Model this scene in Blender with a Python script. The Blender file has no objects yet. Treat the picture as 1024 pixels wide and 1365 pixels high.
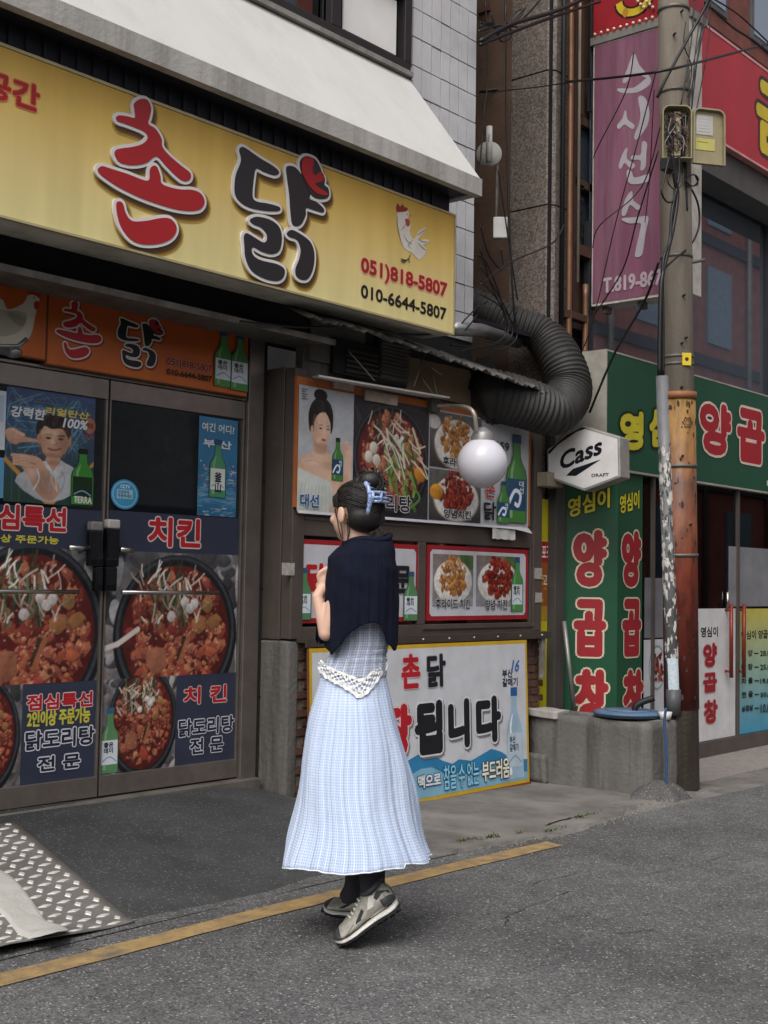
import bpy, bmesh, math, random
import numpy as np
from mathutils import Vector, Matrix
random.seed(7)
rng = np.random.default_rng(11)
SC = bpy.context.scene
COL = SC.collection

# ------------------------------------------------------------------ camera
CAM_H, FPX = 1.27, 1700.0                     # eye height, focal length in pixels of the 1024 x 1365 photograph
YAW, PITCH, ROLL = (math.radians(a) for a in (49.4, 3.17, 0.98))
FW = np.array([math.sin(YAW)*math.cos(PITCH), math.cos(YAW)*math.cos(PITCH), math.sin(PITCH)])
_r = np.array([math.cos(YAW), -math.sin(YAW), 0.0]); _u = np.cross(_r, FW)
RT = math.cos(ROLL)*_r + math.sin(ROLL)*_u
UP = -math.sin(ROLL)*_r + math.cos(ROLL)*_u
EYE = np.array([0.0, 0.0, CAM_H])
cd = bpy.data.cameras.new('camera'); cam = bpy.data.objects.new('camera', cd); COL.objects.link(cam)
cd.sensor_fit = 'VERTICAL'; cd.sensor_height = 24.0; cd.lens = FPX/1365*24.0
cd.clip_start = 0.05; cd.clip_end = 500
cam.matrix_world = Matrix(((RT[0], UP[0], -FW[0], EYE[0]), (RT[1], UP[1], -FW[1], EYE[1]), (RT[2], UP[2], -FW[2], EYE[2]), (0, 0, 0, 1)))
SC.camera = cam

# ------------------------------------------------------------------ light
SUN_EL, SUN_ROT = math.radians(52), math.radians(246)
world = bpy.data.worlds.new('World'); SC.world = world; world.use_nodes = True
wn = world.node_tree; wn.nodes.clear()
sky = wn.nodes.new('ShaderNodeTexSky'); sky.sky_type = 'NISHITA'; sky.sun_disc = False
sky.sun_elevation = SUN_EL; sky.sun_rotation = SUN_ROT; sky.air_density = 0.7; sky.dust_density = 6.0; sky.ozone_density = 0.6
hs = wn.nodes.new('ShaderNodeHueSaturation'); hs.inputs['Saturation'].default_value = 0.35
bg = wn.nodes.new('ShaderNodeBackground'); bg.inputs[1].default_value = 0.15
wo = wn.nodes.new('ShaderNodeOutputWorld')
wn.links.new(sky.outputs[0], hs.inputs['Color']); wn.links.new(hs.outputs[0], bg.inputs[0]); wn.links.new(bg.outputs[0], wo.inputs[0])
sd = bpy.data.lights.new('sun', 'SUN'); sd.energy = 0.55; sd.angle = math.radians(35); sd.color = (1.0, 0.975, 0.94)
sun = bpy.data.objects.new('sun', sd); COL.objects.link(sun)
_sdir = Vector((math.sin(SUN_ROT)*math.cos(SUN_EL), math.cos(SUN_ROT)*math.cos(SUN_EL), math.sin(SUN_EL)))
sun.rotation_euler = (-_sdir).to_track_quat('-Z', 'Y').to_euler()
SC.view_settings.view_transform = 'Standard'; SC.view_settings.look = 'None'
SC.view_settings.gamma = 1; SC.view_settings.use_curve_mapping = False
SC.view_settings.exposure = 0.45
SC.render.engine = 'CYCLES'
SC.cycles.use_denoising = True
SC.cycles.max_bounces = 6; SC.cycles.diffuse_bounces = 3; SC.cycles.glossy_bounces = 3
SC.cycles.transparent_max_bounces = 8

# ------------------------------------------------------------------ helpers
def at(x, y, X=None, Y=None, Z=None):
    """the point of the plane X=, Y= or Z= seen at pixel (x, y) of the photograph"""
    d = FW*FPX + RT*(x-512) - UP*(y-682.5)
    t = (X/d[0]) if X is not None else (Y/d[1]) if Y is not None else ((Z-CAM_H)/d[2])
    p = EYE + d*t
    return Vector(p)

def hexlin(c):
    if isinstance(c, str):
        c = c.lstrip('#'); c = [int(c[i:i+2], 16)/255 for i in (0, 2, 4)]
    return tuple((v/12.92 if v <= .04045 else ((v+.055)/1.055)**2.4) for v in c[:3])

def mat(name, col, rough=.7, metal=0.0, var=.15, scale=6.0, bump=.0, bscale=60.0, dirt=0.0, dirtcol='#3a342c', spec=.4, streak=False, detail=6):
    m = bpy.data.materials.new(name); m.use_nodes = True; nt = m.node_tree; b = nt.nodes['Principled BSDF']
    c = hexlin(col); N = nt.nodes.new; L = nt.links.new
    geo = N('ShaderNodeNewGeometry')
    mp = N('ShaderNodeMapping'); L(geo.outputs['Position'], mp.inputs['Vector'])
    if streak: mp.inputs['Scale'].default_value = (1, 1, .12)
    nz = N('ShaderNodeTexNoise'); nz.inputs['Scale'].default_value = scale; nz.inputs['Detail'].default_value = detail
    L(mp.outputs[0], nz.inputs['Vector'])
    rp = N('ShaderNodeValToRGB'); L(nz.outputs[0], rp.inputs[0])
    rp.color_ramp.elements[0].position = .3; rp.color_ramp.elements[1].position = .7
    rp.color_ramp.elements[0].color = tuple(v*(1-var) for v in c)+(1,); rp.color_ramp.elements[1].color = tuple(min(1, v*(1+var)) for v in c)+(1,)
    out = rp.outputs[0]
    if dirt > 0:
        n2 = N('ShaderNodeTexNoise'); n2.inputs['Scale'].default_value = scale*.6+1; n2.inputs['Detail'].default_value = 9; n2.inputs['Roughness'].default_value = .7
        mp2 = N('ShaderNodeMapping'); L(geo.outputs['Position'], mp2.inputs['Vector']); mp2.inputs['Location'].default_value = (3.1, 7.7, 1.3)
        if streak: mp2.inputs['Scale'].default_value = (2.2, 2.2, .18)
        L(mp2.outputs[0], n2.inputs['Vector'])
        r2 = N('ShaderNodeValToRGB'); r2.color_ramp.elements[0].position = .46; r2.color_ramp.elements[1].position = .66
        r2.color_ramp.elements[0].color = (0, 0, 0, 1); r2.color_ramp.elements[1].color = (dirt,)*3+(1,)
        L(n2.outputs[0], r2.inputs[0])
        mx = N('ShaderNodeMix'); mx.data_type = 'RGBA'; L(r2.outputs[0], mx.inputs[0]); L(out, mx.inputs[6]); mx.inputs[7].default_value = hexlin(dirtcol)+(1,)
        out = mx.outputs[2]
    L(out, b.inputs['Base Color'])
    b.inputs['Roughness'].default_value = rough; b.inputs['Metallic'].default_value = metal; b.inputs['Specular IOR Level'].default_value = spec
    if bump > 0:
        n3 = N('ShaderNodeTexNoise'); n3.inputs['Scale'].default_value = bscale; n3.inputs['Detail'].default_value = 5
        L(geo.outputs['Position'], n3.inputs['Vector'])
        bp = N('ShaderNodeBump'); bp.inputs['Strength'].default_value = bump; bp.inputs['Distance'].default_value = .01
        L(n3.outputs[0], bp.inputs['Height']); L(bp.outputs[0], b.inputs['Normal'])
    return m

ORG = {}
def root(name, label, cat, loc, group=None):
    o = bpy.data.objects.new(name, None); COL.objects.link(o); o.location = loc; o.empty_display_size = .1
    o['label'] = label; o['category'] = cat
    if group: o['group'] = group
    ORG[o.name] = Vector(loc); return o

def tag(o, label=None, cat=None, group=None, kind=None):
    if label: o['label'] = label
    if cat: o['category'] = cat
    if group: o['group'] = group
    if kind: o['kind'] = kind
    return o

def link(name, me, parent=None, loc=None):
    """me has world coordinates; the object's origin becomes loc (or its base centre)"""
    n = len(me.vertices); co = np.empty(n*3); me.vertices.foreach_get('co', co); co = co.reshape(-1, 3)
    if parent is not None:
        po = ORG[parent.name]
    else: po = Vector((0, 0, 0))
    if loc is None:
        loc = po if parent is not None else Vector(((co[:, 0].min()+co[:, 0].max())/2, (co[:, 1].min()+co[:, 1].max())/2, co[:, 2].min()))
    loc = Vector(loc)
    co -= np.array(loc); me.vertices.foreach_set('co', co.ravel()); me.update()
    o = bpy.data.objects.new(name, me); COL.objects.link(o)
    if parent is not None: o.parent = parent; o.location = loc-po
    else: o.location = loc
    ORG[o.name] = loc
    return o

class MB:
    def __init__(s): s.v = []; s.f = []; s.sm = []
    def add(s, vs, fs, smooth=False):
        b = len(s.v); s.v += [tuple(v) for v in vs]; s.f += [tuple(b+i for i in f) for f in fs]; s.sm += [smooth]*len(fs); return s
    def box(s, x0, x1, y0, y1, z0, z1):
        return s.add([(x, y, z) for z in (z0, z1) for y in (y0, y1) for x in (x0, x1)],
                     [(0, 2, 3, 1), (4, 5, 7, 6), (0, 1, 5, 4), (2, 6, 7, 3), (0, 4, 6, 2), (1, 3, 7, 5)])
    def obox(s, c, ax, ay, az):
        c, ax, ay, az = map(Vector, (c, ax, ay, az))
        return s.add([c+i*ax+j*ay+k*az for k in (-1, 1) for j in (-1, 1) for i in (-1, 1)],
                     [(0, 2, 3, 1), (4, 5, 7, 6), (0, 1, 5, 4), (2, 6, 7, 3), (0, 4, 6, 2), (1, 3, 7, 5)])
    def quad(s, a, b, c, d): return s.add([a, b, c, d], [(0, 1, 2, 3)])
    def prism(s, pts, d):
        """closed polygon pts (world) pushed along vector d"""
        n = len(pts); d = Vector(d); P = [Vector(p) for p in pts]
        return s.add(P+[p+d for p in P], [tuple(range(n)), tuple(range(2*n-1, n-1, -1))]+[(i, i+n, (i+1) % n+n, (i+1) % n) for i in range(n)])
    def tube(s, pts, r, n=8, cap=True, smooth=True):
        P = [Vector(p) for p in pts]; k = len(P); R = r if hasattr(r, '__len__') else [r]*k
        vs = []; prev = None
        for i in range(k):
            t = (P[min(i+1, k-1)]-P[max(i-1, 0)])
            t = t.normalized() if t.length > 1e-9 else Vector((0, 0, 1))
            if prev is None:
                a = t.orthogonal().normalized()
            else:
                a = (prev-t*prev.dot(t)); a = a.normalized() if a.length > 1e-6 else t.orthogonal().normalized()
            prev = a; b = t.cross(a)
            for j in range(n):
                g = 2*math.pi*j/n; vs.append(P[i]+(a*math.cos(g)+b*math.sin(g))*R[i])
        fs = [(i*n+j, i*n+(j+1) % n, (i+1)*n+(j+1) % n, (i+1)*n+j) for i in range(k-1) for j in range(n)]
        if cap: fs += [tuple(range(n-1, -1, -1)), tuple((k-1)*n+j for j in range(n))]
        return s.add(vs, fs, smooth)
    def ball(s, c, r, n=16, m=10, rx=None, ry=None, rz=None):
        c = Vector(c); rx = rx or r; ry = ry or r; rz = rz or r
        vs = [c+Vector((0, 0, -rz))]
        for i in range(1, m):
            a = -math.pi/2+math.pi*i/m
            for j in range(n):
                g = 2*math.pi*j/n; vs.append(c+Vector((rx*math.cos(a)*math.cos(g), ry*math.cos(a)*math.sin(g), rz*math.sin(a))))
        vs.append(c+Vector((0, 0, rz))); T = len(vs)-1
        fs = [(0, 1+(j+1) % n, 1+j) for j in range(n)]
        for i in range(m-2):
            for j in range(n):
                fs.append((1+i*n+j, 1+i*n+(j+1) % n, 1+(i+1)*n+(j+1) % n, 1+(i+1)*n+j))
        fs += [(T, 1+(m-2)*n+j, 1+(m-2)*n+(j+1) % n) for j in range(n)]
        return s.add(vs, fs, True)
    def mesh(s, name, m=None):
        me = bpy.data.meshes.new(name); me.from_pydata(s.v, [], s.f); me.polygons.foreach_set('use_smooth', s.sm)
        if m: me.materials.append(m)
        me.update(); return me
    def build(s, name, m, parent=None, loc=None, bevel=0, **k):
        o = link(name, s.mesh(name, m), parent, loc)
        if bevel:
            md = o.modifiers.new('bevel', 'BEVEL'); md.width = bevel; md.segments = 2; md.limit_method = 'ANGLE'
        if k: tag(o, **k)
        return o

def spline(pts, n=8, closed=False):
    """Catmull-Rom through pts (any dimension)"""
    P = [np.array(p, float) for p in pts]; k = len(P); out = []
    for i in range(k if closed else k-1):
        if closed: a, b, c, d = P[(i-1) % k], P[i], P[(i+1) % k], P[(i+2) % k]
        else: a, b, c, d = P[max(i-1, 0)], P[i], P[i+1], P[min(i+2, k-1)]
        for j in range(n):
            t = j/n; out.append(.5*((2*b)+(-a+c)*t+(2*a-5*b+4*c-d)*t*t+(-a+3*b-3*c+d)*t**3))
    if not closed: out.append(P[-1])
    return out

def offset_poly(pts, d):
    """closed 2D polygon pushed outwards by d along averaged normals"""
    P = np.array(pts, float); nx = np.roll(P, -1, 0); pv = np.roll(P, 1, 0)
    area = np.sum(P[:, 0]*nx[:, 1]-nx[:, 0]*P[:, 1])/2
    t = nx-pv; t /= np.maximum(np.hypot(t[:, 0], t[:, 1]), 1e-9)[:, None]
    nrm = np.stack([t[:, 1], -t[:, 0]], 1)*(1 if area > 0 else -1)
    return P+nrm*d

# ------------------------------------------------------------------ flat print: a frame (plane with its own metres), vector art, painted photographs
class Frame:
    def __init__(s, o, U, V):
        s.o = Vector(o); s.U = Vector(U).normalized(); s.V = Vector(V).normalized(); s.N = s.U.cross(s.V).normalized()
    def px(s, x, y):
        d = Vector(FW*FPX + RT*(x-512) - UP*(y-682.5)); e = Vector(EYE)
        t = (s.o-e).dot(s.N)/d.dot(s.N); p = e+d*t-s.o
        return (p.dot(s.U), p.dot(s.V))
    def w(s, u, v, h=0): return s.o+s.U*u+s.V*v+s.N*h
def facY(Y, x=0, z=0): return Frame((x, Y, z), (1, 0, 0), (0, 0, 1))
def facX(X): return Frame((X, 0, 0), (0, -1, 0), (0, 0, 1))

PRINT = {}
def print_mat(rough=.45, spec=.4, dirt=.0):
    key = (rough, spec, dirt)
    if key in PRINT: return PRINT[key]
    m = bpy.data.materials.new('print'); m.use_nodes = True; nt = m.node_tree; b = nt.nodes['Principled BSDF']
    a = nt.nodes.new('ShaderNodeAttribute'); a.attribute_name = 'Col'
    g = nt.nodes.new('ShaderNodeNewGeometry'); n = nt.nodes.new('ShaderNodeTexNoise'); n.inputs['Scale'].default_value = 7; n.inputs['Detail'].default_value = 8
    nt.links.new(g.outputs['Position'], n.inputs['Vector'])
    r = nt.nodes.new('ShaderNodeValToRGB'); r.color_ramp.elements[0].position = .35; r.color_ramp.elements[1].position = .65
    k = .86-dirt; r.color_ramp.elements[0].color = (k, k*.985, k*.96, 1); r.color_ramp.elements[1].color = (1, 1, 1, 1)
    nt.links.new(n.outputs[0], r.inputs[0])
    mx = nt.nodes.new('ShaderNodeMix'); mx.data_type = 'RGBA'; mx.blend_type = 'MULTIPLY'; mx.inputs[0].default_value = 1
    nt.links.new(a.outputs['Color'], mx.inputs[6]); nt.links.new(r.outputs[0], mx.inputs[7]); nt.links.new(mx.outputs[2], b.inputs['Base Color'])
    b.inputs['Roughness'].default_value = rough; b.inputs['Specular IOR Level'].default_value = spec
    PRINT[key] = m; return m

_glyph = {}
def glyphs(body, space=1.0):
    key = (body, space)
    if key in _glyph: return _glyph[key]
    c = bpy.data.curves.new('t', 'FONT'); c.body = body; c.resolution_u = 3; c.space_character = space
    o = bpy.data.objects.new('t', c); COL.objects.link(o)
    dg = bpy.context.evaluated_depsgraph_get(); me = bpy.data.meshes.new_from_object(o.evaluated_get(dg))
    v = np.empty(len(me.vertices)*3); me.vertices.foreach_get('co', v); v = v.reshape(-1, 3)[:, :2].copy()
    f = [tuple(p.vertices) for p in me.polygons]
    bpy.data.objects.remove(o); bpy.data.meshes.remove(me); bpy.data.curves.remove(c)
    v -= v.min(0); v /= np.maximum(v.max(0), 1e-9)
    _glyph[key] = (v, f); return v, f

class Art:
    """vector print on a frame; each layer a hair above the one below"""
    def __init__(s, fr, lift=.001): s.fr = fr; s.v = []; s.f = []; s.c = []; s.z = lift
    def _add(s, P, F, col, z=None):
        b = len(s.v); z = s.z if z is None else z
        s.v += [s.fr.w(p[0], p[1], z) for p in P]; s.f += [tuple(b+i for i in f) for f in F]; s.c += [hexlin(col)+(1,)]*len(P)
    def poly(s, P, col, dz=2.5e-4):
        P = [tuple(p) for p in P]
        A = sum(P[i][0]*P[(i+1) % len(P)][1]-P[(i+1) % len(P)][0]*P[i][1] for i in range(len(P)))
        if A < 0: P = P[::-1]
        s.z += dz; s._add(P, [tuple(range(len(P)))], col)
    def dpoly(s, P, d, col, n=14, vmin=None):
        Q = np.array([tuple(p) for p in P])
        for i in range(n+1):
            a = 2*math.pi*i/n; o_ = (0, 0) if i == n else (d*math.cos(a), d*math.sin(a)); R = Q+np.array(o_)
            if vmin is not None: R[:, 1] = np.maximum(R[:, 1], vmin)
            s.poly(R, col, dz=4e-5)
    def rect(s, u0, v0, u1, v1, col): s.poly([(u0, v0), (u1, v0), (u1, v1), (u0, v1)], col)
    def pxpoly(s, pts, col, smooth=0, closed=True):
        P = [s.fr.px(*p) for p in pts]
        if smooth: P = [tuple(q) for q in spline(P, smooth, True)]
        s.poly(P, col)
    def grad(s, u0, v0, u1, v1, cb, ct):
        s.z += 2.5e-4; b = len(s.v)
        s.v += [s.fr.w(u, v, s.z) for u, v in ((u0, v0), (u1, v0), (u1, v1), (u0, v1))]; s.f.append((b, b+1, b+2, b+3))
        s.c += [hexlin(cb)+(1,)]*2+[hexlin(ct)+(1,)]*2
    def ell(s, u, v, ru, rv, col, n=28, rot=0):
        c, d = math.cos(rot), math.sin(rot)
        s.poly([(u+c*ru*math.cos(a)-d*rv*math.sin(a), v+d*ru*math.cos(a)+c*rv*math.sin(a)) for a in (2*math.pi*i/n for i in range(n))], col)
    def stroke(s, pts, w, col, smooth=0):
        P = [np.array(p, float) for p in (spline(pts, smooth) if smooth else pts)]; L = []; R = []
        k = len(P); W = w if hasattr(w, '__len__') else None
        for i in range(k):
            t = P[min(i+1, k-1)]-P[max(i-1, 0)]; t /= max(np.hypot(*t), 1e-9); n = np.array([-t[1], t[0]])
            ww = w if W is None else np.interp(i/(k-1), np.linspace(0, 1, len(W)), W)
            L.append(P[i]+n*ww/2); R.append(P[i]-n*ww/2)
        s.z += 2.5e-4
        s._add(L+R, [(k+i, k+i+1, i+1, i) for i in range(k-1)], col)
    def text(s, body, box, col, bold=.0, out=None, outw=.0, shear=0, ital=0, space=1.0, shadow=None):
        """box = (u0, v0, u1, v1) filled by the glyphs; bold/outw in metres"""
        v, f = glyphs(body, space); u0, v0, u1, v1 = box
        if u0 > u1: u0, u1 = u1, u0
        if v0 > v1: v0, v1 = v1, v0
        nl = body.split('\n'); m_ = min((v1-v0)/len(nl), (u1-u0)/max(1, max(len(l) for l in nl))*((1.35 if len(body) == 1 else 1) if ord(nl[0][0]) > 1000 else 2.2))
        bold = min(bold, (.062 if len(body) == 1 else .042)*m_); outw = min(outw, .085*m_)
        u0 += bold; u1 -= bold; v0 += bold; v1 -= bold
        P = np.stack([u0+v[:, 0]*(u1-u0), v0+v[:, 1]*(v1-v0)], 1)
        if ital: P[:, 0] += ital*(P[:, 1]-(v0+v1)/2)
        if shear: P[:, 1] += shear*(P[:, 0]-(u0+u1)/2)
        def dil(Q, r, c, n):
            s.z += 2e-4
            for i in range(n):
                a = 2*math.pi*i/n; s.z += 4e-5; s._add(Q+np.array([math.cos(a), math.sin(a)])*r, f, c)
            s.z += 4e-5; s._add(Q, f, c)
        if shadow: dil(P+np.array([shadow[1], -shadow[1]]), bold+outw, shadow[0], 8)
        if out: dil(P, bold+outw, out, 12)
        if bold > 0: dil(P, bold, col, 8)
        else: s.z += 2e-4; s._add(P, f, col)
    def tpx(s, body, a, b, col, **k):
        """text filling the rectangle whose top-left / bottom-right corners are seen at pixels a, b"""
        p, q = s.fr.px(*a), s.fr.px(*b); v1, v0 = p[1], q[1]; w1 = min(v1, s.fr.px(b[0], a[1])[1]); w0 = max(v0, s.fr.px(a[0], b[1])[1])
        if w1-w0 > .55*(v1-v0): v1, v0 = w1, w0
        s.text(body, (p[0], v0, q[0], v1), col, **k)
    def build(s, name, parent=None, m=None, **k):
        me = bpy.data.meshes.new(name); me.from_pydata(s.v, [], s.f)
        ca = me.color_attributes.new('Col', 'FLOAT_COLOR', 'POINT'); ca.data.foreach_set('color', np.array(s.c, dtype=np.float32).ravel())
        me.materials.append(m or print_mat()); me.update()
        o = link(name, me, parent)
        if k: tag(o, **k)
        return o

def letters(fr, parent, items, col, rim, bold, ow, lift=.004, name='letter', **k):
    """each big letter a part of its own: items = (string, top-left pixel, bottom-right pixel)"""
    for s, A_, B_ in items:
        a = Art(fr, lift); a.tpx(s, A_, B_, col, bold=bold, out=rim, outw=ow, **k); a.build(name, parent)

class Paint:
    """a printed photograph: a fine sheet of coloured vertices; units 0..100 across, y down"""
    def __init__(s, aspect, cells, bg):
        s.W = int(cells); s.H = max(4, int(round(cells*aspect))); s.k = s.W/100.0; s.h = 100*s.H/s.W
        s.a = np.ones((s.H, s.W, 3))*np.array(hexlin(bg))
        s.X, s.Y = np.meshgrid((np.arange(s.W)+.5)/s.k, (np.arange(s.H)+.5)/s.k)
    def _win(s, x0, y0, x1, y1):
        i0 = max(0, int(x0*s.k)-1); i1 = min(s.W, int(x1*s.k)+2); j0 = max(0, int(y0*s.k)-1); j1 = min(s.H, int(y1*s.k)+2)
        return (slice(j0, max(j0, j1)), slice(i0, max(i0, i1)))
    def _mix(s, w, m, c):
        if m.size: s.a[w] = s.a[w]*(1-m[..., None])+c*m[..., None]
    def ell(s, x, y, rx, ry, c, rot=0, alpha=1, shade=0, soft=None):
        R = max(rx, ry)+1/s.k; w = s._win(x-R, y-R, x+R, y+R); dx = s.X[w]-x; dy = s.Y[w]-y
        if not dx.size: return
        co, si = math.cos(rot), math.sin(rot); a = (dx*co+dy*si)/rx; b = (-dx*si+dy*co)/ry
        d = np.sqrt(a*a+b*b); e = soft if soft else 1/(s.k*min(rx, ry)+1e-6)
        m = np.clip((1-d)/e+.5, 0, 1)*alpha; C = np.array(hexlin(c))
        if shade: C = C*(1+shade*np.clip(-(dx/rx*.5+dy/ry*.8), -1, 1))[..., None]
        s._mix(w, m, C)
    def line(s, pts, wd, c, alpha=1):
        C = np.array(hexlin(c))
        for (x0, y0), (x1, y1) in zip(pts[:-1], pts[1:]):
            w = s._win(min(x0, x1)-wd, min(y0, y1)-wd, max(x0, x1)+wd, max(y0, y1)+wd); X, Y = s.X[w], s.Y[w]
            if not X.size: continue
            L2 = (x1-x0)**2+(y1-y0)**2+1e-9; t = np.clip(((X-x0)*(x1-x0)+(Y-y0)*(y1-y0))/L2, 0, 1)
            d = np.hypot(X-x0-t*(x1-x0), Y-y0-t*(y1-y0)); s._mix(w, np.clip((wd/2-d)*s.k+.5, 0, 1)*alpha, C)
    def curve(s, pts, wd, c, alpha=1): s.line([tuple(p) for p in spline(pts, 6)], wd, c, alpha)
    def poly(s, pts, c, alpha=1, smooth=0, shade=None):
        P = spline(pts, smooth, True) if smooth else pts
        P = np.array(P, float); w = s._win(P[:, 0].min(), P[:, 1].min(), P[:, 0].max(), P[:, 1].max())
        X0, Y0 = s.X[w], s.Y[w]
        if not X0.size: return
        m = np.zeros(X0.shape)
        for ox, oy in ((-.25, -.25), (.25, -.25), (-.25, .25), (.25, .25)):
            X = X0+ox/s.k; Y = Y0+oy/s.k; ins = np.zeros(X.shape, bool)
            for i in range(len(P)):
                (x0, y0), (x1, y1) = P[i-1], P[i]
                if y0 == y1: continue
                ins ^= ((y0 > Y) != (y1 > Y)) & (X < (x1-x0)*(Y-y0)/(y1-y0)+x0)
            m += ins*.25
        C = np.array(hexlin(c))
        if shade is not None:
            cx, cy = P.mean(0); C = C*np.clip(1+shade[0]*(X0-cx)/np.ptp(P[:, 0])+shade[1]*(Y0-cy)/np.ptp(P[:, 1]), .2, 2)[..., None]
        s._mix(w, m*alpha, C)
    def noise(s, amt):
        s.a *= 1+amt*rng.standard_normal((s.H, s.W, 1))
    def mottle(s, amt, sizes=(2, 4, 9), tint=.3):
        N_ = np.zeros((s.H, s.W, 3))
        for z in sizes:
            h, w = s.H//z+2, s.W//z+2; g = rng.standard_normal((h, w, 1))+tint*rng.standard_normal((h, w, 3))
            y = np.linspace(0, h-1.001, s.H); x = np.linspace(0, w-1.001, s.W); y0 = y.astype(int); x0 = x.astype(int); fy = (y-y0)[:, None, None]; fx = (x-x0)[None, :, None]
            N_ += (g[y0][:, x0]*(1-fy)*(1-fx)+g[y0+1][:, x0]*fy*(1-fx)+g[y0][:, x0+1]*(1-fy)*fx+g[y0+1][:, x0+1]*fy*fx)/len(sizes)**.5
        s.a *= np.clip(1+amt*N_, .15, 2.2)
    def chunk(s, x, y, r, c, rnd, shade=.6):
        n = rnd.randint(5, 8); a0 = rnd.uniform(0, 6.28); e = rnd.uniform(.45, .95); ro = rnd.uniform(0, 3.14); co, si = math.cos(ro), math.sin(ro); P = []
        for i in range(n):
            a = a0+2*math.pi*i/n; q = r*rnd.uniform(.65, 1.15); u, v = q*math.cos(a), q*e*math.sin(a); P.append((x+u*co-v*si, y+u*si+v*co))
        s.poly([(px_, py_+r*.14) for px_, py_ in P], '#2c0806', .55); s.poly(P, c, 1, shade=(-shade*.4, -shade))
        if rnd.random() < .45: s.ell(x-r*.2, y-r*.3, r*.26, r*.1, '#f2b48c', ro, .55)
    def vgrad(s, ct, cb):
        t = (np.arange(s.H)/max(1, s.H-1))[:, None, None]; s.a[:] = np.array(hexlin(ct))*(1-t)+np.array(hexlin(cb))*t
    def build(s, name, fr, box, parent=None, lift=.002, m=None, **k):
        u0, v0, u1, v1 = box; a = np.clip(s.a, 0, 1)
        us = np.linspace(u0, u1, s.W); vs = np.linspace(v1, v0, s.H); U, V = np.meshgrid(us, vs)
        o, eu, ev, en = (np.array(q) for q in (fr.o, fr.U, fr.V, fr.N))
        co = o+U[..., None]*eu+V[..., None]*ev+lift*en
        me = bpy.data.meshes.new(name); nv = s.W*s.H; nf = (s.W-1)*(s.H-1)
        me.vertices.add(nv); me.vertices.foreach_set('co', co.reshape(-1))
        idx = np.arange(nv).reshape(s.H, s.W); q = np.stack([idx[1:, :-1], idx[1:, 1:], idx[:-1, 1:], idx[:-1, :-1]], -1).reshape(-1)
        me.loops.add(nf*4); me.loops.foreach_set('vertex_index', q.astype(np.int32))
        me.polygons.add(nf); me.polygons.foreach_set('loop_start', np.arange(nf, dtype=np.int32)*4)
        me.update(calc_edges=True)
        ca = me.color_attributes.new('Col', 'FLOAT_COLOR', 'POINT'); ca.data.foreach_set('color', np.concatenate([a, np.ones((s.H, s.W, 1))], -1).astype(np.float32).ravel())
        me.materials.append(m or print_mat()); me.validate(); me.update()
        ob = link(name, me, parent)
        if k: tag(ob, **k)
        return ob
def pxbox(fr, a, b):
    p, q = fr.px(*a), fr.px(*b); return (min(p[0], q[0]), min(p[1], q[1]), max(p[0], q[0]), max(p[1], q[1]))

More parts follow.
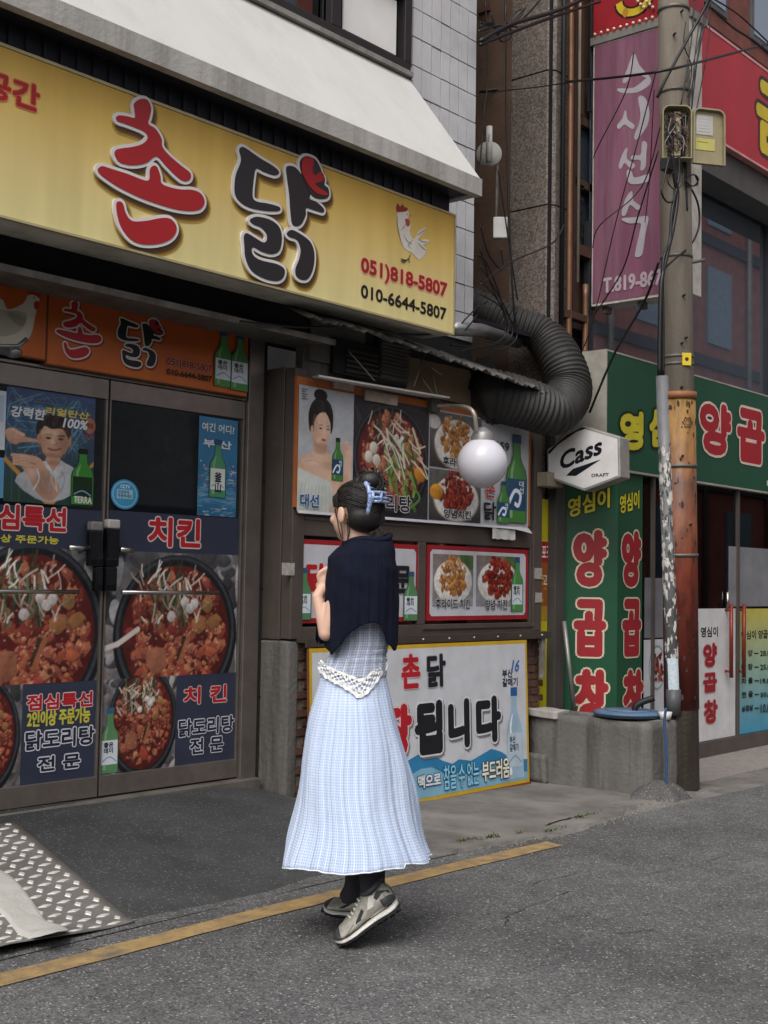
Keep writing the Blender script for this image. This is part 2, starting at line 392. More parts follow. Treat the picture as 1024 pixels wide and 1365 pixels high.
# ---- pictures of food and drink
REDS = ['#93351f', '#a24223', '#b0522c', '#ba6834', '#74241a', '#c07a46', '#8f2c1f', '#a04a30', '#5c1c14', '#a85838']
def pot(P, cx, cy, rx, ry, seed, greens=1.0):
    r = random.Random(seed); P.ell(cx, cy+ry*.05, rx*1.13, ry*1.14, '#15171c'); P.ell(cx, cy, rx*1.08, ry*1.07, '#3b3f47')
    P.ell(cx, cy, rx*1.03, ry*1.02, '#1b1d22'); P.ell(cx, cy+ry*.02, rx*.97, ry*.96, '#5d130d', shade=.2)
    for i in range(420):
        a = r.uniform(0, 6.283); q = math.sqrt(r.random())*.88; x = cx+math.cos(a)*q*rx; y = cy+math.sin(a)*q*ry
        P.chunk(x, y, r.uniform(.05, .15)*rx*(1 if i < 200 else .42), r.choice(REDS), r)
    for x, y, s_, c in ((.55, -.38, .17, '#a87a34'), (.68, -.15, .16, '#a06a2c'), (.4, -.1, .2, '#a86830'), (-.4, .42, .22, '#b2451f'), (.05, .68, .24, '#a8301c'), (.62, .3, .15, '#b85020')):
        P.chunk(cx+x*rx, cy+y*ry, s_*rx*.95, c, r, .7)
    for i in range(int(26*greens)):
        x = cx+r.uniform(-.6, .35)*rx; y = cy+r.uniform(-.85, -.3)*ry; a = r.uniform(-.5, .5)
        P.curve([(x, y-.2*ry), (x+a*.1*rx, y), (x+a*.35*rx, y+.25*ry)], r.uniform(.8, 2.2)*rx/45, r.choice(['#34462a', '#46583a', '#283822', '#6a7858']))
    for i in range(int(44*greens)):
        x = cx+r.uniform(-.75, .45)*rx; y = cy+r.uniform(-.78, -.12)*ry; a = r.uniform(-2.6, -.4); L = r.uniform(.12, .3)*rx
        P.curve([(x, y), (x+math.cos(a)*L*.5+r.uniform(-1, 1), y+math.sin(a)*L*.5), (x+math.cos(a)*L, y+math.sin(a)*L)], r.uniform(.5, 1.3)*rx/45, r.choice(['#d8cbb8', '#c5b6a2', '#e6ddd0', '#a88f7c']))
    for x, y in ((-.12, -.22), (.12, -.42), (.3, -.4), (.22, -.33)):
        P.ell(cx+x*rx, cy+y*ry, .075*rx, .075*rx, '#d9d2cc', 0, 1, .3)
    P.poly([(cx-.55*rx, cy+.28*ry), (cx-.25*rx, cy+.22*ry), (cx-.2*rx, cy+.5*ry), (cx-.45*rx, cy+.56*ry)], '#9c5a38', smooth=3, shade=(-.3, -.4))
    P.poly([(cx-.02*rx, cy+.4*ry), (cx+.1*rx, cy+.05*ry), (cx+.2*rx, cy+.08*ry), (cx+.08*rx, cy+.44*ry)], '#3a3420'); P.line([(cx+.06*rx, cy+.42*ry), (cx+.2*rx, cy+.1*ry)], .08*rx, '#a8592c')
    P.mottle(.15); P.a = P.a*.8+P.a.mean(2, keepdims=True)*.2
    for i in range(34):
        a = r.uniform(0, 6.283); q = math.sqrt(r.random())*.7; P.ell(cx+math.cos(a)*q*rx, cy+.1*ry+math.sin(a)*q*ry*.8, .008*rx+.25, .2+.005*rx, '#e0c4ac', 0, .6)

def greypans(P, seed):
    r = random.Random(seed)
    for i in range(16):
        x, y = r.uniform(0, 100), r.choice([r.uniform(0, 14), r.uniform(.8, 1)*P.h]); s_ = r.uniform(7, 16)
        P.ell(x, y, s_, s_*.7, r.choice(['#77787c', '#8c8d92', '#5b5c61', '#9a9797']), 0, 1, .5); P.ell(x, y, s_*.75, s_*.45, '#4c4b4f', 0, 1, .4)
    for i in range(24):
        x, y = r.choice([r.uniform(0, 9), r.uniform(91, 100)]), r.uniform(0, P.h)
        P.ell(x, y, r.uniform(2, 6), r.uniform(4, 12), r.choice(['#85807c', '#5f5c5c', '#a5a3a4', '#3c3b3e']), r.uniform(-.6, .6), 1, .5)

def plate(P, cx, cy, rx, ry, seed, cols, pile=1.0):
    r = random.Random(seed); P.ell(cx, cy+ry*.1, rx*1.05, ry*1.02, '#8d8886'); P.ell(cx, cy+ry*.06, rx, ry, '#d8d4d0', 0, 1, .15)
    for i in range(130):
        a = r.uniform(0, 6.283); q = math.sqrt(r.random()); x = cx+math.cos(a)*q*rx*.72; y = cy-.08*ry+math.sin(a)*q*ry*.72*(1.0 if math.sin(a) > 0 else 1.25*pile)
        s_ = r.uniform(.07, .2)*rx*(1 if i < 80 else .6); rot = r.uniform(0, 3.14)
        P.chunk(x, y, s_, r.choice(cols[1:]), r, .8)
def _endplate(P): P.mottle(.16)
FRIED = ['#5c2a10', '#a06a30', '#b58044', '#8c5424', '#bf9058']
SAUCED = ['#2e0806', '#7a1e16', '#8c2a1c', '#5c120c', '#9a3a26']

def bottle_shape(cx, base, w, h):
    """outline of a soju bottle, v up"""
    pr = [(0, .5), (.02, .5), (.5, .5), (.6, .44), (.68, .28), (.76, .19), (.9, .17), (.905, .2), (.99, .2), (1, .16)]
    return [(cx+r*w, base+t*h) for t, r in pr]+[(cx-r*w, base+t*h) for t, r in pr[::-1]]
def bottle(A, a, b, green='#3f7a45', cap='#27456b', label='#d5dde3', ink='#1f2a35', words='좋은\n데이', style=0):
    """bottle filling the pixel rectangle a..b of the art's frame"""
    p, q = A.fr.px(*a), A.fr.px(*b); u0, u1, v0, v1 = p[0], q[0], q[1], p[1]; cx = (u0+u1)/2; w = u1-u0; h = v1-v0
    A.poly(bottle_shape(cx, v0, w*1.08, h*1.005), '#243a2a' if style != 3 else '#b9cfe0'); A.poly(bottle_shape(cx, v0+.003*h, w, h*.995), green)
    A.poly([(cx-.36*w, v0+.05*h), (cx-.2*w, v0+.05*h), (cx-.2*w, v0+.56*h), (cx-.1*w, v0+.7*h), (cx-.13*w, v0+.72*h), (cx-.3*w, v0+.6*h)], '#7fae7c' if style != 3 else '#eef4fa')
    A.rect(cx-.21*w, v0+.905*h, cx+.21*w, v0+h, cap)
    if style == 1:      # dark label with a wave
        A.rect(cx-.48*w, v0+.14*h, cx+.48*w, v0+.5*h, '#23486e'); A.stroke([(cx-.45*w, v0+.18*h), (cx-.1*w, v0+.36*h), (cx+.2*w, v0+.32*h), (cx+.1*w, v0+.2*h), (cx-.1*w, v0+.22*h)], .12*w, '#dfe9f2', 6)
        A.text('대\n선', (cx+.12*w, v0+.34*h, cx+.36*w, v0+.48*h), '#e8eef4', bold=.0006)
    else:
        A.rect(cx-.46*w, v0+.13*h, cx+.46*w, v0+.5*h, label)
        if words: A.text(words, (cx-.34*w, v0+.3*h, cx+.22*w, v0+.47*h), ink, bold=w*.03)
        A.stroke([(cx-.4*w, v0+.18*h), (cx, v0+.25*h), (cx+.4*w, v0+.17*h)], .05*w, '#7c9fc0', 5)

# glyph shapes of the shop's hand-brushed lettering, traced (pixel of the photograph)
def _z1(L): return [(x*.32227, y*.32227) for x, y in L]
def _z2(L): return [(300+x*.33203, y*.33203) for x, y in L]
RED_CHON = [_z1([(548, 430), (575, 412), (603, 418), (617, 450), (612, 485), (606, 515), (635, 535), (660, 575), (665, 612), (700, 652), (745, 690), (777, 715), (782, 735), (770, 750), (745, 748), (712, 722), (678, 688), (640, 650), (600, 675), (560, 685), (520, 684), (485, 672), (468, 645), (470, 625), (490, 617), (540, 610), (580, 598), (602, 578), (600, 558), (580, 543), (550, 530), (510, 515), (480, 505), (473, 490), (485, 480), (520, 484), (550, 490), (549, 460)]),
            _z1([(398, 700), (415, 690), (450, 700), (520, 722), (603, 750), (612, 705), (625, 688), (642, 695), (655, 730), (661, 762), (700, 778), (740, 786), (790, 788), (825, 805), (838, 840), (820, 868), (780, 875), (720, 868), (640, 845), (560, 815), (480, 775), (420, 735), (400, 715)]),
            _z1([(473, 845), (485, 835), (500, 845), (510, 880), (527, 908), (550, 918), (600, 915), (650, 905), (690, 905), (715, 925), (722, 955), (705, 985), (670, 1005), (620, 1014), (570, 1010), (530, 990), (495, 945), (478, 895)])]
BLACK_DAK = [_z2([(50, 605), (60, 592), (80, 600), (130, 635), (180, 665), (205, 685), (208, 700), (190, 706), (150, 693), (118, 680), (108, 720), (103, 788), (118, 810), (160, 818), (205, 830), (215, 843), (200, 850), (150, 848), (90, 835), (50, 810), (32, 775), (35, 710), (55, 655), (56, 630)]),
             _z2([(238, 678), (250, 668), (275, 675), (298, 702), (320, 745), (335, 780), (332, 800), (362, 815), (388, 840), (385, 855), (350, 846), (318, 838), (316, 865), (300, 900), (280, 910), (262, 900), (255, 850), (250, 780), (242, 720)]),
             _z2([(92, 885), (120, 872), (175, 885), (210, 915), (220, 960), (210, 1008), (180, 1022), (140, 1012), (108, 995), (98, 1005), (108, 1030), (140, 1048), (200, 1062), (230, 1083), (226, 1115), (200, 1130), (150, 1120), (100, 1090), (75, 1040), (70, 990), (68, 950), (80, 938), (110, 955), (145, 975), (160, 965), (158, 940), (135, 915), (105, 902)]),
             _z2([(240, 938), (260, 925), (300, 945), (335, 975), (350, 1020), (345, 1080), (325, 1120), (300, 1125), (278, 1110), (275, 1080), (290, 1040), (295, 1000), (280, 965), (250, 953)])]
COMB_BACK = _z2([(292, 655), (312, 630), (350, 640), (370, 668), (380, 695), (392, 720), (390, 745), (405, 758), (408, 790), (385, 802), (345, 792), (318, 752), (300, 705)])
COMB = _z2([(303, 640), (328, 634), (346, 645), (340, 690), (352, 706), (366, 694), (385, 702), (384, 728), (352, 738), (362, 752), (400, 778), (396, 786), (360, 780), (330, 752), (310, 720), (297, 685)])

# ------------------------------------------------------------------ planes of the place (metres; the facade runs along x, the street lies at smaller y)
YD, YW, YS, YC = 5.20, 4.96, 4.55, 4.39        # glass doors, window wall, big signboard, canopy front
YG, YB = 5.00, 4.70                            # granite building, shopfront of the neighbour
def zr(x): return -.0145*max(0.0, x-3.6)
def sl(x): return float(np.interp(x, [4.7, 5.0, 5.4, 6.0, 9], [.138, .105, .03, .0, .0]))
def gz(x, y): return zr(x)+sl(x)*max(0.0, min(y, 5.3)-3.85)

# ---- materials
def asphalt(name, base, fine=1.0, patch=.25):
    m = bpy.data.materials.new(name); m.use_nodes = True; nt = m.node_tree; b = nt.nodes['Principled BSDF']; N = nt.nodes.new; L = nt.links.new
    g = N('ShaderNodeNewGeometry'); c = hexlin(base)
    def noise(sc, det=4, ro=.6):
        n = N('ShaderNodeTexNoise'); n.inputs['Scale'].default_value = sc; n.inputs['Detail'].default_value = det; n.inputs['Roughness'].default_value = ro; L(g.outputs['Position'], n.inputs['Vector']); return n
    def ramp(src, a, b_, ca, cb):
        r = N('ShaderNodeValToRGB'); r.color_ramp.elements[0].position = a; r.color_ramp.elements[1].position = b_
        r.color_ramp.elements[0].color = ca if len(ca) == 4 else ca+(1,); r.color_ramp.elements[1].color = cb if len(cb) == 4 else cb+(1,); L(src, r.inputs[0]); return r
    def mul(a, b_, f=1.0, mode='MULTIPLY'):
        x = N('ShaderNodeMix'); x.data_type = 'RGBA'; x.blend_type = mode; x.inputs[0].default_value = f; L(a, x.inputs[6]); L(b_, x.inputs[7]); return x.outputs[2]
    big = ramp(noise(.7, 5).outputs[0], .3, .7, tuple(v*(1-patch) for v in c), tuple(v*(1+patch) for v in c))
    mid = ramp(noise(5, 6, .7).outputs[0], .35, .65, (.82,)*3, (1.12,)*3)
    v = N('ShaderNodeTexVoronoi'); v.inputs['Scale'].default_value = 125; v.inputs['Randomness'].default_value = 1; L(g.outputs['Position'], v.inputs['Vector'])
    st = ramp(v.outputs['Color'], .0, 1, (max(.1, 1-.6*fine),)*3, (1+.75*fine,)*3)
    o = mul(mul(big.outputs[0], mid.outputs[0]), st.outputs[0])
    v2 = N('ShaderNodeTexVoronoi'); v2.inputs['Scale'].default_value = 95; L(g.outputs['Position'], v2.inputs['Vector'])
    w = N('ShaderNodeSeparateColor'); L(v2.outputs['Color'], w.inputs[0])
    pick = ramp(w.outputs[0], .80, .90, (0, 0, 0), (min(1, .95*fine),)*3); near = ramp(v2.outputs['Distance'], .25, .45, (1, 1, 1), (0, 0, 0))
    f = mul(pick.outputs[0], near.outputs[0]); x = N('ShaderNodeMix'); x.data_type = 'RGBA'; L(f, x.inputs[0]); L(o, x.inputs[6]); x.inputs[7].default_value = (.40, .40, .39, 1)
    L(x.outputs[2], b.inputs['Base Color']); b.inputs['Roughness'].default_value = .88; b.inputs['Specular IOR Level'].default_value = .25
    bp = N('ShaderNodeBump'); bp.inputs['Strength'].default_value = .75*fine; bp.inputs['Distance'].default_value = .006; L(v.outputs['Distance'], bp.inputs['Height']); L(bp.outputs[0], b.inputs['Normal'])
    return m
M_ROAD = asphalt('asphalt', '#575757', .9, .32)
M_RAMP = asphalt('dark_asphalt', '#3e3f40', .3, .38)
M_PAVE = mat('old_concrete', '#6f6c67', .9, var=.28, scale=2.4, bump=.5, bscale=45, dirt=.6, dirtcol='#3f3c38')
M_CONC = mat('rough_concrete', '#676561', .92, var=.3, scale=3, bump=.7, bscale=30, dirt=.75, dirtcol='#33312f', streak=True)
M_CONCL = mat('light_concrete', '#a5a29d', .9, var=.12, scale=4, bump=.3, bscale=50, dirt=.55, dirtcol='#6d6963', streak=True)
M_PLAST = mat('white_plaster', '#bdbcb9', .85, var=.04, scale=2, bump=.15, bscale=20, dirt=.22, dirtcol='#9a9792', streak=True)
M_NAVY = mat('dark_navy', '#14161f', .6, var=.2, scale=4)
M_DARK = mat('dark_interior', '#1b1b1f', .8, var=.3, scale=3)
M_TILE = mat('glazed_tile', '#c0c0c2', .4, var=.06, scale=5, bump=.05, bscale=20, dirt=.25, dirtcol='#7e7c79', spec=.5)
M_GROUT = mat('grout', '#333333', .95, var=.2)
M_STEEL = mat('brushed_steel', '#8d857e', .38, .75, var=.1, scale=9, bump=.05, dirt=.25, dirtcol='#5d564e')
M_BRONZE = mat('bronze_aluminium', '#5e5650', .45, .35, var=.1, scale=6, dirt=.3, dirtcol='#3e3934')
M_BRICK = mat('brown_brick', '#5b4134', .85, var=.35, scale=11, bump=.5, bscale=70, dirt=.35, dirtcol='#2e2622')
M_MORT = mat('mortar', '#6e675f', .95, var=.2, scale=12, bump=.4)
M_BLACK = mat('black_rubber', '#131315', .6, var=.2)
M_WHITEP = mat('white_paint', '#c9c8c4', .5, var=.05, dirt=.25, dirtcol='#7d766c')
M_YELLOW = mat('worn_yellow_paint', '#947b50', .85, var=.2, scale=14, dirt=.8, dirtcol='#545250', bump=.3, detail=10)
M_SIGNSIDE = mat('sign_frame_metal', '#8f8c86', .45, .5, var=.08, dirt=.3)
M_GALV = mat('galvanised_sheet', '#6b6862', .55, .5, var=.25, scale=8, dirt=.7, dirtcol='#3b332c')
M_BEIGE = mat('beige_board', '#7d6a54', .85, var=.15, scale=3, dirt=.4, dirtcol='#4a3d30')
M_GRANITE = None
def glass(name, tint, refl=.12, rough=.02, haze=0.0, dcol='#5a6672'):
    m = bpy.data.materials.new(name); m.use_nodes = True; nt = m.node_tree; nt.nodes.clear(); N = nt.nodes.new; L = nt.links.new
    t = N('ShaderNodeBsdfTransparent'); t.inputs[0].default_value = hexlin(tint)+(1,); g = N('ShaderNodeBsdfGlossy'); g.inputs['Roughness'].default_value = rough; g.inputs[0].default_value = (.9, .95, 1, 1)
    f = N('ShaderNodeFresnel'); f.inputs[0].default_value = 1.52; a = N('ShaderNodeMath'); a.operation = 'ADD'; a.inputs[1].default_value = refl; L(f.outputs[0], a.inputs[0])
    x = N('ShaderNodeMixShader'); L(a.outputs[0], x.inputs[0]); L(t.outputs[0], x.inputs[1]); L(g.outputs[0], x.inputs[2]); o = N('ShaderNodeOutputMaterial')
    d = N('ShaderNodeBsdfDiffuse'); d.inputs[0].default_value = hexlin(dcol)+(1,); y = N('ShaderNodeMixShader'); y.inputs[0].default_value = haze; L(x.outputs[0], y.inputs[1]); L(d.outputs[0], y.inputs[2]); L(y.outputs[0], o.inputs[0]); return m  # blue-grey diffuse mixed in as painted haze, brightens the dull reflections
M_GLASSD = glass('door_glass', '#b4b8bc', .05, haze=.03)
M_GLASSB = glass('window_glass', '#39424c', .50, haze=.32, dcol='#66727e')

# ---- ground
def sheet(name, xs, ys, m, fz, dz=0, kind='structure'):
    vs = [(x, y, fz(x, y)+dz) for y in ys for x in xs]; nx = len(xs)
    fs = [(j*nx+i, j*nx+i+1, (j+1)*nx+i+1, (j+1)*nx+i) for j in range(len(ys)-1) for i in range(nx-1)]
    b = MB(); b.add(vs, fs, True); return b.build(name, m, kind=kind)
X_ALL = [-30, -6, 0]+[i*.2 for i in range(5, 60)]+[14, 20, 60]
sheet('road', X_ALL, [-6.2, 0, 3.0, 3.4, 3.74], M_ROAD, lambda x, y: zr(x))
sheet('road_edge', [-6, 0, 1, 2, 3, 4, 4.5, 4.8, 4.95], [3.735, 3.80, 3.86], M_ROAD, gz, .004)
def pave(x, y):
    z = gz(x, y)
    if 4.5 < x < 9: z += .006*math.sin(x*7+y*3)*math.sin(y*9)*(y > 3.8)
    return z
sheet('pavement', X_ALL, [3.74, 3.8, 3.9]+[4+.1*i for i in range(14)]+[5.6, 9.0], M_PAVE, pave)
# worn front edge of the pavement: broken lip of concrete
b = MB(); r = random.Random(3); x = 4.75
while x < 7.6:
    w = r.uniform(.05, .16); y0 = 3.70+.05*math.sin(x*3)+r.uniform(-.015, .02)+max(0, x-6.2)*.12; h = r.uniform(.006, .018)
    b.add([(x, y0, zr(x)-.01), (x+w, y0+r.uniform(-.015, .015), zr(x)-.01), (x+w, y0+.15, gz(x, y0+.15)+h*.4), (x, y0+.15, gz(x, y0+.15)+h*.4), (x+.01, y0+.02, zr(x)+h), (x+w-.01, y0+.025, zr(x)+h)],
          [(0, 1, 5, 4), (4, 5, 2, 3), (0, 4, 3), (1, 2, 5)]); x += w*.93
b.build('pavement_edge', M_PAVE, kind='structure')
# dark asphalt apron running up to the doors
P = [at(0, 1083, Z=.19), at(338, 1033, Z=.17), at(350, 1040, Z=.165), at(392, 1082, Z=.09), at(440, 1130, Z=.03), at(455, 1160, Z=.0), at(385, 1178, Z=0), at(180, 1229, Z=0), at(60, 1262, Z=0), at(-200, 1330, Z=0)]
xs = [1+.1*i for i in range(42)]
def inpoly(x, y, P):
    c = False
    for i in range(len(P)):
        a, b_ = P[i-1], P[i]
        if (a[1] > y) != (b_[1] > y) and x < (b_[0]-a[0])*(y-a[1])/(b_[1]-a[1])+a[0]: c = not c
    return c
def xr(y): return 4.98-.12*(y > 5.1)+.0*y if y > 4.6 else 4.98-.55*(4.6-y)*(4.6-y)
vs, fs = [], []; ys = [3.80+.08*i for i in range(18)]+[5.2]
for y in ys:
    for i in range(13):
        t = i/12; xx = 1+(xr(y)-1)*t; yy = y+(.012*math.sin(xx*5)+.012*math.sin(xx*13) if y < 3.81 else 0); vs.append((xx, yy, gz(xx, yy)+(.008 if y > 3.81 else .001)))
for j in range(len(ys)-1):
    for i in range(12): fs.append((j*13+i, j*13+i+1, (j+1)*13+i+1, (j+1)*13+i))
b = MB(); b.add(vs, fs, True); b.build('entrance_apron', M_RAMP, kind='structure')
# yellow edge line
b = MB(); n = 70; L0, L1 = -3.0, at(738, 1122, Z=-.02)[0]; vs = []; r = random.Random(5)
for i in range(n+1):
    x = L0+(L1-L0)*i/n; e = .0 if i < n else .03
    vs += [(x-e, 3.497+r.uniform(-.004, .004), zr(x)+.004), (x, 3.612+r.uniform(-.004, .004), zr(x)+.004)]
b.add(vs, [(2*i, 2*i+2, 2*i+3, 2*i+1) for i in range(n)]); b.build('yellow_line', M_YELLOW, kind='structure')
# cracks and tar seams in the asphalt: thin sunken-looking fissures
M_CRACK = mat('crack', '#1d1c1b', .95)
def crack(pxs, w, name='road_crack', seed=1):
    r = random.Random(seed); P = []
    for (a, c) in zip(pxs[:-1], pxs[1:]):
        p, q = at(*a, Z=zr(5)), at(*c, Z=zr(5))
        for i in range(9): t = i/9; P.append((p[0]+(q[0]-p[0])*t+r.uniform(-.012, .012), p[1]+(q[1]-p[1])*t+r.uniform(-.012, .012)))
    vs = []
    for i, (x, y) in enumerate(P):
        ww = w*r.uniform(.2, 1)*(0.15 if i in (0, len(P)-1) else 1); vs += [(x, y-ww, pave(x, y)+.004 if y > 3.74 else zr(x)+.004), (x, y+ww, pave(x, y)+.004 if y > 3.74 else zr(x)+.004)]
    b = MB(); b.add(vs, [(2*i, 2*i+2, 2*i+3, 2*i+1) for i in range(len(P)-1)]); b.build(name, M_CRACK, kind='structure')
crack([(700, 1182), (790, 1160), (860, 1168), (990, 1133)], .0022, seed=2); crack([(640, 1225), (678, 1222), (672, 1240), (676, 1225), (760, 1190), (700, 1182)], .0026, seed=4)
crack([(725, 1098), (770, 1085), (830, 1079)], .009, seed=6); crack([(575, 1132), (640, 1120), (735, 1108)], .005, seed=8); crack([(820, 1250), (900, 1240)], .003, seed=9)
# grit and pebbles swept against the pavement edge and the mound
b = MB(); r = random.Random(77)
for i in range(520):
    if i < 380: px_, py_ = r.uniform(560, 900), 0; x = r.uniform(4.9, 7.9); y = 3.72+max(0, x-6.2)*.12+r.gauss(0, .05)
    else: x = r.uniform(2, 9); y = r.uniform(2.6, 3.9)
    s_ = r.uniform(.0025, .007); z = zr(x)+s_*.3; b.ball((x, y, z), s_, 5, 4, rz=s_*.7)
b.build('grit', mat('grit', '#7d7a75', .9, var=.35, scale=40), kind='stuff')
# weeds along the pavement edge
M_WEED = mat('weed_green', '#3f5226', .8, var=.3, scale=20)
b = MB(); r = random.Random(9)
for cx_, cy_ in ((735, 1107), (745, 1104), (690, 1112), (620, 1122), (628, 1121), (655, 1116), (775, 1086), (790, 1083)):
    c = at(cx_, cy_, Z=zr(6)+.01)
    for i in range(22):
        a = r.uniform(0, 6.28); x = c[0]+r.uniform(-.06, .06); y = c[1]+r.uniform(-.02, .02); l = r.uniform(.012, .032); d = Vector((math.cos(a), math.sin(a), 0))*l; e = Vector((-d.y, d.x, 0))*.25; p = Vector((x, y, gz(x, y)-.003))
        b.add([p-e, p+e, p+d+Vector((0, 0, l*.9))], [(0, 1, 2)])
b.build('weeds', M_WEED, kind='stuff')
# metal chequer plate laid as a ramp in front of the doors
pl = root('ramp_plate', 'silver chequer plate ramp with a bent corner at the foot of the glass doors', 'ramp plate', (2.7, 4.4, 0))
M_PLATE = mat('chequer_plate', '#7d7b76', .5, .3, var=.14, scale=6, dirt=.45, dirtcol='#4d4740'); M_TREAD = mat('worn_tread', '#c9c8c2', .45, .2, var=.1, scale=9)
A0 = at(20, 1093, Z=.18); A1 = at(180, 1228, Z=.01); B1 = at(75, 1268, Z=.03); 
B0 = Vector((A0.x-1.25, A0.y, .2)); B1 = Vector((A1.x-1.25, A1.y-.05, .05))
def plate_pt(s, t):      # s from the right edge leftwards, t from the door downwards
    p = (A0*(1-t)+A1*t)*(1-s)+(B0*(1-t)+B1*t)*s
    z = gz(p.x, p.y)+.014+.10*max(0, t-.8)**2*(s > .1)*8*max(0, min(1, (s-.1)*3)); return Vector((p.x, p.y, z))
n, k = 30, 24; vs = [plate_pt(i/n, j/k) for j in range(k+1) for i in range(n+1)]; nv = len(vs); vs += [v-Vector((0, 0, .006)) for v in vs]
fs = [(j*(n+1)+i, (j+1)*(n+1)+i, (j+1)*(n+1)+i+1, j*(n+1)+i+1) for j in range(k) for i in range(n)]
bd = [(j*(n+1)+i) for j, i in [(0, i) for i in range(n)]+[(j, n) for j in range(k)]+[(k, i) for i in range(n, 0, -1)]+[(j, 0) for j in range(k, 0, -1)]]
fs += [(bd[i], bd[(i+1) % len(bd)], bd[(i+1) % len(bd)]+nv, bd[i]+nv) for i in range(len(bd))]
b = MB(); b.add(vs, fs, True); b.build('plate', M_PLATE, pl)
b = MB(); step = .066
import itertools
for i in range(0, 30):
    for j in range(0, 26):
        t0 = (j+.5)/26; s0 = (i+.5+(.5 if j % 2 else 0))/14.5
        if s0 > .98: continue
        p = plate_pt(s0, t0); dx = (plate_pt(min(1, s0+.01), t0)-p).normalized(); dy = (plate_pt(s0, t0-.01)-p).normalized() if t0 > .02 else Vector((0, 1, 0))
        if j % 2: a1, a2 = .033, .012
        else: a1, a2 = .017, .024
        q = [p+dx*a1, p+dy*a2, p-dx*a1, p-dy*a2]; up = Vector((0, 0, .0035))
        b.add([v for v in q]+[v*.75+p*.25+up for v in q], [(0, 1, 5, 4), (1, 2, 6, 5), (2, 3, 7, 6), (3, 0, 4, 7), (4, 5, 6, 7)])
b.build('tread', M_TREAD, pl, kind='stuff')
# scrap of pale concrete mortar smeared on the plate's low corner
b = MB(); C = [at(*q, Z=.03) for q in ((0, 1182), (40, 1205), (68, 1232), (92, 1243), (70, 1262), (30, 1248), (0, 1225), (-60, 1200), (-80, 1170))]
cc = sum(C, Vector())/len(C); Cs = [Vector(c_) for c_ in spline(C, 5, True)]; nC = len(Cs); rg = 7; bend = lambda y: .8*max(0, (A0.y-y)/(A0.y-A1.y)-.8)**2; VV = [Vector((cc.x, cc.y, gz(cc.x, cc.y)+.026+bend(cc.y)))]
from mathutils import noise as mn0
for k_ in range(1, rg+1):
    for c_ in Cs:
        q_ = k_/rg; p_ = cc*(1-q_)+c_*q_; VV.append(Vector((p_.x, p_.y, gz(p_.x, p_.y)+.024+bend(p_.y)+.003*mn0.noise(p_*9)+.003*mn0.noise(p_*31)-(.02 if k_ == rg else 0))))
b.add(VV, [(0, 1+i, 1+(i+1) % nC) for i in range(nC)]+[(1+(k_-1)*nC+i, 1+k_*nC+i, 1+k_*nC+(i+1) % nC, 1+(k_-1)*nC+(i+1) % nC) for k_ in range(1, rg) for i in range(nC)], True)
if 0: b.add([Vector((c.x, c.y, max(gz(c.x, c.y)+.03, c.z*.6))) for c in C]+[Vector((cc.x, cc.y, cc.z+.05))]+[Vector((c.x, c.y, 0)) for c in C], [(i, (i+1) % 9, 9) for i in range(9)]+[(10+i, 10+(i+1) % 9, (i+1) % 9, i) for i in range(9)])
b.build('mortar_patch', mat('pale_mortar', '#a9a8a2', .85, var=.08, scale=12, bump=.35, bscale=60), label='pale mortar heap smeared over the corner of the chequer plate ramp', cat='mortar')

# ------------------------------------------------------------------ chicken shop building
shop = root('chicken_shop', 'tiled building with white sloping canopy over the yellow chicken sign', 'building', (4.5, YD, 0))
XC = at(545, 105, Y=YW)[0]; XT = at(634, 200, Y=YW)[0]; XL = 5.0; XR = at(720, 843, Y=YW)[0]
Zc0, Zc1 = at(640, 262, X=XC)[2], at(640, 240, X=XC)[2]; Zw = at(545, 105, Y=YW)[2]; ZWL = at(545, 97, Y=YW)[2]
w0 = at(543, 97, Y=YW)
b = MB(); b.box(-1, XT, YW+.012, YW+.3, 2.62, Zw+.1); b.box(w0[0]+.02, XT, YW+.012, YW+.3, Zw+.1, 7.5); b.box(-1, w0[0], YW+.012, YW+.3, 5.9, 7.5); b.box(XT-.3, XT, YW+.3, 9, 2.5, 7.5)
b.box(-1, XL+.05, YD+.06, YD+.2, at(0, 365, Y=YD)[2], 3.0); b.build('wall', M_GROUT, shop)
# tiles
tw, th, g_ = .095, .183, .008; tile = MB(); tile.box(0, tw-g_, 0, .012, 0, th-g_); tme = tile.mesh('tile', M_TILE); stn = MB(); stn.box(0, tw-g_, 0, .012, 0, .055); tme2 = stn.mesh('tile', M_TILE)
bl = bpy.data.objects
def place(me, name, parent, x, y, z, rx=0, ry=0, rz=0, s=(1, 1, 1)):
    o = bl.new(name, me); COL.objects.link(o); o.parent = parent; o.location = Vector((x, y, z))-ORG[parent.name]; o.rotation_euler = (rx, ry, rz); o.scale = s; return o
r = random.Random(2); x = XT-tw
while x > w0[0]+.01:
    z = 2.85
    while z < 5.72:
        if x > XC+.02 or z > Zw+.03 or True: place(tme, 'tile', shop, x, YW-.001+r.uniform(-.0015, .0015), z, rx=r.uniform(-.012, .012), rz=r.uniform(-.012, .012))
        z += th
    x -= tw
while x > 3.9:
    place(tme2, 'tile', shop, x, YW-.001, Zw+.02, s=(1, 1, 1)); x -= tw
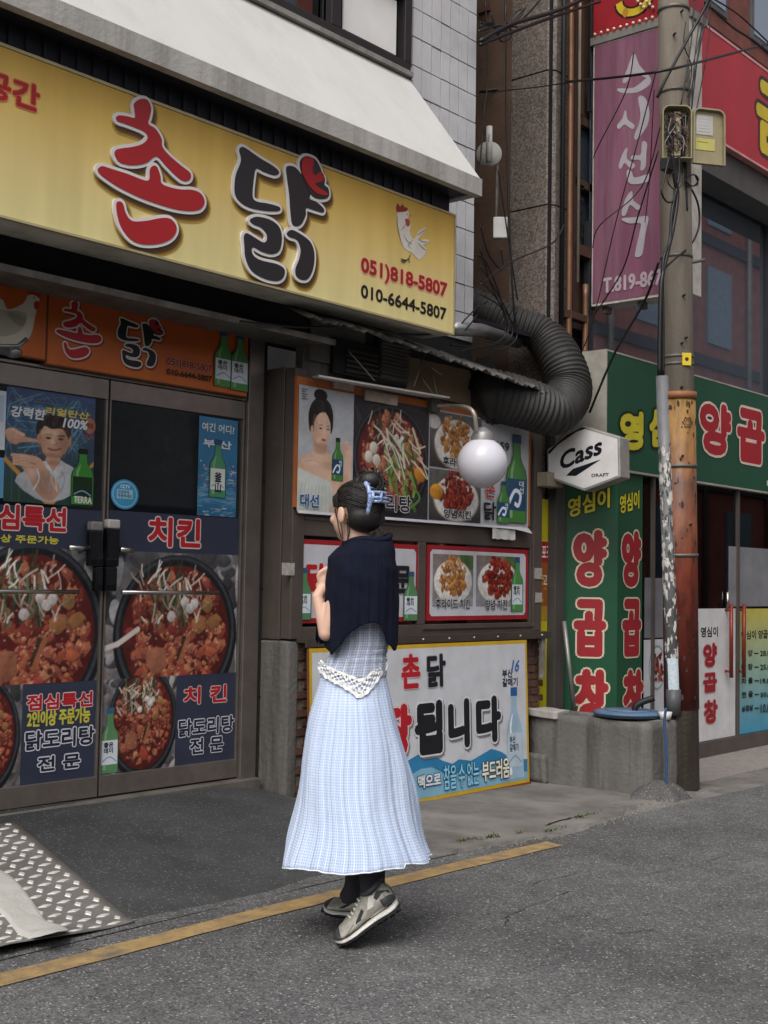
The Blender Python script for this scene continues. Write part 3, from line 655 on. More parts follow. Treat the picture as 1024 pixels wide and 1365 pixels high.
# canopy
b = MB(); xl = -1.0
b.add([(xl, YW, Zw), (XC, YW, Zw), (XC, YC+.004, Zc1), (xl, YC+.004, Zc1), (xl, YW, Zw-.1), (XC, YW, Zw-.1), (XC, YC+.004, Zc1-.06), (xl, YC+.004, Zc1-.06)], [(0, 3, 2, 1), (1, 2, 6, 5), (0, 1, 5, 4)])
b.build('canopy_slope', M_PLAST, shop)
b = MB(); b.prism([(XC+.006, YC, Zc0), (XC+.006, YC, Zc1+.004), (XC+.006, YC+.05, Zc1+.02), (XC+.006, YC+.05, Zc0)], (xl-XC, 0, 0)); 
b.prism([(XC-.004, YC+.05, Zc0), (XC-.004, YC+.05, Zc1+.0), (XC-.004, YW, Zw-.02), (XC-.004, YW, Zc0)], (-.05, 0, 0)); b.build('canopy_fascia', M_CONCL, shop)
b = MB(); b.box(xl, XC-.06, YC+.052, YW, Zc0+.01, Zc0+.03); b.box(xl, XC-.06, YS+.24, YS+.27, at(605, 447, Y=YS)[2]+.02, Zc0+.01)
r = random.Random(4); b.build('canopy_soffit', M_NAVY, shop)
b = MB(); x = 1.0
while x < XC-.2: b.box(x, x+.02, YS-.012, YS-.001, at(607, 287, Y=YS)[2]+.006, Zc0+.008); x += .085
b.box(xl, XC-.1, YS+.0, YS+.02, at(607, 287, Y=YS)[2]+.006, Zc0+.008); b.build('soffit_rib', M_NAVY, shop, kind='stuff')
# upstairs window
wf = MB(); fx = w0[0]; zb = w0[2]+.0
for (xa, xb, za, zb_) in ((3.3, fx, zb, zb+.05), (fx-.06, fx, zb+.05, 5.9), (fx-.72, fx-.64, zb+.05, 5.9), (fx-1.42, fx-1.36, zb+.05, 5.9), (fx-.64, fx-.06, zb+.46, zb+.53)): wf.box(xa, xb, YW-.03, YW+.06, za, zb_)
win = wf.build('window', mat('dark_bronze_frame', '#2d2b2c', .4, .3, var=.1), shop, bevel=.004)
b = MB(); b.box(fx-.58, fx-.10, YW+.01, YW+.02, zb+.08, zb+.42); b.build('blind', mat('white_card', '#dedcd8', .8, var=.04), win)
b = MB(); b.box(fx-.63, fx-.06, YW+.03, YW+.035, zb+.05, zb+.46); b.box(fx-.63, fx-.06, YW+.03, YW+.035, zb+.53, 5.9); b.box(fx-1.36, fx-.72, YW+.05, YW+.055, zb+.05, 5.9); b.box(3.3, fx-1.42, YW+.03, YW+.035, zb+.05, 5.9)
b.build('pane', glass('upstairs_glass', '#3c3f44', .05), win)
b = MB(); b.box(fx-.72, fx-.66, YW+.02, YW+.035, zb+.05, 5.9); b.box(fx-1.9, fx-1.42, YW-.02, YW-.01, zb+.05, 5.9); b.build('sash', mat('wood_sash', '#5a3a30', .6), win)
b = MB(); b.box(3.2, fx+.02, YW-.035, YW+.01, zb-.03, zb); b.build('sill', mat('flaked_sill', '#85827d', .85, var=.2, dirt=.5), win)
b = MB(); b.box(0, XT-.4, YW+1.2, YW+1.25, 4, 6.5); b.build('room_wall', M_DARK, shop)

# recess above the doors: back wall, flashing, cables bracket
b = MB(); zo = at(0, 365, Y=YD)[2]
b.box(-1, XL, YD-.12, YD+.05, zo+.002, zo+.03); b.build('head_trim', mat('grey_trim', '#55524e', .5, .4, dirt=.4), shop)
b = MB(); b.box(-1, XL, YD-.02, YD+.05, zo+.03, 3.05); b.box(-1, XR, YW+.02, YD, 3.0, 3.03); b.build('recess_panel', M_NAVY, shop)
# concrete pilaster + dark tiled strip between doors and window wall
xj = at(333, 1037, Y=YD)[0]
b = MB(); b.box(xj, XL-.001, YD-.03, YD+.1, .02, zo); b.build('dark_pilaster', mat('dark_stone_tile', '#2c2b2b', .4, var=.25, scale=5, dirt=.3), shop, bevel=.003)
b = MB()
for z in (.62, 1.22, 1.82): b.box(xj+.001, XL-.001, YD-.034, YD-.029, z, z+.006)
b.build('tile_joint', mat('joint', '#0f0f0f', .9), shop)
zs = at(380, 850, Y=YW)[2]
b = MB(); vs = []
b.box(XL, XL+.085, YW, YD+.1, -.05, zs-.02); b.build('concrete_jamb', M_CONC, shop, bevel=.012)
# brown metal column above the jamb
b = MB(); b.box(XL+.005, XL+.10, YW-.008, YW+.07, zs-.01, at(395, 490, Y=YW)[2]); b.box(XL+.002, XL+.05, YW+.075, YD+.02, zs-.015, at(395, 488, Y=YW)[2]); b.build('corner_post', M_BRONZE, shop, bevel=.004)
# brick wall below the sill
b = MB(); b.box(XL+.085, XR, YW+.012, YW+.12, -.1, zs-.02); b.build('brick_backing', M_MORT, shop)
bw, bh = .105, .052; bk = MB(); bk.box(0, bw-.012, 0, .03, 0, bh-.010); bme = bk.mesh('brick', M_BRICK); r = random.Random(6); z = .0; row = 0
while z < zs-.06:
    x = XL+.02 + (0 if row % 2 else -bw/2)
    while x < XR-.02:
        if x > XL+.05 and (x < XL+.62 or x > 6.55): place(bme, 'brick', shop, x, YW+r.uniform(-.004, .004), z+r.uniform(-.002, .002), rz=r.uniform(-.02, .02), s=(r.uniform(.93, 1.02), 1, r.uniform(.92, 1.02)))
        x += bw
    z += bh; row += 1
b = MB(); b.box(XL+.06, XR+.02, YW-.075, YW+.02, zs-.03, zs-.008); b.box(XL+.06, XR+.02, YW-.078, YW-.068, zs-.055, zs-.005); b.build('sill', mat('brown_sill', '#4b433d', .5, .3, dirt=.4), shop, bevel=.003)
b = MB(); b.box(XR-.06, XR-.02, YW-.06, YW-.03, zs-.33, zs-.05); b.box(XL+.12, XL+.16, YW-.06, YW-.03, zs-.3, zs-.05); b.build('sill_bracket', mat('rusty_white_metal', '#9b958c', .6, .2, dirt=.6), shop, bevel=.004)
b = MB()
for i in range(9): b.ball((XL+.3+i*.26, YW-.081, zs-.03), .006, 8, 6)
b.build('screw', M_WHITEP, shop, kind='stuff')
# window unit: frame members
zt = at(395, 507, Y=YW)[2]+.03; zm = at(397, 682, Y=YW)[2]; zl = at(570, 828, Y=YW)[2]; zu = at(570, 722, Y=YW)[2]
xm = at(563, 770, Y=YW)[0]; xrr = at(705, 780, Y=YW)[0]; xlw = at(397, 770, Y=YW)[0]
b = MB(); b.box(XL+.10, XR, YW-.004, YW+.05, zm-.13, zm-.008); b.box(XL+.10, XR, YW-.004, YW+.05, zs-.01, zl-.02)
b.box(XL+.10, xlw-.008, YW-.004, YW+.05, zl-.02, zm-.13); b.box(xm-.045, xm+.03, YW-.004, YW+.05, zl-.02, zm-.13); b.box(xrr+.01, XR, YW-.004, YW+.05, zl-.02, zm-.13)
b.box(XR-.10, XR+.0, YW-.009, YW+.06, zs-.005, zt+.07); b.box(XL+.1, XR, YW+.02, YW+.05, zm-.008, zt+.02)
wfr = b.build('window_frame', M_BRONZE, shop, bevel=.004)
b = MB(); b.box(xlw-.03, xm-.02, YW+.018, YW+.024, zl-.03, zm-.12); b.box(xm+.02, xrr+.03, YW+.018, YW+.024, zl-.03, zm-.12); b.build('pane', glass('service_window_glass', '#3a3d40', .05), wfr)
b = MB(); b.box(XL+.1, xm+.0, YW-.012, YW-.002, zu+.085, zu+.10); b.box(xm, XR-.1, YW-.014, YW-.003, zl-.05, zl-.035); b.build('window_rail', M_BRONZE, shop, kind='stuff')
# rooms behind
b = MB(); b.box(XL+.12, XR-.1, YW+.9, YW+.95, .3, 2.6); b.box(-1, XL-.02, 8.2, 8.25, 0, 3); b.box(-1, XL+.1, YD+.2, 8.2, 2.9, 2.95); b.box(XL+.0, XL+.05, YD+.21, 8.2, 0, 2.9); b.build('room_wall', M_DARK, shop)
b = MB(); b.box(-1, XL, YD+.0, 8.2, .1, .185); b.build('room_floor', mat('room_floor', '#4a443e', .5), shop)
# wall above the window unit
zt2 = zt+.075
b = MB(); b.box(XL+.09, XT-.01, YW+.02, YW+.08, zt+.02, 2.9); b.box(XT-.01, XR, YW+.02, YW+.08, zt+.02, 2.64); b.build('upper_wall', M_CONC, shop)
b = MB(); q0, q1 = at(541, 478, Y=YW), at(650, 560, Y=YW); b.box(q0[0], XR, YW-.002, YW+.019, zt+.021, 2.66); b.build('beige_board', M_BEIGE, shop)
b = MB(); b.box(XL+.12, q0[0]-.38, YW-.004, YW+.02, zt+.10, 2.8); b.build('cement_board', mat('grey_board', '#5d5a55', .9, var=.2, dirt=.5), shop)
v0, v1 = at(502, 462, Y=YW), at(538, 512, Y=YW)
lv = MB(); lv.box(v0[0]-.02, v1[0]+.01, YW-.02, YW-.003, v1[2]-.02, v0[2]+.1); ven = lv.build('vent', M_BLACK, shop)
b = MB(); z = v1[2]
while z < v0[2]+.05: b.obox(((v0[0]+v1[0])/2, YW-.035, z+.01), ((v1[0]-v0[0])/2, 0, 0), (0, .016, -.008), (0, .001, .002)); z += .022
b.build('louvre', mat('vent_grey', '#5e5b55', .6), ven, kind='stuff')
v0, v1 = at(440, 455, Y=YW), at(500, 505, Y=YW); b = MB(); b.box(v0[0], v1[0], YW-.03, YW-.003, v1[2]-.02, v0[2]+.02); b.build('vent_box', M_BLACK, shop)
b = MB()
for i in range(5): b.box(v0[0]+.1, v1[0]-.02, YW-.045, YW-.031, v1[2]+.03*i, v1[2]+.03*i+.012)
b.build('vent_bar', mat('dark_bar', '#3b3835', .6), shop, kind='stuff')
# corrugated lean-to roof
r0, r1 = at(490, 441, Y=4.62), at(722, 520, Y=4.62); nseg = 150; vs = []
for i in range(nseg+1):
    t = i/nseg; x = r0[0]-.5+(r1[0]-r0[0]+.56)*t; z = r0[2]+(r1[2]-r0[2])*max(0, (x-r0[0])/(r1[0]-r0[0])); wv = .009*math.sin(i*math.pi/2)+.006*math.sin(i*.37)
    vs += [(x, 4.62+.01*math.sin(i*.7), z+wv), (x, YW+.05, z+.17+wv)]
nv = len(vs); vs += [(x, y, z-.004) for x, y, z in vs]
fs = [(2*i, 2*i+2, 2*i+3, 2*i+1) for i in range(nseg)]+[(nv+2*i, nv+2*i+1, nv+2*i+3, nv+2*i+2) for i in range(nseg)]+[(2*i, nv+2*i, nv+2*i+2, 2*i+2) for i in range(nseg)]
b = MB(); b.add(vs, fs, True); b.build('corrugated_roof', M_GALV, shop)
b = MB(); p, q = at(318, 428, Y=4.75), at(430, 452, Y=4.75)
b.box(p[0]-1.6, q[0]+.1, 4.75, YW+.1, q[2]+.0, q[2]+.008); b.box(p[0]-1.6, q[0]+.1, 4.745, 4.755, q[2]-.02, q[2]+.012); b.build('flashing', M_GALV, shop)
# alley side wall of the tiled building already closes at XT; back wall of the lean-to
b = MB(); b.box(XR-.05, XR, YW+.06, 6.2, -.1, 2.5); b.build('side_wall', M_CONC, shop)

# ------------------------------------------------------------------ big yellow signboard
fs_ = facY(YS); tr = at(607, 287, Y=YS); br = at(605, 447, Y=YS); zt_, zb_ = tr[2], br[2]; xs0, xs1 = .9, tr[0]
sign = root('signboard', 'long yellow box sign with raised red and black brush letters under the white canopy', 'sign', ((xs0+xs1)/2, YS+.1, zb_))
M_SIGNY = bpy.data.materials.new('sign_yellow'); M_SIGNY.use_nodes = True
nt = M_SIGNY.node_tree; bs = nt.nodes['Principled BSDF']; tcg = nt.nodes.new('ShaderNodeNewGeometry'); sp = nt.nodes.new('ShaderNodeSeparateXYZ'); nt.links.new(tcg.outputs['Position'], sp.inputs[0])
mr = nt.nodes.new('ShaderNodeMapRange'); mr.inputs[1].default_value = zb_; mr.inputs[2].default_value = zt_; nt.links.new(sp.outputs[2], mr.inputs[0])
cr = nt.nodes.new('ShaderNodeValToRGB'); e = cr.color_ramp.elements; e[0].position = 0; e[0].color = hexlin('#e0d596')+(1,); e[1].position = 1; e[1].color = hexlin('#d6aa44')+(1,)  # deeper mustard towards the top: shade under the canopy put into the colour
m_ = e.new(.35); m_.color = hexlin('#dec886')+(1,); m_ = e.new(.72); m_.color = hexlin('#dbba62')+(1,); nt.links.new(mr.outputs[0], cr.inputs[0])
nz = nt.nodes.new('ShaderNodeTexNoise'); nz.inputs['Scale'].default_value = 3; mpp = nt.nodes.new('ShaderNodeMapping'); mpp.inputs['Scale'].default_value = (3, 1, .25); nt.links.new(tcg.outputs['Position'], mpp.inputs[0]); nt.links.new(mpp.outputs[0], nz.inputs[0])
r2 = nt.nodes.new('ShaderNodeValToRGB'); r2.color_ramp.elements[0].position = .3; r2.color_ramp.elements[0].color = (.86, .85, .82, 1); r2.color_ramp.elements[1].position = .7; nt.links.new(nz.outputs[0], r2.inputs[0])
mx = nt.nodes.new('ShaderNodeMix'); mx.data_type = 'RGBA'; mx.blend_type = 'MULTIPLY'; mx.inputs[0].default_value = 1; nt.links.new(cr.outputs[0], mx.inputs[6]); nt.links.new(r2.outputs[0], mx.inputs[7]); nt.links.new(mx.outputs[2], bs.inputs['Base Color']); bs.inputs['Roughness'].default_value = .45
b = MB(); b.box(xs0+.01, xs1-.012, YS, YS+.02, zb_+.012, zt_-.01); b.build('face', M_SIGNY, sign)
b = MB(); b.box(xs0, xs1, YS+.021, YS+.235, zb_+.004, zt_); b.build('box', mat('sign_box', '#d2cec0', .5, .2, var=.08, dirt=.3), sign)
b = MB(); b.box(xs0, xs1, YS-.006, YS+.02, zt_-.009, zt_+.004); b.box(xs0, xs1, YS-.006, YS+.02, zb_, zb_+.011); b.box(xs1-.011, xs1, YS-.006, YS+.02, zb_+.011, zt_-.009); b.build('frame', mat('sign_edge', '#b9ae86', .4, .4), sign)
def letter3(parent, fr, polys, col, depth, rim='#d9d6d3', rimw=.015, rimd=None, name='letter'):
    rb = MB(); fb = MB(); m1 = mat('letter_face', col, .35, var=.03); m2 = mat('letter_rim', rim, .4, var=.03)
    for k, P in enumerate(polys):
        Q = [fr.px(*q) for q in P]; Q = [tuple(q) for q in spline(Q, 5, True)]
        ar = sum(Q[i-1][0]*Q[i][1]-Q[i][0]*Q[i-1][1] for i in range(len(Q)))
        if ar < 0: Q = Q[::-1]
        R_ = offset_poly(Q, rimw); d = (rimd or depth)+.0006*k
        rb.prism([fr.w(u, v, d) for u, v in R_], fr.N*(-d+.001)); fb.prism([fr.w(u, v, d+.003) for u, v in Q], fr.N*(-.0035))
    lo = rb.build(name, m2, parent); fb.build('face', m1, lo); return lo
l1 = letter3(sign, fs_, RED_CHON, '#a31c20', .012)
l2 = letter3(sign, fs_, BLACK_DAK+[COMB_BACK], '#232326', .012); a = Art(fs_, .020); a.pxpoly(COMB, '#b02226', 5); a.build('comb', l2)
# soft printed drop shadow lies on the board
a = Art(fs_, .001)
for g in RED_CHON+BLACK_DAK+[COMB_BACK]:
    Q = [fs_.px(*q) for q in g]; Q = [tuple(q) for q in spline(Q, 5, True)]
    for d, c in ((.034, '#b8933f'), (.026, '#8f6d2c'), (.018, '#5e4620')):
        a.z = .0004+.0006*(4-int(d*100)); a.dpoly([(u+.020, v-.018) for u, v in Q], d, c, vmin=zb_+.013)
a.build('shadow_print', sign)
a = Art(fs_, .002)
a.tpx('공간', (-22, 88), (52, 152), '#a3211b', bold=.007, out='#e07a55', outw=.005)
a.build('word_print', sign); a = Art(fs_, .002)
a.tpx('051)818-5807', (481, 342), (595.6, 402), '#9c1f1f', bold=.006, out='#eaa890', outw=.005)
a.build('phone_number', sign); a = Art(fs_, .002); a.tpx('010-6644-5807', (481, 378.5), (594.8, 427.5), '#17181a', bold=.006)
a.build('phone_number', sign); a = Art(fs_, .002)
# white rooster
def rz(L): return [(300+x*.33203, y*.33203) for x, y in L]
a.pxpoly(rz([(690, 860), (700, 845), (725, 840), (738, 855), (735, 880), (745, 905), (740, 930), (752, 960), (765, 950), (780, 925), (808, 915), (785, 945), (775, 965), (805, 960), (818, 970), (795, 985), (808, 1000), (795, 1030), (775, 1042), (750, 1015), (728, 1005), (712, 985), (700, 950), (692, 900)]), '#d8d2c8', 3)
a.pxpoly(rz([(686, 835), (692, 817), (702, 830), (712, 820), (720, 832), (732, 835), (728, 848), (700, 852), (690, 850)]), '#8c2f22', 3)
a.pxpoly(rz([(722, 880), (738, 882), (740, 905), (728, 908)]), '#a84a38', 3)
for L in ([(728, 890), (715, 915), (705, 925)], [(752, 965), (735, 985), (748, 1000)], [(775, 960), (790, 970), (812, 972)], [(770, 945), (790, 930), (806, 918)], [(772, 975), (792, 995), (806, 1005)], [(715, 940), (728, 965), (750, 985)], [(692, 870), (690, 900), (700, 950), (712, 985)]):
    a.stroke([fs_.px(*q) for q in rz(L)], [.002, .005, .001], '#6e655c', 5)
for L in ([(742, 1022), (735, 1040), (722, 1045), (704, 1050)], [(728, 1045), (712, 1058)], [(722, 1045), (703, 1040)], [(735, 1040), (738, 1056)]): a.stroke([fs_.px(*q) for q in rz(L)], .006, '#3a3428', 4)
a.ell(*fs_.px(*rz([(728, 862)])[0]), .004, .004, '#222222')
a.stroke([fs_.px(*q) for q in rz([(738, 862), (748, 868)])], [.008, .002], '#b08a3c')
a.build('rooster_print', sign)
# bracket under the sign
b = MB(); p = at(190, 400, Y=YD-.1); p1 = at(183, 362, Y=YS+.22)
b.box(p[0]-.05, p[0]-.0, YD-.14, YD-.1, p[2], p[2]+.19); b.box(p[0]-.05, p[0]-.0, YS+.236, YD-.1, p[2]+.19, p[2]+.235); b.build('bracket', mat('bracket_grey', '#8b8983', .5, .5, dirt=.3), sign, bevel=.003)
for pa, pb in (((300, 425), (372, 370)),):
    b = MB(); b.tube([at(*pa, Y=YD-.15), at(*pb, Y=YS+.25)], .008); b.build('stay', mat('stay', '#3b3a3a', .6), sign)

# ------------------------------------------------------------------ orange header signs
M_ORBK = mat('orange_sign_frame', '#6b3a1c', .5, var=.1)
YO = YD-.06; fo = facY(YO)
def orange_panel(pa, pb, label):
    q = pxbox(fo, pa, pb); t = root('header_sign', label, 'sign', ((q[0]+q[2])/2, YO, q[1])); a = Art(fo, .002)
    b = MB(); b.box(q[0], q[2], YO, YO+.05, q[1], q[3]); b.build('panel', M_ORBK, t); a.grad(q[0]+.006, q[1]+.006, q[2]-.006, q[3]-.006, '#c4662a', '#ad5018'); return t, a, q
t, a, q = orange_panel((64, 383), (329.5, 530), 'orange header sign with red and black letters, phone numbers and two bottles above the doors')
def mapto(polys, src, dst):
    """trace placed in another pixel box"""
    (x0, y0), (x1, y1) = src; (X0, Y0), (X1, Y1) = dst; return [[(X0+(x-x0)/(x1-x0)*(X1-X0), Y0+(y-y0)/(y1-y0)*(Y1-Y0)) for x, y in P] for P in polys]
def mp_fr(a, polys, frs, box, col, rim, rw, shadow=None):
    pts = [[frs.px(*p) for p in P] for P in polys]; al = [p for P in pts for p in P]
    x0 = min(p[0] for p in al); x1 = max(p[0] for p in al); y0 = min(p[1] for p in al); y1 = max(p[1] for p in al)
    Q = [[(box[0]+(u-x0)/(x1-x0)*(box[2]-box[0]), box[1]+(v-y0)/(y1-y0)*(box[3]-box[1])) for u, v in P] for P in pts]
    Q = [[tuple(c) for c in spline(P, 4, True)] for P in Q]
    if shadow:
        for P in Q: a.poly([(u+rw, v-rw) for u, v in offset_poly(P, rw*1.1)], shadow)
    if rim:
        for P in Q: a.poly(offset_poly(P, rw), rim)
    for P in Q: a.poly(P, col)
    return (x0, y0, x1, y1)
B1_ = pxbox(fo, (76, 396), (134, 484)); mp_fr(a, RED_CHON, fs_, B1_, '#b3242c', '#d8cfc8', .008, '#7a3412')
B2_ = pxbox(fo, (157, 416), (215, 496)); ref = mp_fr(a, BLACK_DAK+[COMB_BACK], fs_, B2_, '#1d1d20', '#d8cfc8', .008, '#7a3412')
Q = [fs_.px(*p) for p in COMB]; a.poly([tuple(c) for c in spline([(B2_[0]+(u-ref[0])/(ref[2]-ref[0])*(B2_[2]-B2_[0]), B2_[1]+(v-ref[1])/(ref[3]-ref[1])*(B2_[3]-B2_[1])) for u, v in Q], 4, True)], '#b3242c')
a.tpx('051)818-5807', (221, 476), (281, 500), '#7a1a14', bold=.003, out='#d9a68c', outw=.002); a.tpx('010-6644-5807', (221, 491), (281, 509.5), '#17110e', bold=.004)
bottle(a, (286, 439), (307, 518), '#4f8a4c', '#2d3f6b'); bottle(a, (307.5, 443), (328, 523), '#4f8a4c', '#2d3f6b'); a.build('print', t)
t, a, q = orange_panel((-190, 310), (61, 481), 'orange header sign with a white hen left of the lettered header sign')
a.pxpoly([(-40, 400), (0, 398), (10, 412), (30, 405), (38, 392), (46, 390), (53, 398), (50, 405), (46, 425), (40, 448), (24, 466), (0, 470), (-30, 460)], '#c9c4b4', 4)
a.pxpoly([(36, 393), (40, 386), (46, 388), (53, 392), (54, 400), (50, 396), (44, 393)], '#a93224', 3); a.pxpoly([(45, 403), (51, 402), (51, 411), (46, 412)], '#a93224', 3)
a.pxpoly([(-20, 412), (10, 414), (34, 418), (30, 438), (8, 448), (-20, 444)], '#a8a491', 4); a.pxpoly([(8, 416), (34, 424), (26, 436)], '#8f8b7a', 3)
a.ell(*fo.px(45, 397), .004, .004, '#1c1c1c'); a.build('print', t)
b = MB(); b.tube([at(-60, 445, Y=YO-.1), at(10, 470, Y=YO-.12)], .018); b.ball(at(18, 470, Y=YO-.12), .035, ry=.05, rz=.025); b.tube([at(-30, 462, Y=YO-.1), at(24, 462, Y=YO-.13), at(36, 452, Y=YO-.14)], .012)
b.build('spotlight', mat('cast_metal', '#7d7d7b', .4, .7), label='grey metal spotlight arm in front of the hen header sign', cat='spotlight')

# ------------------------------------------------------------------ glass doors (parts of the shop)
fd = facY(YD); DT = at(143, 507, Y=YD); dbz = .185; xg = at(135.5, 780, Y=YD)[0]; xr_ = at(318, 780, Y=YD)[0]
ztr = at(318, 552, Y=YD)[2]; ztop = DT[2]
b = MB(); b.box(xr_+.004, xj, YD-.045, YD+.06, .05, zo-.001); b.box(-1, xr_+.004, YD-.03, YD+.06, ztop+.004, ztop+.02)
b.build('door_frame', M_STEEL, shop, bevel=.004)
b = MB(); b.box(-1, xj, YD-.09, YD+.06, .10, .186); b.build('door_threshold', mat('threshold', '#6e6a63', .6, .3, dirt=.5), shop, bevel=.006)
def door(x0, x1):
    zrail = at(143, 533, Y=YD)[2]; zlow = at(129, 1034, Y=YD)[2]
    b = MB(); b.box(x0, x1, YD-.022, YD+.022, zrail, ztop); b.box(x0, x1, YD-.022, YD+.022, dbz+.01, zlow)
    b.box(x1-.012, x1, YD-.021, YD+.021, zlow, zrail); b.box(x0, x0+.008, YD-.021, YD+.021, zlow, zrail)
    d = b.build('door', M_STEEL, shop, bevel=.002)
    b = MB(); b.box(x0+.008, x1-.012, YD-.005, YD+.005, zlow, zrail); b.build('pane', M_GLASSD, d); return d
dR = door(xg+.006, xr_); dL = door(xg-1.02, xg-.006)
M_CHR = mat('chrome', '#b8b4ae', .22, .95, var=.05)
def bar(d, xa, xb, z, n):
    b = MB(); Y = YD-.07; b.tube([(xa, Y, z), (xb, Y, z)], .011, 10)
    for x in n: b.tube([(x, Y, z), (x, YD-.02, z)], .007, 8)
    b.build('handle', M_CHR, d)
pz = at(228, 790, Y=YD-.07); bar(dR, at(163, 788, Y=YD-.07)[0], at(291, 792, Y=YD-.07)[0], pz[2], [at(175, 790, Y=YD-.07)[0], at(283, 790, Y=YD-.07)[0]])
bar(dL, xg-.85, at(105, 787, Y=YD-.07)[0], pz[2], [at(97, 790, Y=YD-.07)[0]])
def lock(d, xa, xb, z0, z1, capc, name='lock'):
    b = MB(); b.box(xa, xb, YD-.06, YD-.022, z0, z1); o = b.build(name, mat('gloss_black', '#0c0c0e', .22, spec=.6, var=.05), d, bevel=.006)
    c = MB(); c.box(xa+.002, xb-.002, YD-.066, YD-.022, z1-.0, z1+.045); c.build('cap', mat('lock_cap', capc, .3, .4), d, bevel=.008)
    c = MB(); c.box(xa+.006, xb-.006, YD-.0635, YD-.0605, z0+.03, z1-.01); c.build('keypad', mat('keypad', '#1a1b20', .1, spec=.8), d)
zA, zB = at(128, 755, Y=YD)[2], at(128, 708, Y=YD)[2]
lock(dL, at(119, 730, Y=YD-.05)[0], at(135, 730, Y=YD-.05)[0], zA, zB, '#8c8a88'); lock(dR, at(141, 730, Y=YD-.05)[0], at(158, 730, Y=YD-.05)[0], zA, zB+.015, '#c9c6c0')
lock(dR, at(139, 770, Y=YD-.05)[0], at(155, 770, Y=YD-.05)[0], at(150, 788, Y=YD)[2], zA-.002, '#17171a', 'lower_lock'); lock(dL, at(127, 770, Y=YD-.05)[0], at(136, 770, Y=YD-.05)[0], at(130, 788, Y=YD)[2], zA-.002, '#17171a', 'lower_lock')
b = MB(); z = at(165, 733, Y=YD)[2]; b.tube([(at(160, 733, Y=YD-.04)[0], YD-.04, z), (at(178, 733, Y=YD-.04)[0], YD-.04, z)], .014, 10); b.build('latch', M_CHR, dR)
b = MB(); b.tube([(at(92, 732, Y=YD-.04)[0], YD-.04, z), (at(119, 732, Y=YD-.04)[0], YD-.04, z)], .014, 10); b.build('latch', M_CHR, dL)
# things seen through the glass
b = MB(); c = at(228, 605, Y=YD+.12)
b.ball(c+Vector((0, 0, .05)), .035, rz=.06); b.ball(c+Vector((0, 0, -.06)), .05, rz=.05); b.tube([c+Vector((0, 0, .1)), c+Vector((.01, 0, .22))], .004)
b.build('bead_string', mat('beads', '#a58a66', .5), label='hanging straw charm behind the glass of the right door', cat='charm')
b = MB(); c = at(700/3.0, 786/3.01+360, Y=YD+.12); b.tube([c+Vector((.06*math.sin(a), 0, .055-.06*math.cos(a))) for a in np.linspace(-1.4, 1.4, 12)], [.003]+[.009]*10+[.003]); b.build('moon_charm', mat('brass', '#b08a4a', .4, .5), label='small brass crescent hanging behind the right door', cat='charm')

# ------------------------------------------------------------------ printed film and posters on the doors
NAVY = '#333a4c'
fpr = facY(YD-.0062)
def big_text(a, s, A_, B_, col, rim, bold, ow, sh=None, **k): a.tpx(s, A_, B_, col, bold=bold, out=rim, outw=ow, shadow=sh, **k)
def film(name, label, pa, pb, col, thick=.0012):
    q = pxbox(fpr, pa, pb); a = Art(fpr, .0006); a.rect(*q, col); return a, q
# right leaf
ptop, pmid, plow, pbot = (fpr.px(230, y)[1] for y in (685.5, 737, 901, 1022)); uL, uR = xg+.014, xr_-.013
t = root('door_film', 'film with one big red word above a large stew pot on the right glass door', 'poster', ((uL+uR)/2, YD-.0062, plow))
a = Art(fpr, .0006); a.rect(uL, pmid, uR, ptop, NAVY); big_text(a, '치킨', (198, 688), (267, 731), '#b3222c', '#e3c9c4', .012, .007); a.build('header_print', t)
def potphoto(name, par, box, seed, cx, cy, rx, ry, cells, lift=.0008):
    P = Paint((box[3]-box[1])/(box[2]-box[0]), cells, '#6d6c6f'); greypans(P, seed); pot(P, cx, cy, rx, ry, seed); P.noise(.05); return P
B = (uL, plow, uR, pmid); P = potphoto('photo', t, B, 5, 53, 46, 41, 41, 190)
P.poly([(0, 62), (20, 92), (14, 100), (0, 100)], '#8a7474'); P.line([(-2, 55), (10, 52), (24, 44)], 3, '#cfc4be')
P.build('photo', fpr, B, t)
t = root('door_film', 'lower film with soju bottle and small stew pot on the right glass door', 'poster', ((uL+uR)/2, YD-.0062, pbot))
um = fpr.px(234, 960)[0]; B = (uL, pbot, um, plow); P = Paint((plow-pbot)/(um-uL), 110, '#6d6c6f'); greypans(P, 8); pot(P, 55, P.h*.46, 41, 52, 9); P.noise(.05); P.build('photo', fpr, B, t)
a = Art(fpr, .0030); bottle(a, (135.5, 944), (156, 1029), '#5a8a5e', '#3c5d80'); a.build('bottle_print', t)
a = Art(fpr, .0006); a.rect(um, pbot, uR, plow, NAVY)
big_text(a, '치 킨', (245, 912), (302, 940), '#b3222c', '#e3c9c4', .006, .004); big_text(a, '닭도리탕', (238, 953), (311, 983), '#20263c', '#d5d6de', .003, .005); big_text(a, '전 문', (253, 980), (297, 1006), '#20263c', '#d5d6de', .003, .005); a.build('text_print', t)
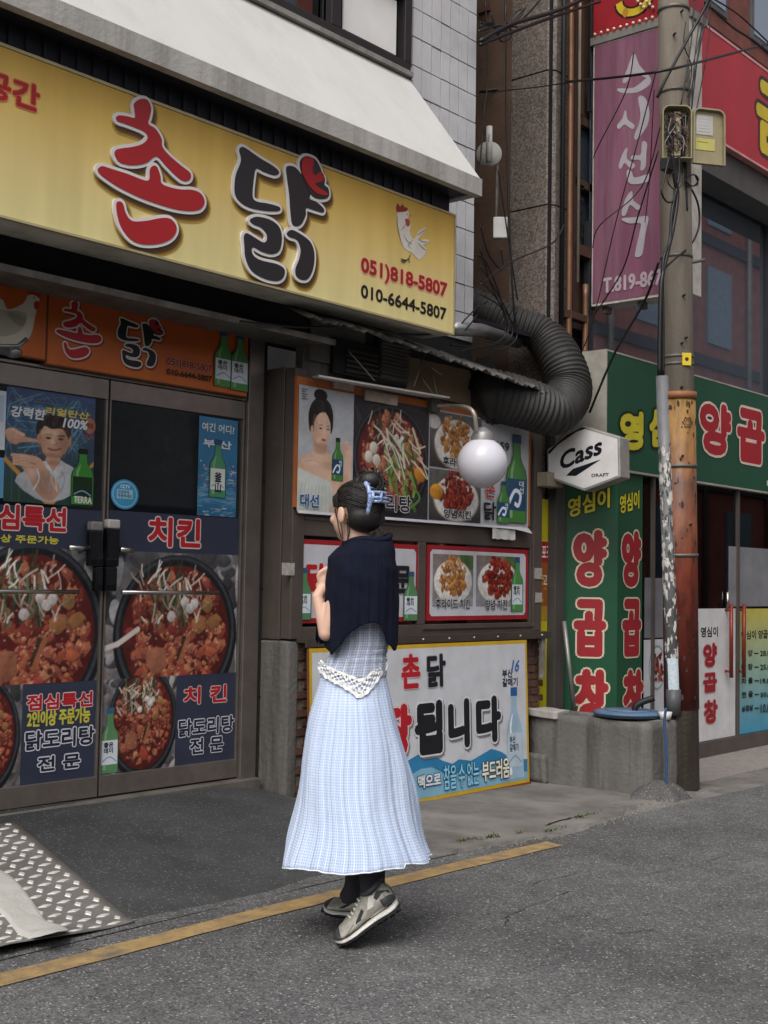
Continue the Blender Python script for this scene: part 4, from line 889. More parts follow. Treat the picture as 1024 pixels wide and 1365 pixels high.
# left leaf
U0, U1 = xg-.99, xg-.014; lt, lm, ll, lb = (fpr.px(70, y)[1] for y in (677, 731, 910, 1042))
t = root('door_film', 'film with red and yellow words above a large stew pot on the left glass door', 'poster', ((U0+U1)/2, YD-.0062, ll))
a = Art(fpr, .0006); a.rect(U0, lm, U1, lt, NAVY); big_text(a, '점심특선', (-35, 669), (88, 710), '#b3222c', '#e3c9c4', .010, .006); a.tpx('2인이상 주문가능', (-40, 710), (78, 726), '#c9c24a', bold=.004); a.build('header_print', t)
B = (U0, ll, U1, lm); P = Paint((lm-ll)/(U1-U0), 210, '#6d6c6f'); greypans(P, 15); pot(P, 60, 41, 38, 40, 5); P.noise(.05); P.build('photo', fpr, B, t)
t = root('door_film', 'lower film with pink, yellow and white words on navy on the left glass door', 'poster', ((U0+U1)/2, YD-.0062, lb))
um = fpr.px(28.5, 975)[0]; B = (U0, lb, um, ll); P = Paint((ll-lb)/(um-U0), 130, '#6d6c6f'); greypans(P, 25); pot(P, 60, P.h*.48, 34, 45, 9); P.noise(.05); P.build('photo', fpr, B, t)
a = Art(fpr, .0006); a.rect(um, lb, U1, ll, NAVY)
big_text(a, '점심특선', (36, 921), (123, 948), '#b3222c', '#e3c9c4', .006, .004); a.tpx('2인이상 주문가능', (36, 948), (120, 963), '#c9c24a', bold=.003); big_text(a, '닭도리탕', (34, 967), (125, 1001), '#20263c', '#d5d6de', .003, .006); big_text(a, '전 문', (50, 1003), (106, 1029), '#20263c', '#d5d6de', .003, .006); a.build('text_print', t)
# beer poster with a man
q = pxbox(fpr, (9, 514), (123, 676)); t = root('beer_poster', 'poster of a pointing man in a white shirt with a green beer bottle', 'poster', ((q[0]+q[2])/2, YD-.006, q[1]))
P = Paint((q[3]-q[1])/(q[2]-q[0]), 150, '#3a5a78'); h = P.h; P.vgrad('#42577c', '#27413a')
for i in range(70): P.curve([(random.uniform(0, 100), random.uniform(0, h*.6)) for _ in range(3)], random.uniform(.3, 1.2), random.choice(['#5f86a5', '#7ea6bd', '#2f5578', '#35644f']), .6)
for i in range(26): P.line([(i*4, h*.55), (i*4+1, h)], 1.1, random.choice(['#2a4a38', '#1e3a30', '#48684a']), .7)
P.poly([(0, h*.6), (50, h*.99), (100, h*.58), (100, h*.62), (52, h*1.02), (48, h*1.02), (0, h*.65)], '#c08a3a')
P.poly([(12, h*.82), (30, h*.68), (44, h*.62), (66, h*.62), (84, h*.7), (92, h*.8), (50, h*.985)], '#b9bcc0', smooth=3, shade=(.25, -.2))
P.poly([(44, h*.62), (52, h*.72), (62, h*.62), (60, h*.56), (46, h*.56)], '#c99c80'); P.poly([(42, h*.62), (50, h*.76), (54, h*.72), (46, h*.62)], '#d9dcde'); P.poly([(66, h*.62), (58, h*.76), (54, h*.7), (62, h*.6)], '#ccd0d3'); P.line([(60, h*.76), (66, h*.7)], .8, '#8a8e94')
P.ell(54, h*.42, 16.5, h*.155, '#caa084', 0, 1, .1); P.poly([(38, h*.43), (42, h*.55), (52, h*.6), (60, h*.58), (69, h*.48), (70, h*.4), (40, h*.38)], '#c89d82', smooth=4, shade=(-.25, -.1))
P.poly([(35, h*.44), (33, h*.32), (38, h*.24), (52, h*.20), (66, h*.23), (72, h*.31), (71, h*.43), (67, h*.37), (62, h*.32), (50, h*.33), (42, h*.31), (38, h*.37)], '#2b2320', smooth=4)
for x in (47, 61): P.line([(x-3.6, h*.385), (x+3.6, h*.38)], 1.6, '#2d221d'); P.ell(x, h*.412, 3.2, 1.3, '#3a2a24'); P.ell(x, h*.412, 1.0, 1.0, '#0e0b0a')
P.curve([(54, h*.42), (56, h*.46), (52.5, h*.47)], 1.0, '#a97a60'); P.curve([(47, h*.505), (54, h*.515), (61, h*.495)], 1.6, '#8f4f45'); P.ell(36.5, h*.43, 2.3, 5, '#b98c72'); P.ell(71, h*.43, 1.8, 5, '#b98c72')
SK = '#c59a80'
P.poly([(0, h*.4), (6, h*.36), (14, h*.38), (18, h*.42), (36, h*.44), (37, h*.455), (18, h*.475), (12, h*.5), (4, h*.48)], SK, smooth=4, shade=(.1, -.4))
P.poly([(8, h*.58), (26, h*.58), (38, h*.6), (48, h*.7), (62, h*.86), (50, h*.97), (34, h*.88), (24, h*.74), (10, h*.62)], SK, smooth=4, shade=(.15, -.4)); P.line([(8, h*.595), (26, h*.6)], 2.6, '#d0a68c'); P.line([(22, h*.64), (34, h*.655)], 1, '#9a7058'); P.line([(22, h*.67), (33, h*.69)], 1, '#9a7058')
for (x, y, rx, ry, c, al) in ((64, .43, 7, .13, '#7d543f', .4), (40, .45, 4, .1, '#8a6049', .35), (52, .565, 13, .02, '#7a5240', .45), (48, .37, 10, .03, '#e2c0a6', .5), (52, .44, 3, .03, '#e8c8b0', .5), (46, .46, 4, .02, '#cf8f78', .4), (54, .63, 10, .025, '#8a6049', .5)):
    P.ell(x, h*y, rx, h*ry, c, 0, al, soft=.9)
for i in range(26): x = random.uniform(37, 69); P.curve([(x, h*.30), (x+random.uniform(-3, 3), h*.25), (x+random.uniform(2, 8), h*.22)], .7, random.choice(['#4a3c34', '#120d0b', '#5c4a3e']), .7)
for i in range(5): P.ell(9+i*2.6, h*(.385+.008*i), 2.2, h*.022, '#d2aa90', .3, 1, .5); P.line([(8+i*2.6, h*.37), (8.4+i*2.6, h*.40)], .5, '#8a6049', .7)
for i in range(4): P.line([(10, h*(.60+.022*i)), (27, h*(.605+.024*i))], 2.4, '#cfa68c'); P.line([(11, h*(.612+.022*i)), (27, h*(.617+.024*i))], .5, '#86593f', .8)
P.ell(44, h*.82, 12, h*.09, '#8a5f48', .9, .35, soft=.9); P.ell(30, h*.74, 6, h*.06, '#e0bca2', .9, .4, soft=.9)
for i in range(14): x = random.uniform(20, 90); P.curve([(x, h*.7), (x+random.uniform(-5, 5), h*.78), (x+random.uniform(-8, 8), h*.88)], random.uniform(.6, 1.6), random.choice(['#8f949a', '#dfe2e4', '#a2a7ad']), .5)
P.mottle(.06); P.build('photo', fpr, q, t)
a = Art(fpr, .003); a.tpx('청정라거 그리고 리얼탄산', (19, 531), (84, 541), '#b08a4c', bold=.001, ital=.15); big_text(a, '강력한', (14, 540), (60, 561), '#d6d9dc', '#43536b', .0035, .002, ital=.2); big_text(a, '리얼탄산', (60, 542), (118, 560), '#d7c45e', '#43536b', .0035, .002, ital=.2); big_text(a, '100%', (84, 557), (116, 574), '#dfe1e4', '#43536b', .003, .002, ital=.25)
bottle(a, (96, 597), (122, 674), '#3c8a34', '#1b1a18', '#123018', words=''); a.tpx('TERRA', (97, 661), (121, 672), '#d6dacb', bold=.0016); a.build('print', t)
q = pxbox(fpr, (-60, 512), (6, 600)); a = Art(fpr, .001); a.rect(*q, '#c8cfd6'); a.rect(q[0], q[1]+.13, q[2]-.01, q[3]-.02, '#a9bccb'); a.build('door_poster', label='pale half-cut poster at the far left edge of the left door', cat='poster')
q = pxbox(fpr, (-60, 604), (5, 664)); a = Art(fpr, .001); a.rect(*q, '#5f9cc4'); a.build('door_poster', label='blue sheet below the pale half-cut poster on the left door', cat='poster')
# stickers
a = Art(fpr, .0045); c = fpr.px(119, 568); a.ell(c[0], c[1], .036, .045, '#8a4c40'); a.ell(c[0], c[1], .030, .038, '#a9705c'); a.poly([(c[0]-.02, c[1]-.04), (c[0]-.03, c[1]-.075), (c[0]-.01, c[1]-.06)], '#8a4c40'); a.poly([(c[0]+.02, c[1]-.04), (c[0]+.025, c[1]-.07), (c[0]+.005, c[1]-.06)], '#8a4c40'); a.text('맛집', (c[0]-.018, c[1]-.012, c[0]+.018, c[1]+.014), '#5c2c24', bold=.001)
a.build('badge_sticker', label='small round brown badge sticker with ribbon tails beside the beer poster', cat='sticker')
a = Art(fpr, .0025); c = fpr.px(166, 659); a.ell(c[0], c[1], .088, .076, '#2f8fc0', 40); a.ell(c[0], c[1], .078, .067, '#9cc9de', 40); a.ell(c[0], c[1], .072, .061, '#3d9cc8', 40); a.rect(c[0]-.05, c[1]-.022, c[0]+.05, c[1]+.024, '#a7cfe0')
a.text('안전하게\n주문하세요', (c[0]-.044, c[1]-.018, c[0]+.044, c[1]+.02), '#2a6f95', bold=.001); a.text('CCTV', (c[0]-.03, c[1]+.03, c[0]+.03, c[1]+.048), '#e4f0f5', bold=.001); a.build('round_sticker', label='round light blue sticker on the dark glass of the right door', cat='sticker')
# blue city poster
q = pxbox(fpr, (265.5, 554), (314, 690)); t = root('soju_poster', 'narrow blue harbour poster with a soju bottle at the right edge of the right door', 'poster', ((q[0]+q[2])/2, YD-.006, q[1]))
P = Paint((q[3]-q[1])/(q[2]-q[0]), 80, '#2f6f9a'); h = P.h; P.vgrad('#3f7faa', '#2b6b93')
for i in range(150):
    x, y = random.uniform(0, 100), random.uniform(h*.5, h); P.line([(x, y), (x+random.uniform(4, 16), y+random.uniform(-3, 3))], random.uniform(.8, 2), random.choice(['#86b4c9', '#c9d5d9', '#1d5277', '#9c6a5c', '#5fa0be']), .8)
for i in range(20): P.line([(random.choice([5, 12, 80, 90])+random.uniform(-6, 6), h*random.uniform(.45, .6))]*2, 3, random.choice(['#d8dcdf', '#8a4a40', '#35607d'])); P.curve([(0, h*.72+i*1.6), (40, h*.7+i*1.6+5*math.sin(i)), (100, h*.74+i*1.6)], .8, '#6aa6c4', .6)
P.noise(.04); P.build('photo', fpr, q, t)
a = Art(fpr, .003); a.tpx('여긴 어디?', (269, 562), (312, 580), '#d9e4ea', bold=.003, out='#1f4c6c', outw=.002); a.tpx('부 산', (270, 584), (308, 600), '#d9e4ea', bold=.003, out='#1f4c6c', outw=.002)
bottle(a, (280, 585), (299, 664), '#4d8f68', '#2d5078', '#d8dcd6', words=''); a.tpx('釜\n山', (285, 629), (294, 657), '#15181a', bold=.002); a.build('print', t)

# ------------------------------------------------------------------ menu poster over the service window
fw_ = facY(YW-.03); k0 = fw_.px(398, 512); k1 = fw_.px(703, 703)
q = (fw_.px(397, 600)[0], fw_.px(397, 681)[1], fw_.px(704, 640)[0], fw_.px(398, 512)[1])
t = root('menu_poster', 'wide menu poster with a woman in white, a stew pot and chicken plates', 'poster', ((q[0]+q[2])/2, YW-.03, q[1]))
b = MB(); b.box(q[0]-.01, q[2]+.03, YW-.028, YW-.006, q[1]+.02, q[3]+.045); b.build('backing', mat('orange_board', '#a8602c', .7, var=.1, dirt=.3), t)
qa = (q[0], q[1], fw_.px(471, 600)[0], q[3]); P = Paint((qa[3]-qa[1])/(qa[2]-qa[0]), 120, '#b9bcc2'); h = P.h; P.vgrad('#aeb2b8', '#bfc2c7')
SK = '#d9b49c'
P.poly([(10, h), (0, h*.9), (0, h*.62), (14, h*.55), (28, h*.5), (38, h*.44), (48, h*.42), (52, h*.5), (66, h*.58), (74, h*.7), (72, h)], SK, smooth=4, shade=(.2, -.1))
P.poly([(26, h*.36), (28, h*.5), (38, h*.53), (50, h*.5), (48, h*.4)], '#c9a088', smooth=3)
P.poly([(24, h*.2), (24, h*.34), (30, h*.43), (42, h*.475), (50, h*.44), (56, h*.36), (58, h*.26), (48, h*.16)], '#dcb8a0', smooth=4, shade=(-.2, -.1))
P.poly([(20, h*.36), (17, h*.24), (22, h*.14), (34, h*.08), (50, h*.09), (60, h*.17), (61, h*.3), (57, h*.36), (56, h*.27), (46, h*.19), (34, h*.22), (28, h*.28), (27, h*.36), (24, h*.34)], '#17161b', smooth=4); P.ell(38, h*.06, 12, h*.05, '#17161b'); P.ell(24, h*.345, 2.4, 5, '#d4aa92')
for x in (39, 52): P.line([(x-3, h*.30), (x+3, h*.297)], .8, '#4a3730'); P.ell(x, h*.325, 2.6, 1.1, '#2b201e')
P.curve([(47, h*.32), (49.5, h*.37), (46.5, h*.38)], .7, '#c0937c'); P.ell(45, h*.415, 4, 1.6, '#a8453f')
P.poly([(0, h*.68), (8, h*.67), (40, h*.72), (60, h*.76), (62, h), (0, h)], '#c6cbc4', smooth=2, shade=(-.1, -.15))
for i in range(9): P.curve([(8+i*6, h*.78), (6+i*6.4, h*.88), (5+i*6.6, h)], .8, '#9fa59f', .8)
P.poly([(78, h*.44), (86, h*.4), (94, h*.44), (96, h*.56), (92, h*.8), (70, h*.98), (56, h), (66, h*.86), (80, h*.7), (84, h*.56)], SK, smooth=4, shade=(.2, -.2))
for (x, y, rx, ry, c, al) in ((30, .33, 5, .1, '#a87c66', .4), (40, .46, 12, .02, '#9c705a', .5), (42, .50, 13, .03, '#a07660', .5), (48, .36, 6, .035, '#efd0bc', .5), (52, .375, 5, .02, '#e0a090', .4), (36, .38, 5, .02, '#d99a88', .35), (22, .6, 14, .03, '#ecd0bc', .5), (55, .62, 14, .03, '#b58c76', .4), (80, .5, 6, .05, '#b58c76', .35), (84, .75, 9, .1, '#b0866f', .3)):
    P.ell(x, h*y, rx, h*ry, c, 0, al, soft=.9)
for i in range(30): x = random.uniform(22, 60); P.curve([(x, h*.2), (x+random.uniform(-4, 4), h*.14), (38+(x-38)*.4, h*.10)], .5, random.choice(['#3a3638', '#0c0b0e', '#4b4648']), .6)
P.curve([(14, h*.6), (28, h*.585), (40, h*.60)], .8, '#b88f7a', .7); P.curve([(46, h*.60), (56, h*.60), (66, h*.63)], .8, '#b88f7a', .7)
for i in range(4): P.line([(80+i*3.4, h*.42), (79+i*3.6, h*.47)], 2.4, '#d6ae98'); P.line([(81.8+i*3.4, h*.42), (80.8+i*3.6, h*.47)], .5, '#a07660', .8)
P.mottle(.04); P.build('photo_woman', fw_, qa, t)
a = Art(fw_, .0025); a.rect(fw_.px(571, 600)[0], q[1], q[2], q[3], '#b9bac0'); a.z = .004; bottle(a, (443, 583), (456, 642), '#457f3c', '#22301c', style=1); a.tpx('대선', (399, 657), (424, 678), '#2a5b8c', bold=.004, out='#dfe5ea', outw=.003)
for i in range(5): a.stroke([fw_.px(401, 518+i*3.2), fw_.px(409-(i % 2)*2, 519.5+i*3.2)], .004, '#3a3f48')
qb = (fw_.px(470.5, 600)[0], q[1], fw_.px(571, 600)[0], q[3]); P = Paint((qb[3]-qb[1])/(qb[2]-qb[0]), 150, '#2e2f33'); h = P.h
for i in range(40): P.line([(random.uniform(0, 100), random.uniform(0, h)), (random.uniform(0, 100), random.uniform(0, h))], 2, random.choice(['#3a3b40', '#26272a', '#4a4c50']), .7)
pot(P, 50, h*.49, 45, h*.42, 31, .4)
for i in range(30):
    x = random.uniform(30, 80); y = h*random.uniform(.2, .75); P.curve([(x, y), (x+random.uniform(-6, 12), y+h*.1), (x+random.uniform(-6, 18), y+h*.2)], random.uniform(1.2, 3.4), random.choice(['#45682c', '#5d7f3a', '#7d9a50', '#35531f', '#c9cfae']))
for x, y in ((26, .42), (20, .5), (30, .52), (24, .66), (27, .74)): P.ell(x, h*y, 5, 5, '#d5cfc0', 0, 1, .4)
P.ell(88, h*.6, 8, h*.06, '#c8822c', .5, 1, .4); P.ell(50, h*.85, 16, h*.05, '#a92a1c', 0, 1, .4)
for i in range(14): x = random.uniform(15, 85); y = h*random.uniform(.12, .5); P.curve([(x, y), (x+10, y+6), (x+22, y+random.uniform(0, 30))], 1.2, '#ddd5c4')
P.noise(.04); P.build('photo_stew', fw_, qb, t)
qc = (fw_.px(571, 600)[0], q[1], q[2], q[3]); 
um = fw_.px(641, 620)[0]; vm = fw_.px(600, 626)[1]
for (v0, v1, cols, sd_) in ((vm+.006, q[3]-.01, FRIED, 3), (q[1]+.01, vm-.006, SAUCED, 4)):
    bx = (qc[0]+.006, v0, um-.004, v1); P = Paint((v1-v0)/(bx[2]-bx[0]), 100, '#4a4846'); P.vgrad('#6a6866', '#35332f'); plate(P, 52, P.h*.52, 42, P.h*.44, sd_, cols, 1.15)
    P.ell(14, P.h*.45, 12, 9, '#c58a2c', 0, 1, .5) if cols is SAUCED else P.ell(8, P.h*.2, 12, 8, '#cfcac4'); P.mottle(.14); P.build('photo_chicken', fw_, bx, t, lift=.006)
a.z = max(a.z, .0085)
big_text(a, '후라이드치킨', (589, 608), (640, 627), '#18191b', '#d5d5d8', .0022, .0035); big_text(a, '양념치킨', (590, 678), (626, 693), '#18191b', '#d5d5d8', .0022, .0035); big_text(a, '닭도리탕', (476, 655), (546, 684), '#1b1c1f', '#cfcfd2', .003, .0045)
a.tpx('159', (660, 588), (677, 602), '#26282c', bold=.002); a.tpx('BUSAN MATJIP', (650, 580), (672, 584), '#6a6c70')
big_text(a, '촌', (645, 640), (658, 664), '#b3242c', '#d5d5d8', .003, .002); a.tpx('닭', (643, 668), (659, 694), '#1b1c1f', bold=.004)
bottle(a, (674, 578), (698.5, 698), '#457f3c', '#223a6a', style=1); bottle(a, (661, 641), (676, 698), '#457f3c', '#223a6a', style=1)
a.build('print', t)
# curled foot of the poster
b = MB(); n = 24; pts = []
for i in range(n+1):
    u = q[0]+(q[2]-q[0])*i/n; d = .0+.03*max(0, (i/n-.75)*4)**2; dz_ = .012+.05*max(0, (i/n-.9)*10)**1.5*.5
    pts += [fw_.w(u, q[1]+.004, .006), fw_.w(u, q[1]-dz_, .012+d)]
b.add(pts, [(2*i, 2*i+1, 2*i+3, 2*i+2) for i in range(n)], True); b.build('curled_edge', mat('poster_paper', '#b9bac0', .5), t)
b = MB()
for (A_, B_) in (((446, 509), (472, 524)), ((488, 522), (530, 543))):
    p, r_ = at(*A_, Y=YW-.05), at(*B_, Y=YW-.05); b.box(p[0], r_[0], YW-.05, YW-.034, r_[2]+.01, p[2]+.01)
b.build('tape', mat('old_tape', '#a8988a', .6, var=.2, dirt=.5), t)
# window signs
def window_sign(pa, pb, label):
    fr = facY(YW+.002); q = pxbox(fr, pa, pb); t = root('window_sign', label, 'sign', ((q[0]+q[2])/2, YW+.002, q[1])); b = MB(); b.box(q[0], q[2], YW+.0025, YW+.016, q[1], q[3]); b.build('board', mat('sign_board', '#8e2028', .5), t)
    a = Art(fr, .0005); a.rect(*q, '#9c2029'); m = .028; a.poly([(q[0]+m+.02, q[1]+m), (q[2]-m-.02, q[1]+m), (q[2]-m, q[1]+m+.02), (q[2]-m, q[3]-m-.02), (q[2]-m-.02, q[3]-m), (q[0]+m+.02, q[3]-m), (q[0]+m, q[3]-m-.02), (q[0]+m, q[1]+m+.02)], '#c3c4cb'); return fr, q, t, a
fr, q, t, a = window_sign((398, 718), (557, 828), 'red bordered white sign half hidden behind the person in the left sliding window')
big_text(a, '닭', (408, 750), (434, 789), '#a91f2a', '#e8b8b4', .009, .004); big_text(a, '도리탕', (440, 752), (486, 790), '#a91f2a', '#e8b8b4', .009, .004); big_text(a, '전', (494, 753), (520, 791), '#1b1c20', '#8d8f96', .006, .003); big_text(a, '문', (525, 754), (547, 791), '#1b1c20', '#8d8f96', .008, .003)
bottle(a, (396.5, 757), (413, 826), '#55855c', '#35557a'); bottle(a, (538, 762), (555, 827), '#55855c', '#35557a'); a.build('print', t)
fr, q, t, a = window_sign((570, 726), (703, 825), 'red bordered sign with two chicken plates and a bottle in the right sliding window')
for (pa, pb, cols, sd_) in (((577, 738), (630, 808), FRIED, 7), ((635, 740), (692, 808), SAUCED, 8)):
    bx = pxbox(fr, pa, pb); P = Paint((bx[3]-bx[1])/(bx[2]-bx[0]), 100, '#5c5a5a'); P.vgrad('#7c7068', '#8f8f96'); P.ell(80, 12, 22, 14, '#4e6a3a'); plate(P, 50, P.h*.5, 46, P.h*.42, sd_, cols, 1.1); P.mottle(.14); P.build('photo', fr, bx, t, lift=.0025)
a.z = .004; big_text(a, '후라이드·치킨', (580, 798), (626, 812), '#17181a', '#cfd0d6', .0016, .003); big_text(a, '양념 치킨', (646, 799), (675, 813), '#17181a', '#cfd0d6', .0016, .003); bottle(a, (681.5, 743), (695.5, 815), '#4a8f4c', '#2d4a78'); a.build('print', t)
fr = facY(YW-.035); q = pxbox(fr, (656, 704), (686, 720)); b = MB(); n = 10
b.add([fr.w(q[0]+(q[2]-q[0])*i/n, (q[1], q[3])[j]+.003*math.sin(i*2), .004*math.sin(i*1.3)+.004) for i in range(n+1) for j in (0, 1)], [(2*i, 2*i+2, 2*i+3, 2*i+1) for i in range(n)]); b.build('paper_strip', M_WHITEP, label='torn white paper strip taped under the wide photo menu poster', cat='paper')
b = MB()
for (A_, B_) in (((713, 757), (722, 772)), ((714, 790), (722, 803))):
    p, r_ = at(*A_, Y=YW-.012), at(*B_, Y=YW-.012); b.box(p[0], r_[0], YW-.016, YW-.01, r_[2], p[2])
b.build('sticker_scrap', mat('sticker_remains', '#9c9890', .6, var=.25, scale=40), label='peeled grey sticker scraps on the window post right of the chicken photos', cat='sticker')
b = MB(); p, r_ = at(376, 750, Y=YW-.01), at(392, 767, Y=YW-.01); b.box(p[0]+.0, r_[0], YW-.014, YW-.009, r_[2], p[2]); b.build('sticker_scrap', mat('sticker_remains', '#a19d95', .6, var=.3, scale=40), label='square grey sticker on the brown post left of the service window', cat='sticker')

# thin shelf lamp above the poster
t = root('shelf_lamp', 'thin sagging white shelf panel on wires above the menu poster', 'shelf', (at(500, 510, Y=4.85)))
p0, p1 = at(425, 502, Y=4.80), at(600, 531, Y=4.80); b = MB(); b.prism([p0, p0+Vector((.1, .15, .02)), p1+Vector((0, .15, .01)), p1], (0, 0, .010)); b.build('panel', M_WHITEP, t)
b = MB()
for A_, B_ in (((465, 468), (500, 508)), ((575, 490), (583, 527)), ((590, 500), (575, 490)), ((567, 470), (552, 515)), ((560, 500), (578, 526))): b.tube([at(*A_, Y=4.9), at(*B_, Y=4.84)], .004, 6)
b.build('wire', mat('pale_wire', '#8c8474', .5), t)
# globe lamp
cg = at(643, 617, Y=4.62); dep = (cg-Vector(EYE)).dot(Vector(FW)); Rg = 33.5*dep/FPX
t = root('globe_lamp', 'round white glass globe lamp on a bent pipe arm beside the menu poster', 'lamp', (cg.x, YW, cg.z))
b = MB(); b.ball(cg, Rg, 40, 24); m = mat('opal_glass', '#cfced6', .25, var=.01, spec=.5); b.build('globe', m, t)
b = MB(); a0 = at(572, 541, Y=YW-.02); pts = spline([a0, at(600, 541, Y=YW-.14), at(622, 543, Y=4.68), at(632, 552, Y=4.62), at(636, 575, Y=4.62), cg+Vector((0, 0, Rg+.05))], 6); b.tube(pts, .014, 10); b.build('arm', mat('pale_pipe', '#a29d92', .4, .5, dirt=.3), t)
b = MB(); b.tube([cg+Vector((0, 0, Rg*.86)), cg+Vector((0, 0, Rg+.03)), cg+Vector((0, 0, Rg+.065))], [.075, .062, .022], 18); b.build('cap', mat('lamp_cap', '#8f8f8c', .45, .5), t, bevel=.004)
b = MB(); b.box(a0.x-.03, a0.x+.05, YW-.07, YW-.02, a0.z-.04, a0.z+.07); b.build('mount', mat('mount', '#4e4c49', .6), t, bevel=.005)

# ------------------------------------------------------------------ billboard leaning on the wall
yb = YW-.125; yt_ = YW-.088; br0 = at(706, 1044.5, Y=yb); zbb = br0.z
tl = at(412, 866, Y=yt_); tr = at(701, 853, Y=yt_); xb0, xb1 = tl.x, br0.x
V = Vector((0, yt_-yb, tr.z-zbb)); fb = Frame((xb0, yb, zbb), (1, 0, 0), V); L_ = V.length; Wd = xb1-xb0
t = root('banner_board', 'white banner board with big black letters and yellow edge leaning on the brick wall', 'sign', (xb0+Wd/2, yb, 0))
b = MB()
b.prism([fb.w(0, -.0, -.018), fb.w(Wd, -.0, -.018), fb.w(Wd, L_, -.018), fb.w(0, L_, -.018)], fb.N*.017); b.build('panel', mat('wood_frame', '#6b3f24', .7, var=.2), t)
b = MB(); b.prism([fb.w(-.01, -.012, -.02), fb.w(Wd+.012, -.012, -.02), fb.w(Wd+.012, .012, -.02), fb.w(-.01, .012, -.02)], fb.N*.024); b.build('foot_rail', mat('wood_frame', '#7a4524', .7, var=.2), t)
a = Art(fb, .0005); a.rect(0, .012, Wd, L_, '#c9a52e'); a.rect(.022, .035, Wd-.022, L_-.024, '#c9ccd2')
# wave
def wv(f, z0): return [fb.px(x, y) for x, y in f]
W_ = [(540, 1016), (560, 1004), (575, 1004), (590, 1014), (603, 1018), (612, 1012), (628, 1014), (645, 1004), (655, 998), (668, 1002), (680, 1010), (692, 1008), (699, 1012)]
top = [fb.px(*p) for p in W_]; left = [(.022, top[0][1]+.02), (.4, top[0][1]-.03), (.62, top[0][1]+.01)]
top = left+[p for p in top if p[0] < Wd-.03]+[(Wd-.022, top[-1][1])]
a.poly([(.022, .035), (Wd-.022, .035)]+top[::-1], '#2f7fae')
mid = [(u, v-.085-.012*math.sin(u*9)) for u, v in top]; a.poly([(.022, .035), (Wd-.022, .035)]+mid[::-1], '#7fb2cc')
letters(fb, t, [('촌', (534, 871), (560, 919))], '#b01f2b', '#d9b7b8', .008, .005); letters(fb, t, [('닭', (568, 871), (594, 917))], '#1c1d22', '#a9abb2', .008, .005)
letters(fb, t, [('포', (462, 945), (500, 1018)), ('장', (505, 937), (549, 1014))], '#b01f2b', '#e1c2c2', .022, .011, shadow=('#7d8087', .012)); letters(fb, t, [('됩', (551, 932), (590, 1009)), ('니', (596, 930), (626, 1000)), ('다', (633, 926), (668, 993))], '#1b1c21', '#d9dbe0', .03, .011, shadow=('#73767d', .014))
a.tpx('부산\n갈매기', (669, 891), (690, 916), '#1f2b3c', bold=.003); a.tpx('16', (682, 879), (692.5, 896), '#3a6ca8', bold=.003, ital=.35)
bottle(a, (674, 917), (697, 1036), '#9db9cf', '#2c5f9a', '#b9c9d6', words='부산\n갈매기', style=3)
big_text(a, '목넘김', (420, 1040), (500, 1072), '#e3e8ec', '#1f4c74', .005, .005); big_text(a, '맥으로', (556, 1029), (587, 1052), '#e3e8ec', '#1f4c74', .004, .005); big_text(a, '참을 수 없는', (590, 1021), (638, 1045), '#8fd0ea', '#1f4c74', .004, .005); big_text(a, '부드러움', (641, 1015), (678, 1036), '#f0ecd8', '#1f2d44', .004, .005)
a.build('print', t)

# ------------------------------------------------------------------ beer lightbox projecting from the window post
Xc = XR+.01; fc = facX(Xc); hexp = [fc.px(*p) for p in ((730, 600), (776, 568.5), (825, 583.5), (826, 635.5), (779, 653.5), (730, 636))]
hexp = [(u, v) for u, v in hexp]
t = root('beer_lightbox', 'hexagonal white beer lightbox sign with slanted black lettering beside the duct', 'sign', (Xc, -sum(u for u, v in hexp)/6, min(v for u, v in hexp)))
b = MB(); b.prism([fc.w(u, v, -.002) for u, v in offset_poly(hexp, .006)], (.13, 0, 0)); b.build('case', mat('lightbox_case', '#a09e99', .45, .3, dirt=.4), t, bevel=.006)
a = Art(fc, .001); a.poly(offset_poly(hexp, -.012), '#d5d4d4')
c1, c2, c3 = fc.px(729, 601), fc.px(776, 569), fc.px(755, 576); a.poly([fc.px(731, 602), fc.px(776, 570), fc.px(782, 571), fc.px(756, 580), fc.px(732, 606)], '#17181c')
a.tpx('Cass', (747, 590), (803, 618), '#15171f', bold=.0065, shear=.30, ital=.1); a.poly([fc.px(755, 634), fc.px(764, 625), fc.px(802, 612), fc.px(768, 634.5)], '#15171f'); a.tpx('DRAFT', (789, 630.5), (812, 636), '#2a2b2e', bold=.0015)
a.build('face', t, m=print_mat(.3))
b = MB(); p = at(728, 600, X=Xc+.06); b.box(Xc+.04, Xc+.09, -hexp[0][0]+.0, YW, p[2]-.12, p[2]-.09); b.box(Xc+.04, Xc+.09, -hexp[0][0], YW, p[2]-.0, p[2]+.03); b.box(Xc+.03, Xc+.10, YW-.04, YW-.01, p[2]-.2, p[2]+.1); b.build('bracket', M_BLACK, t)

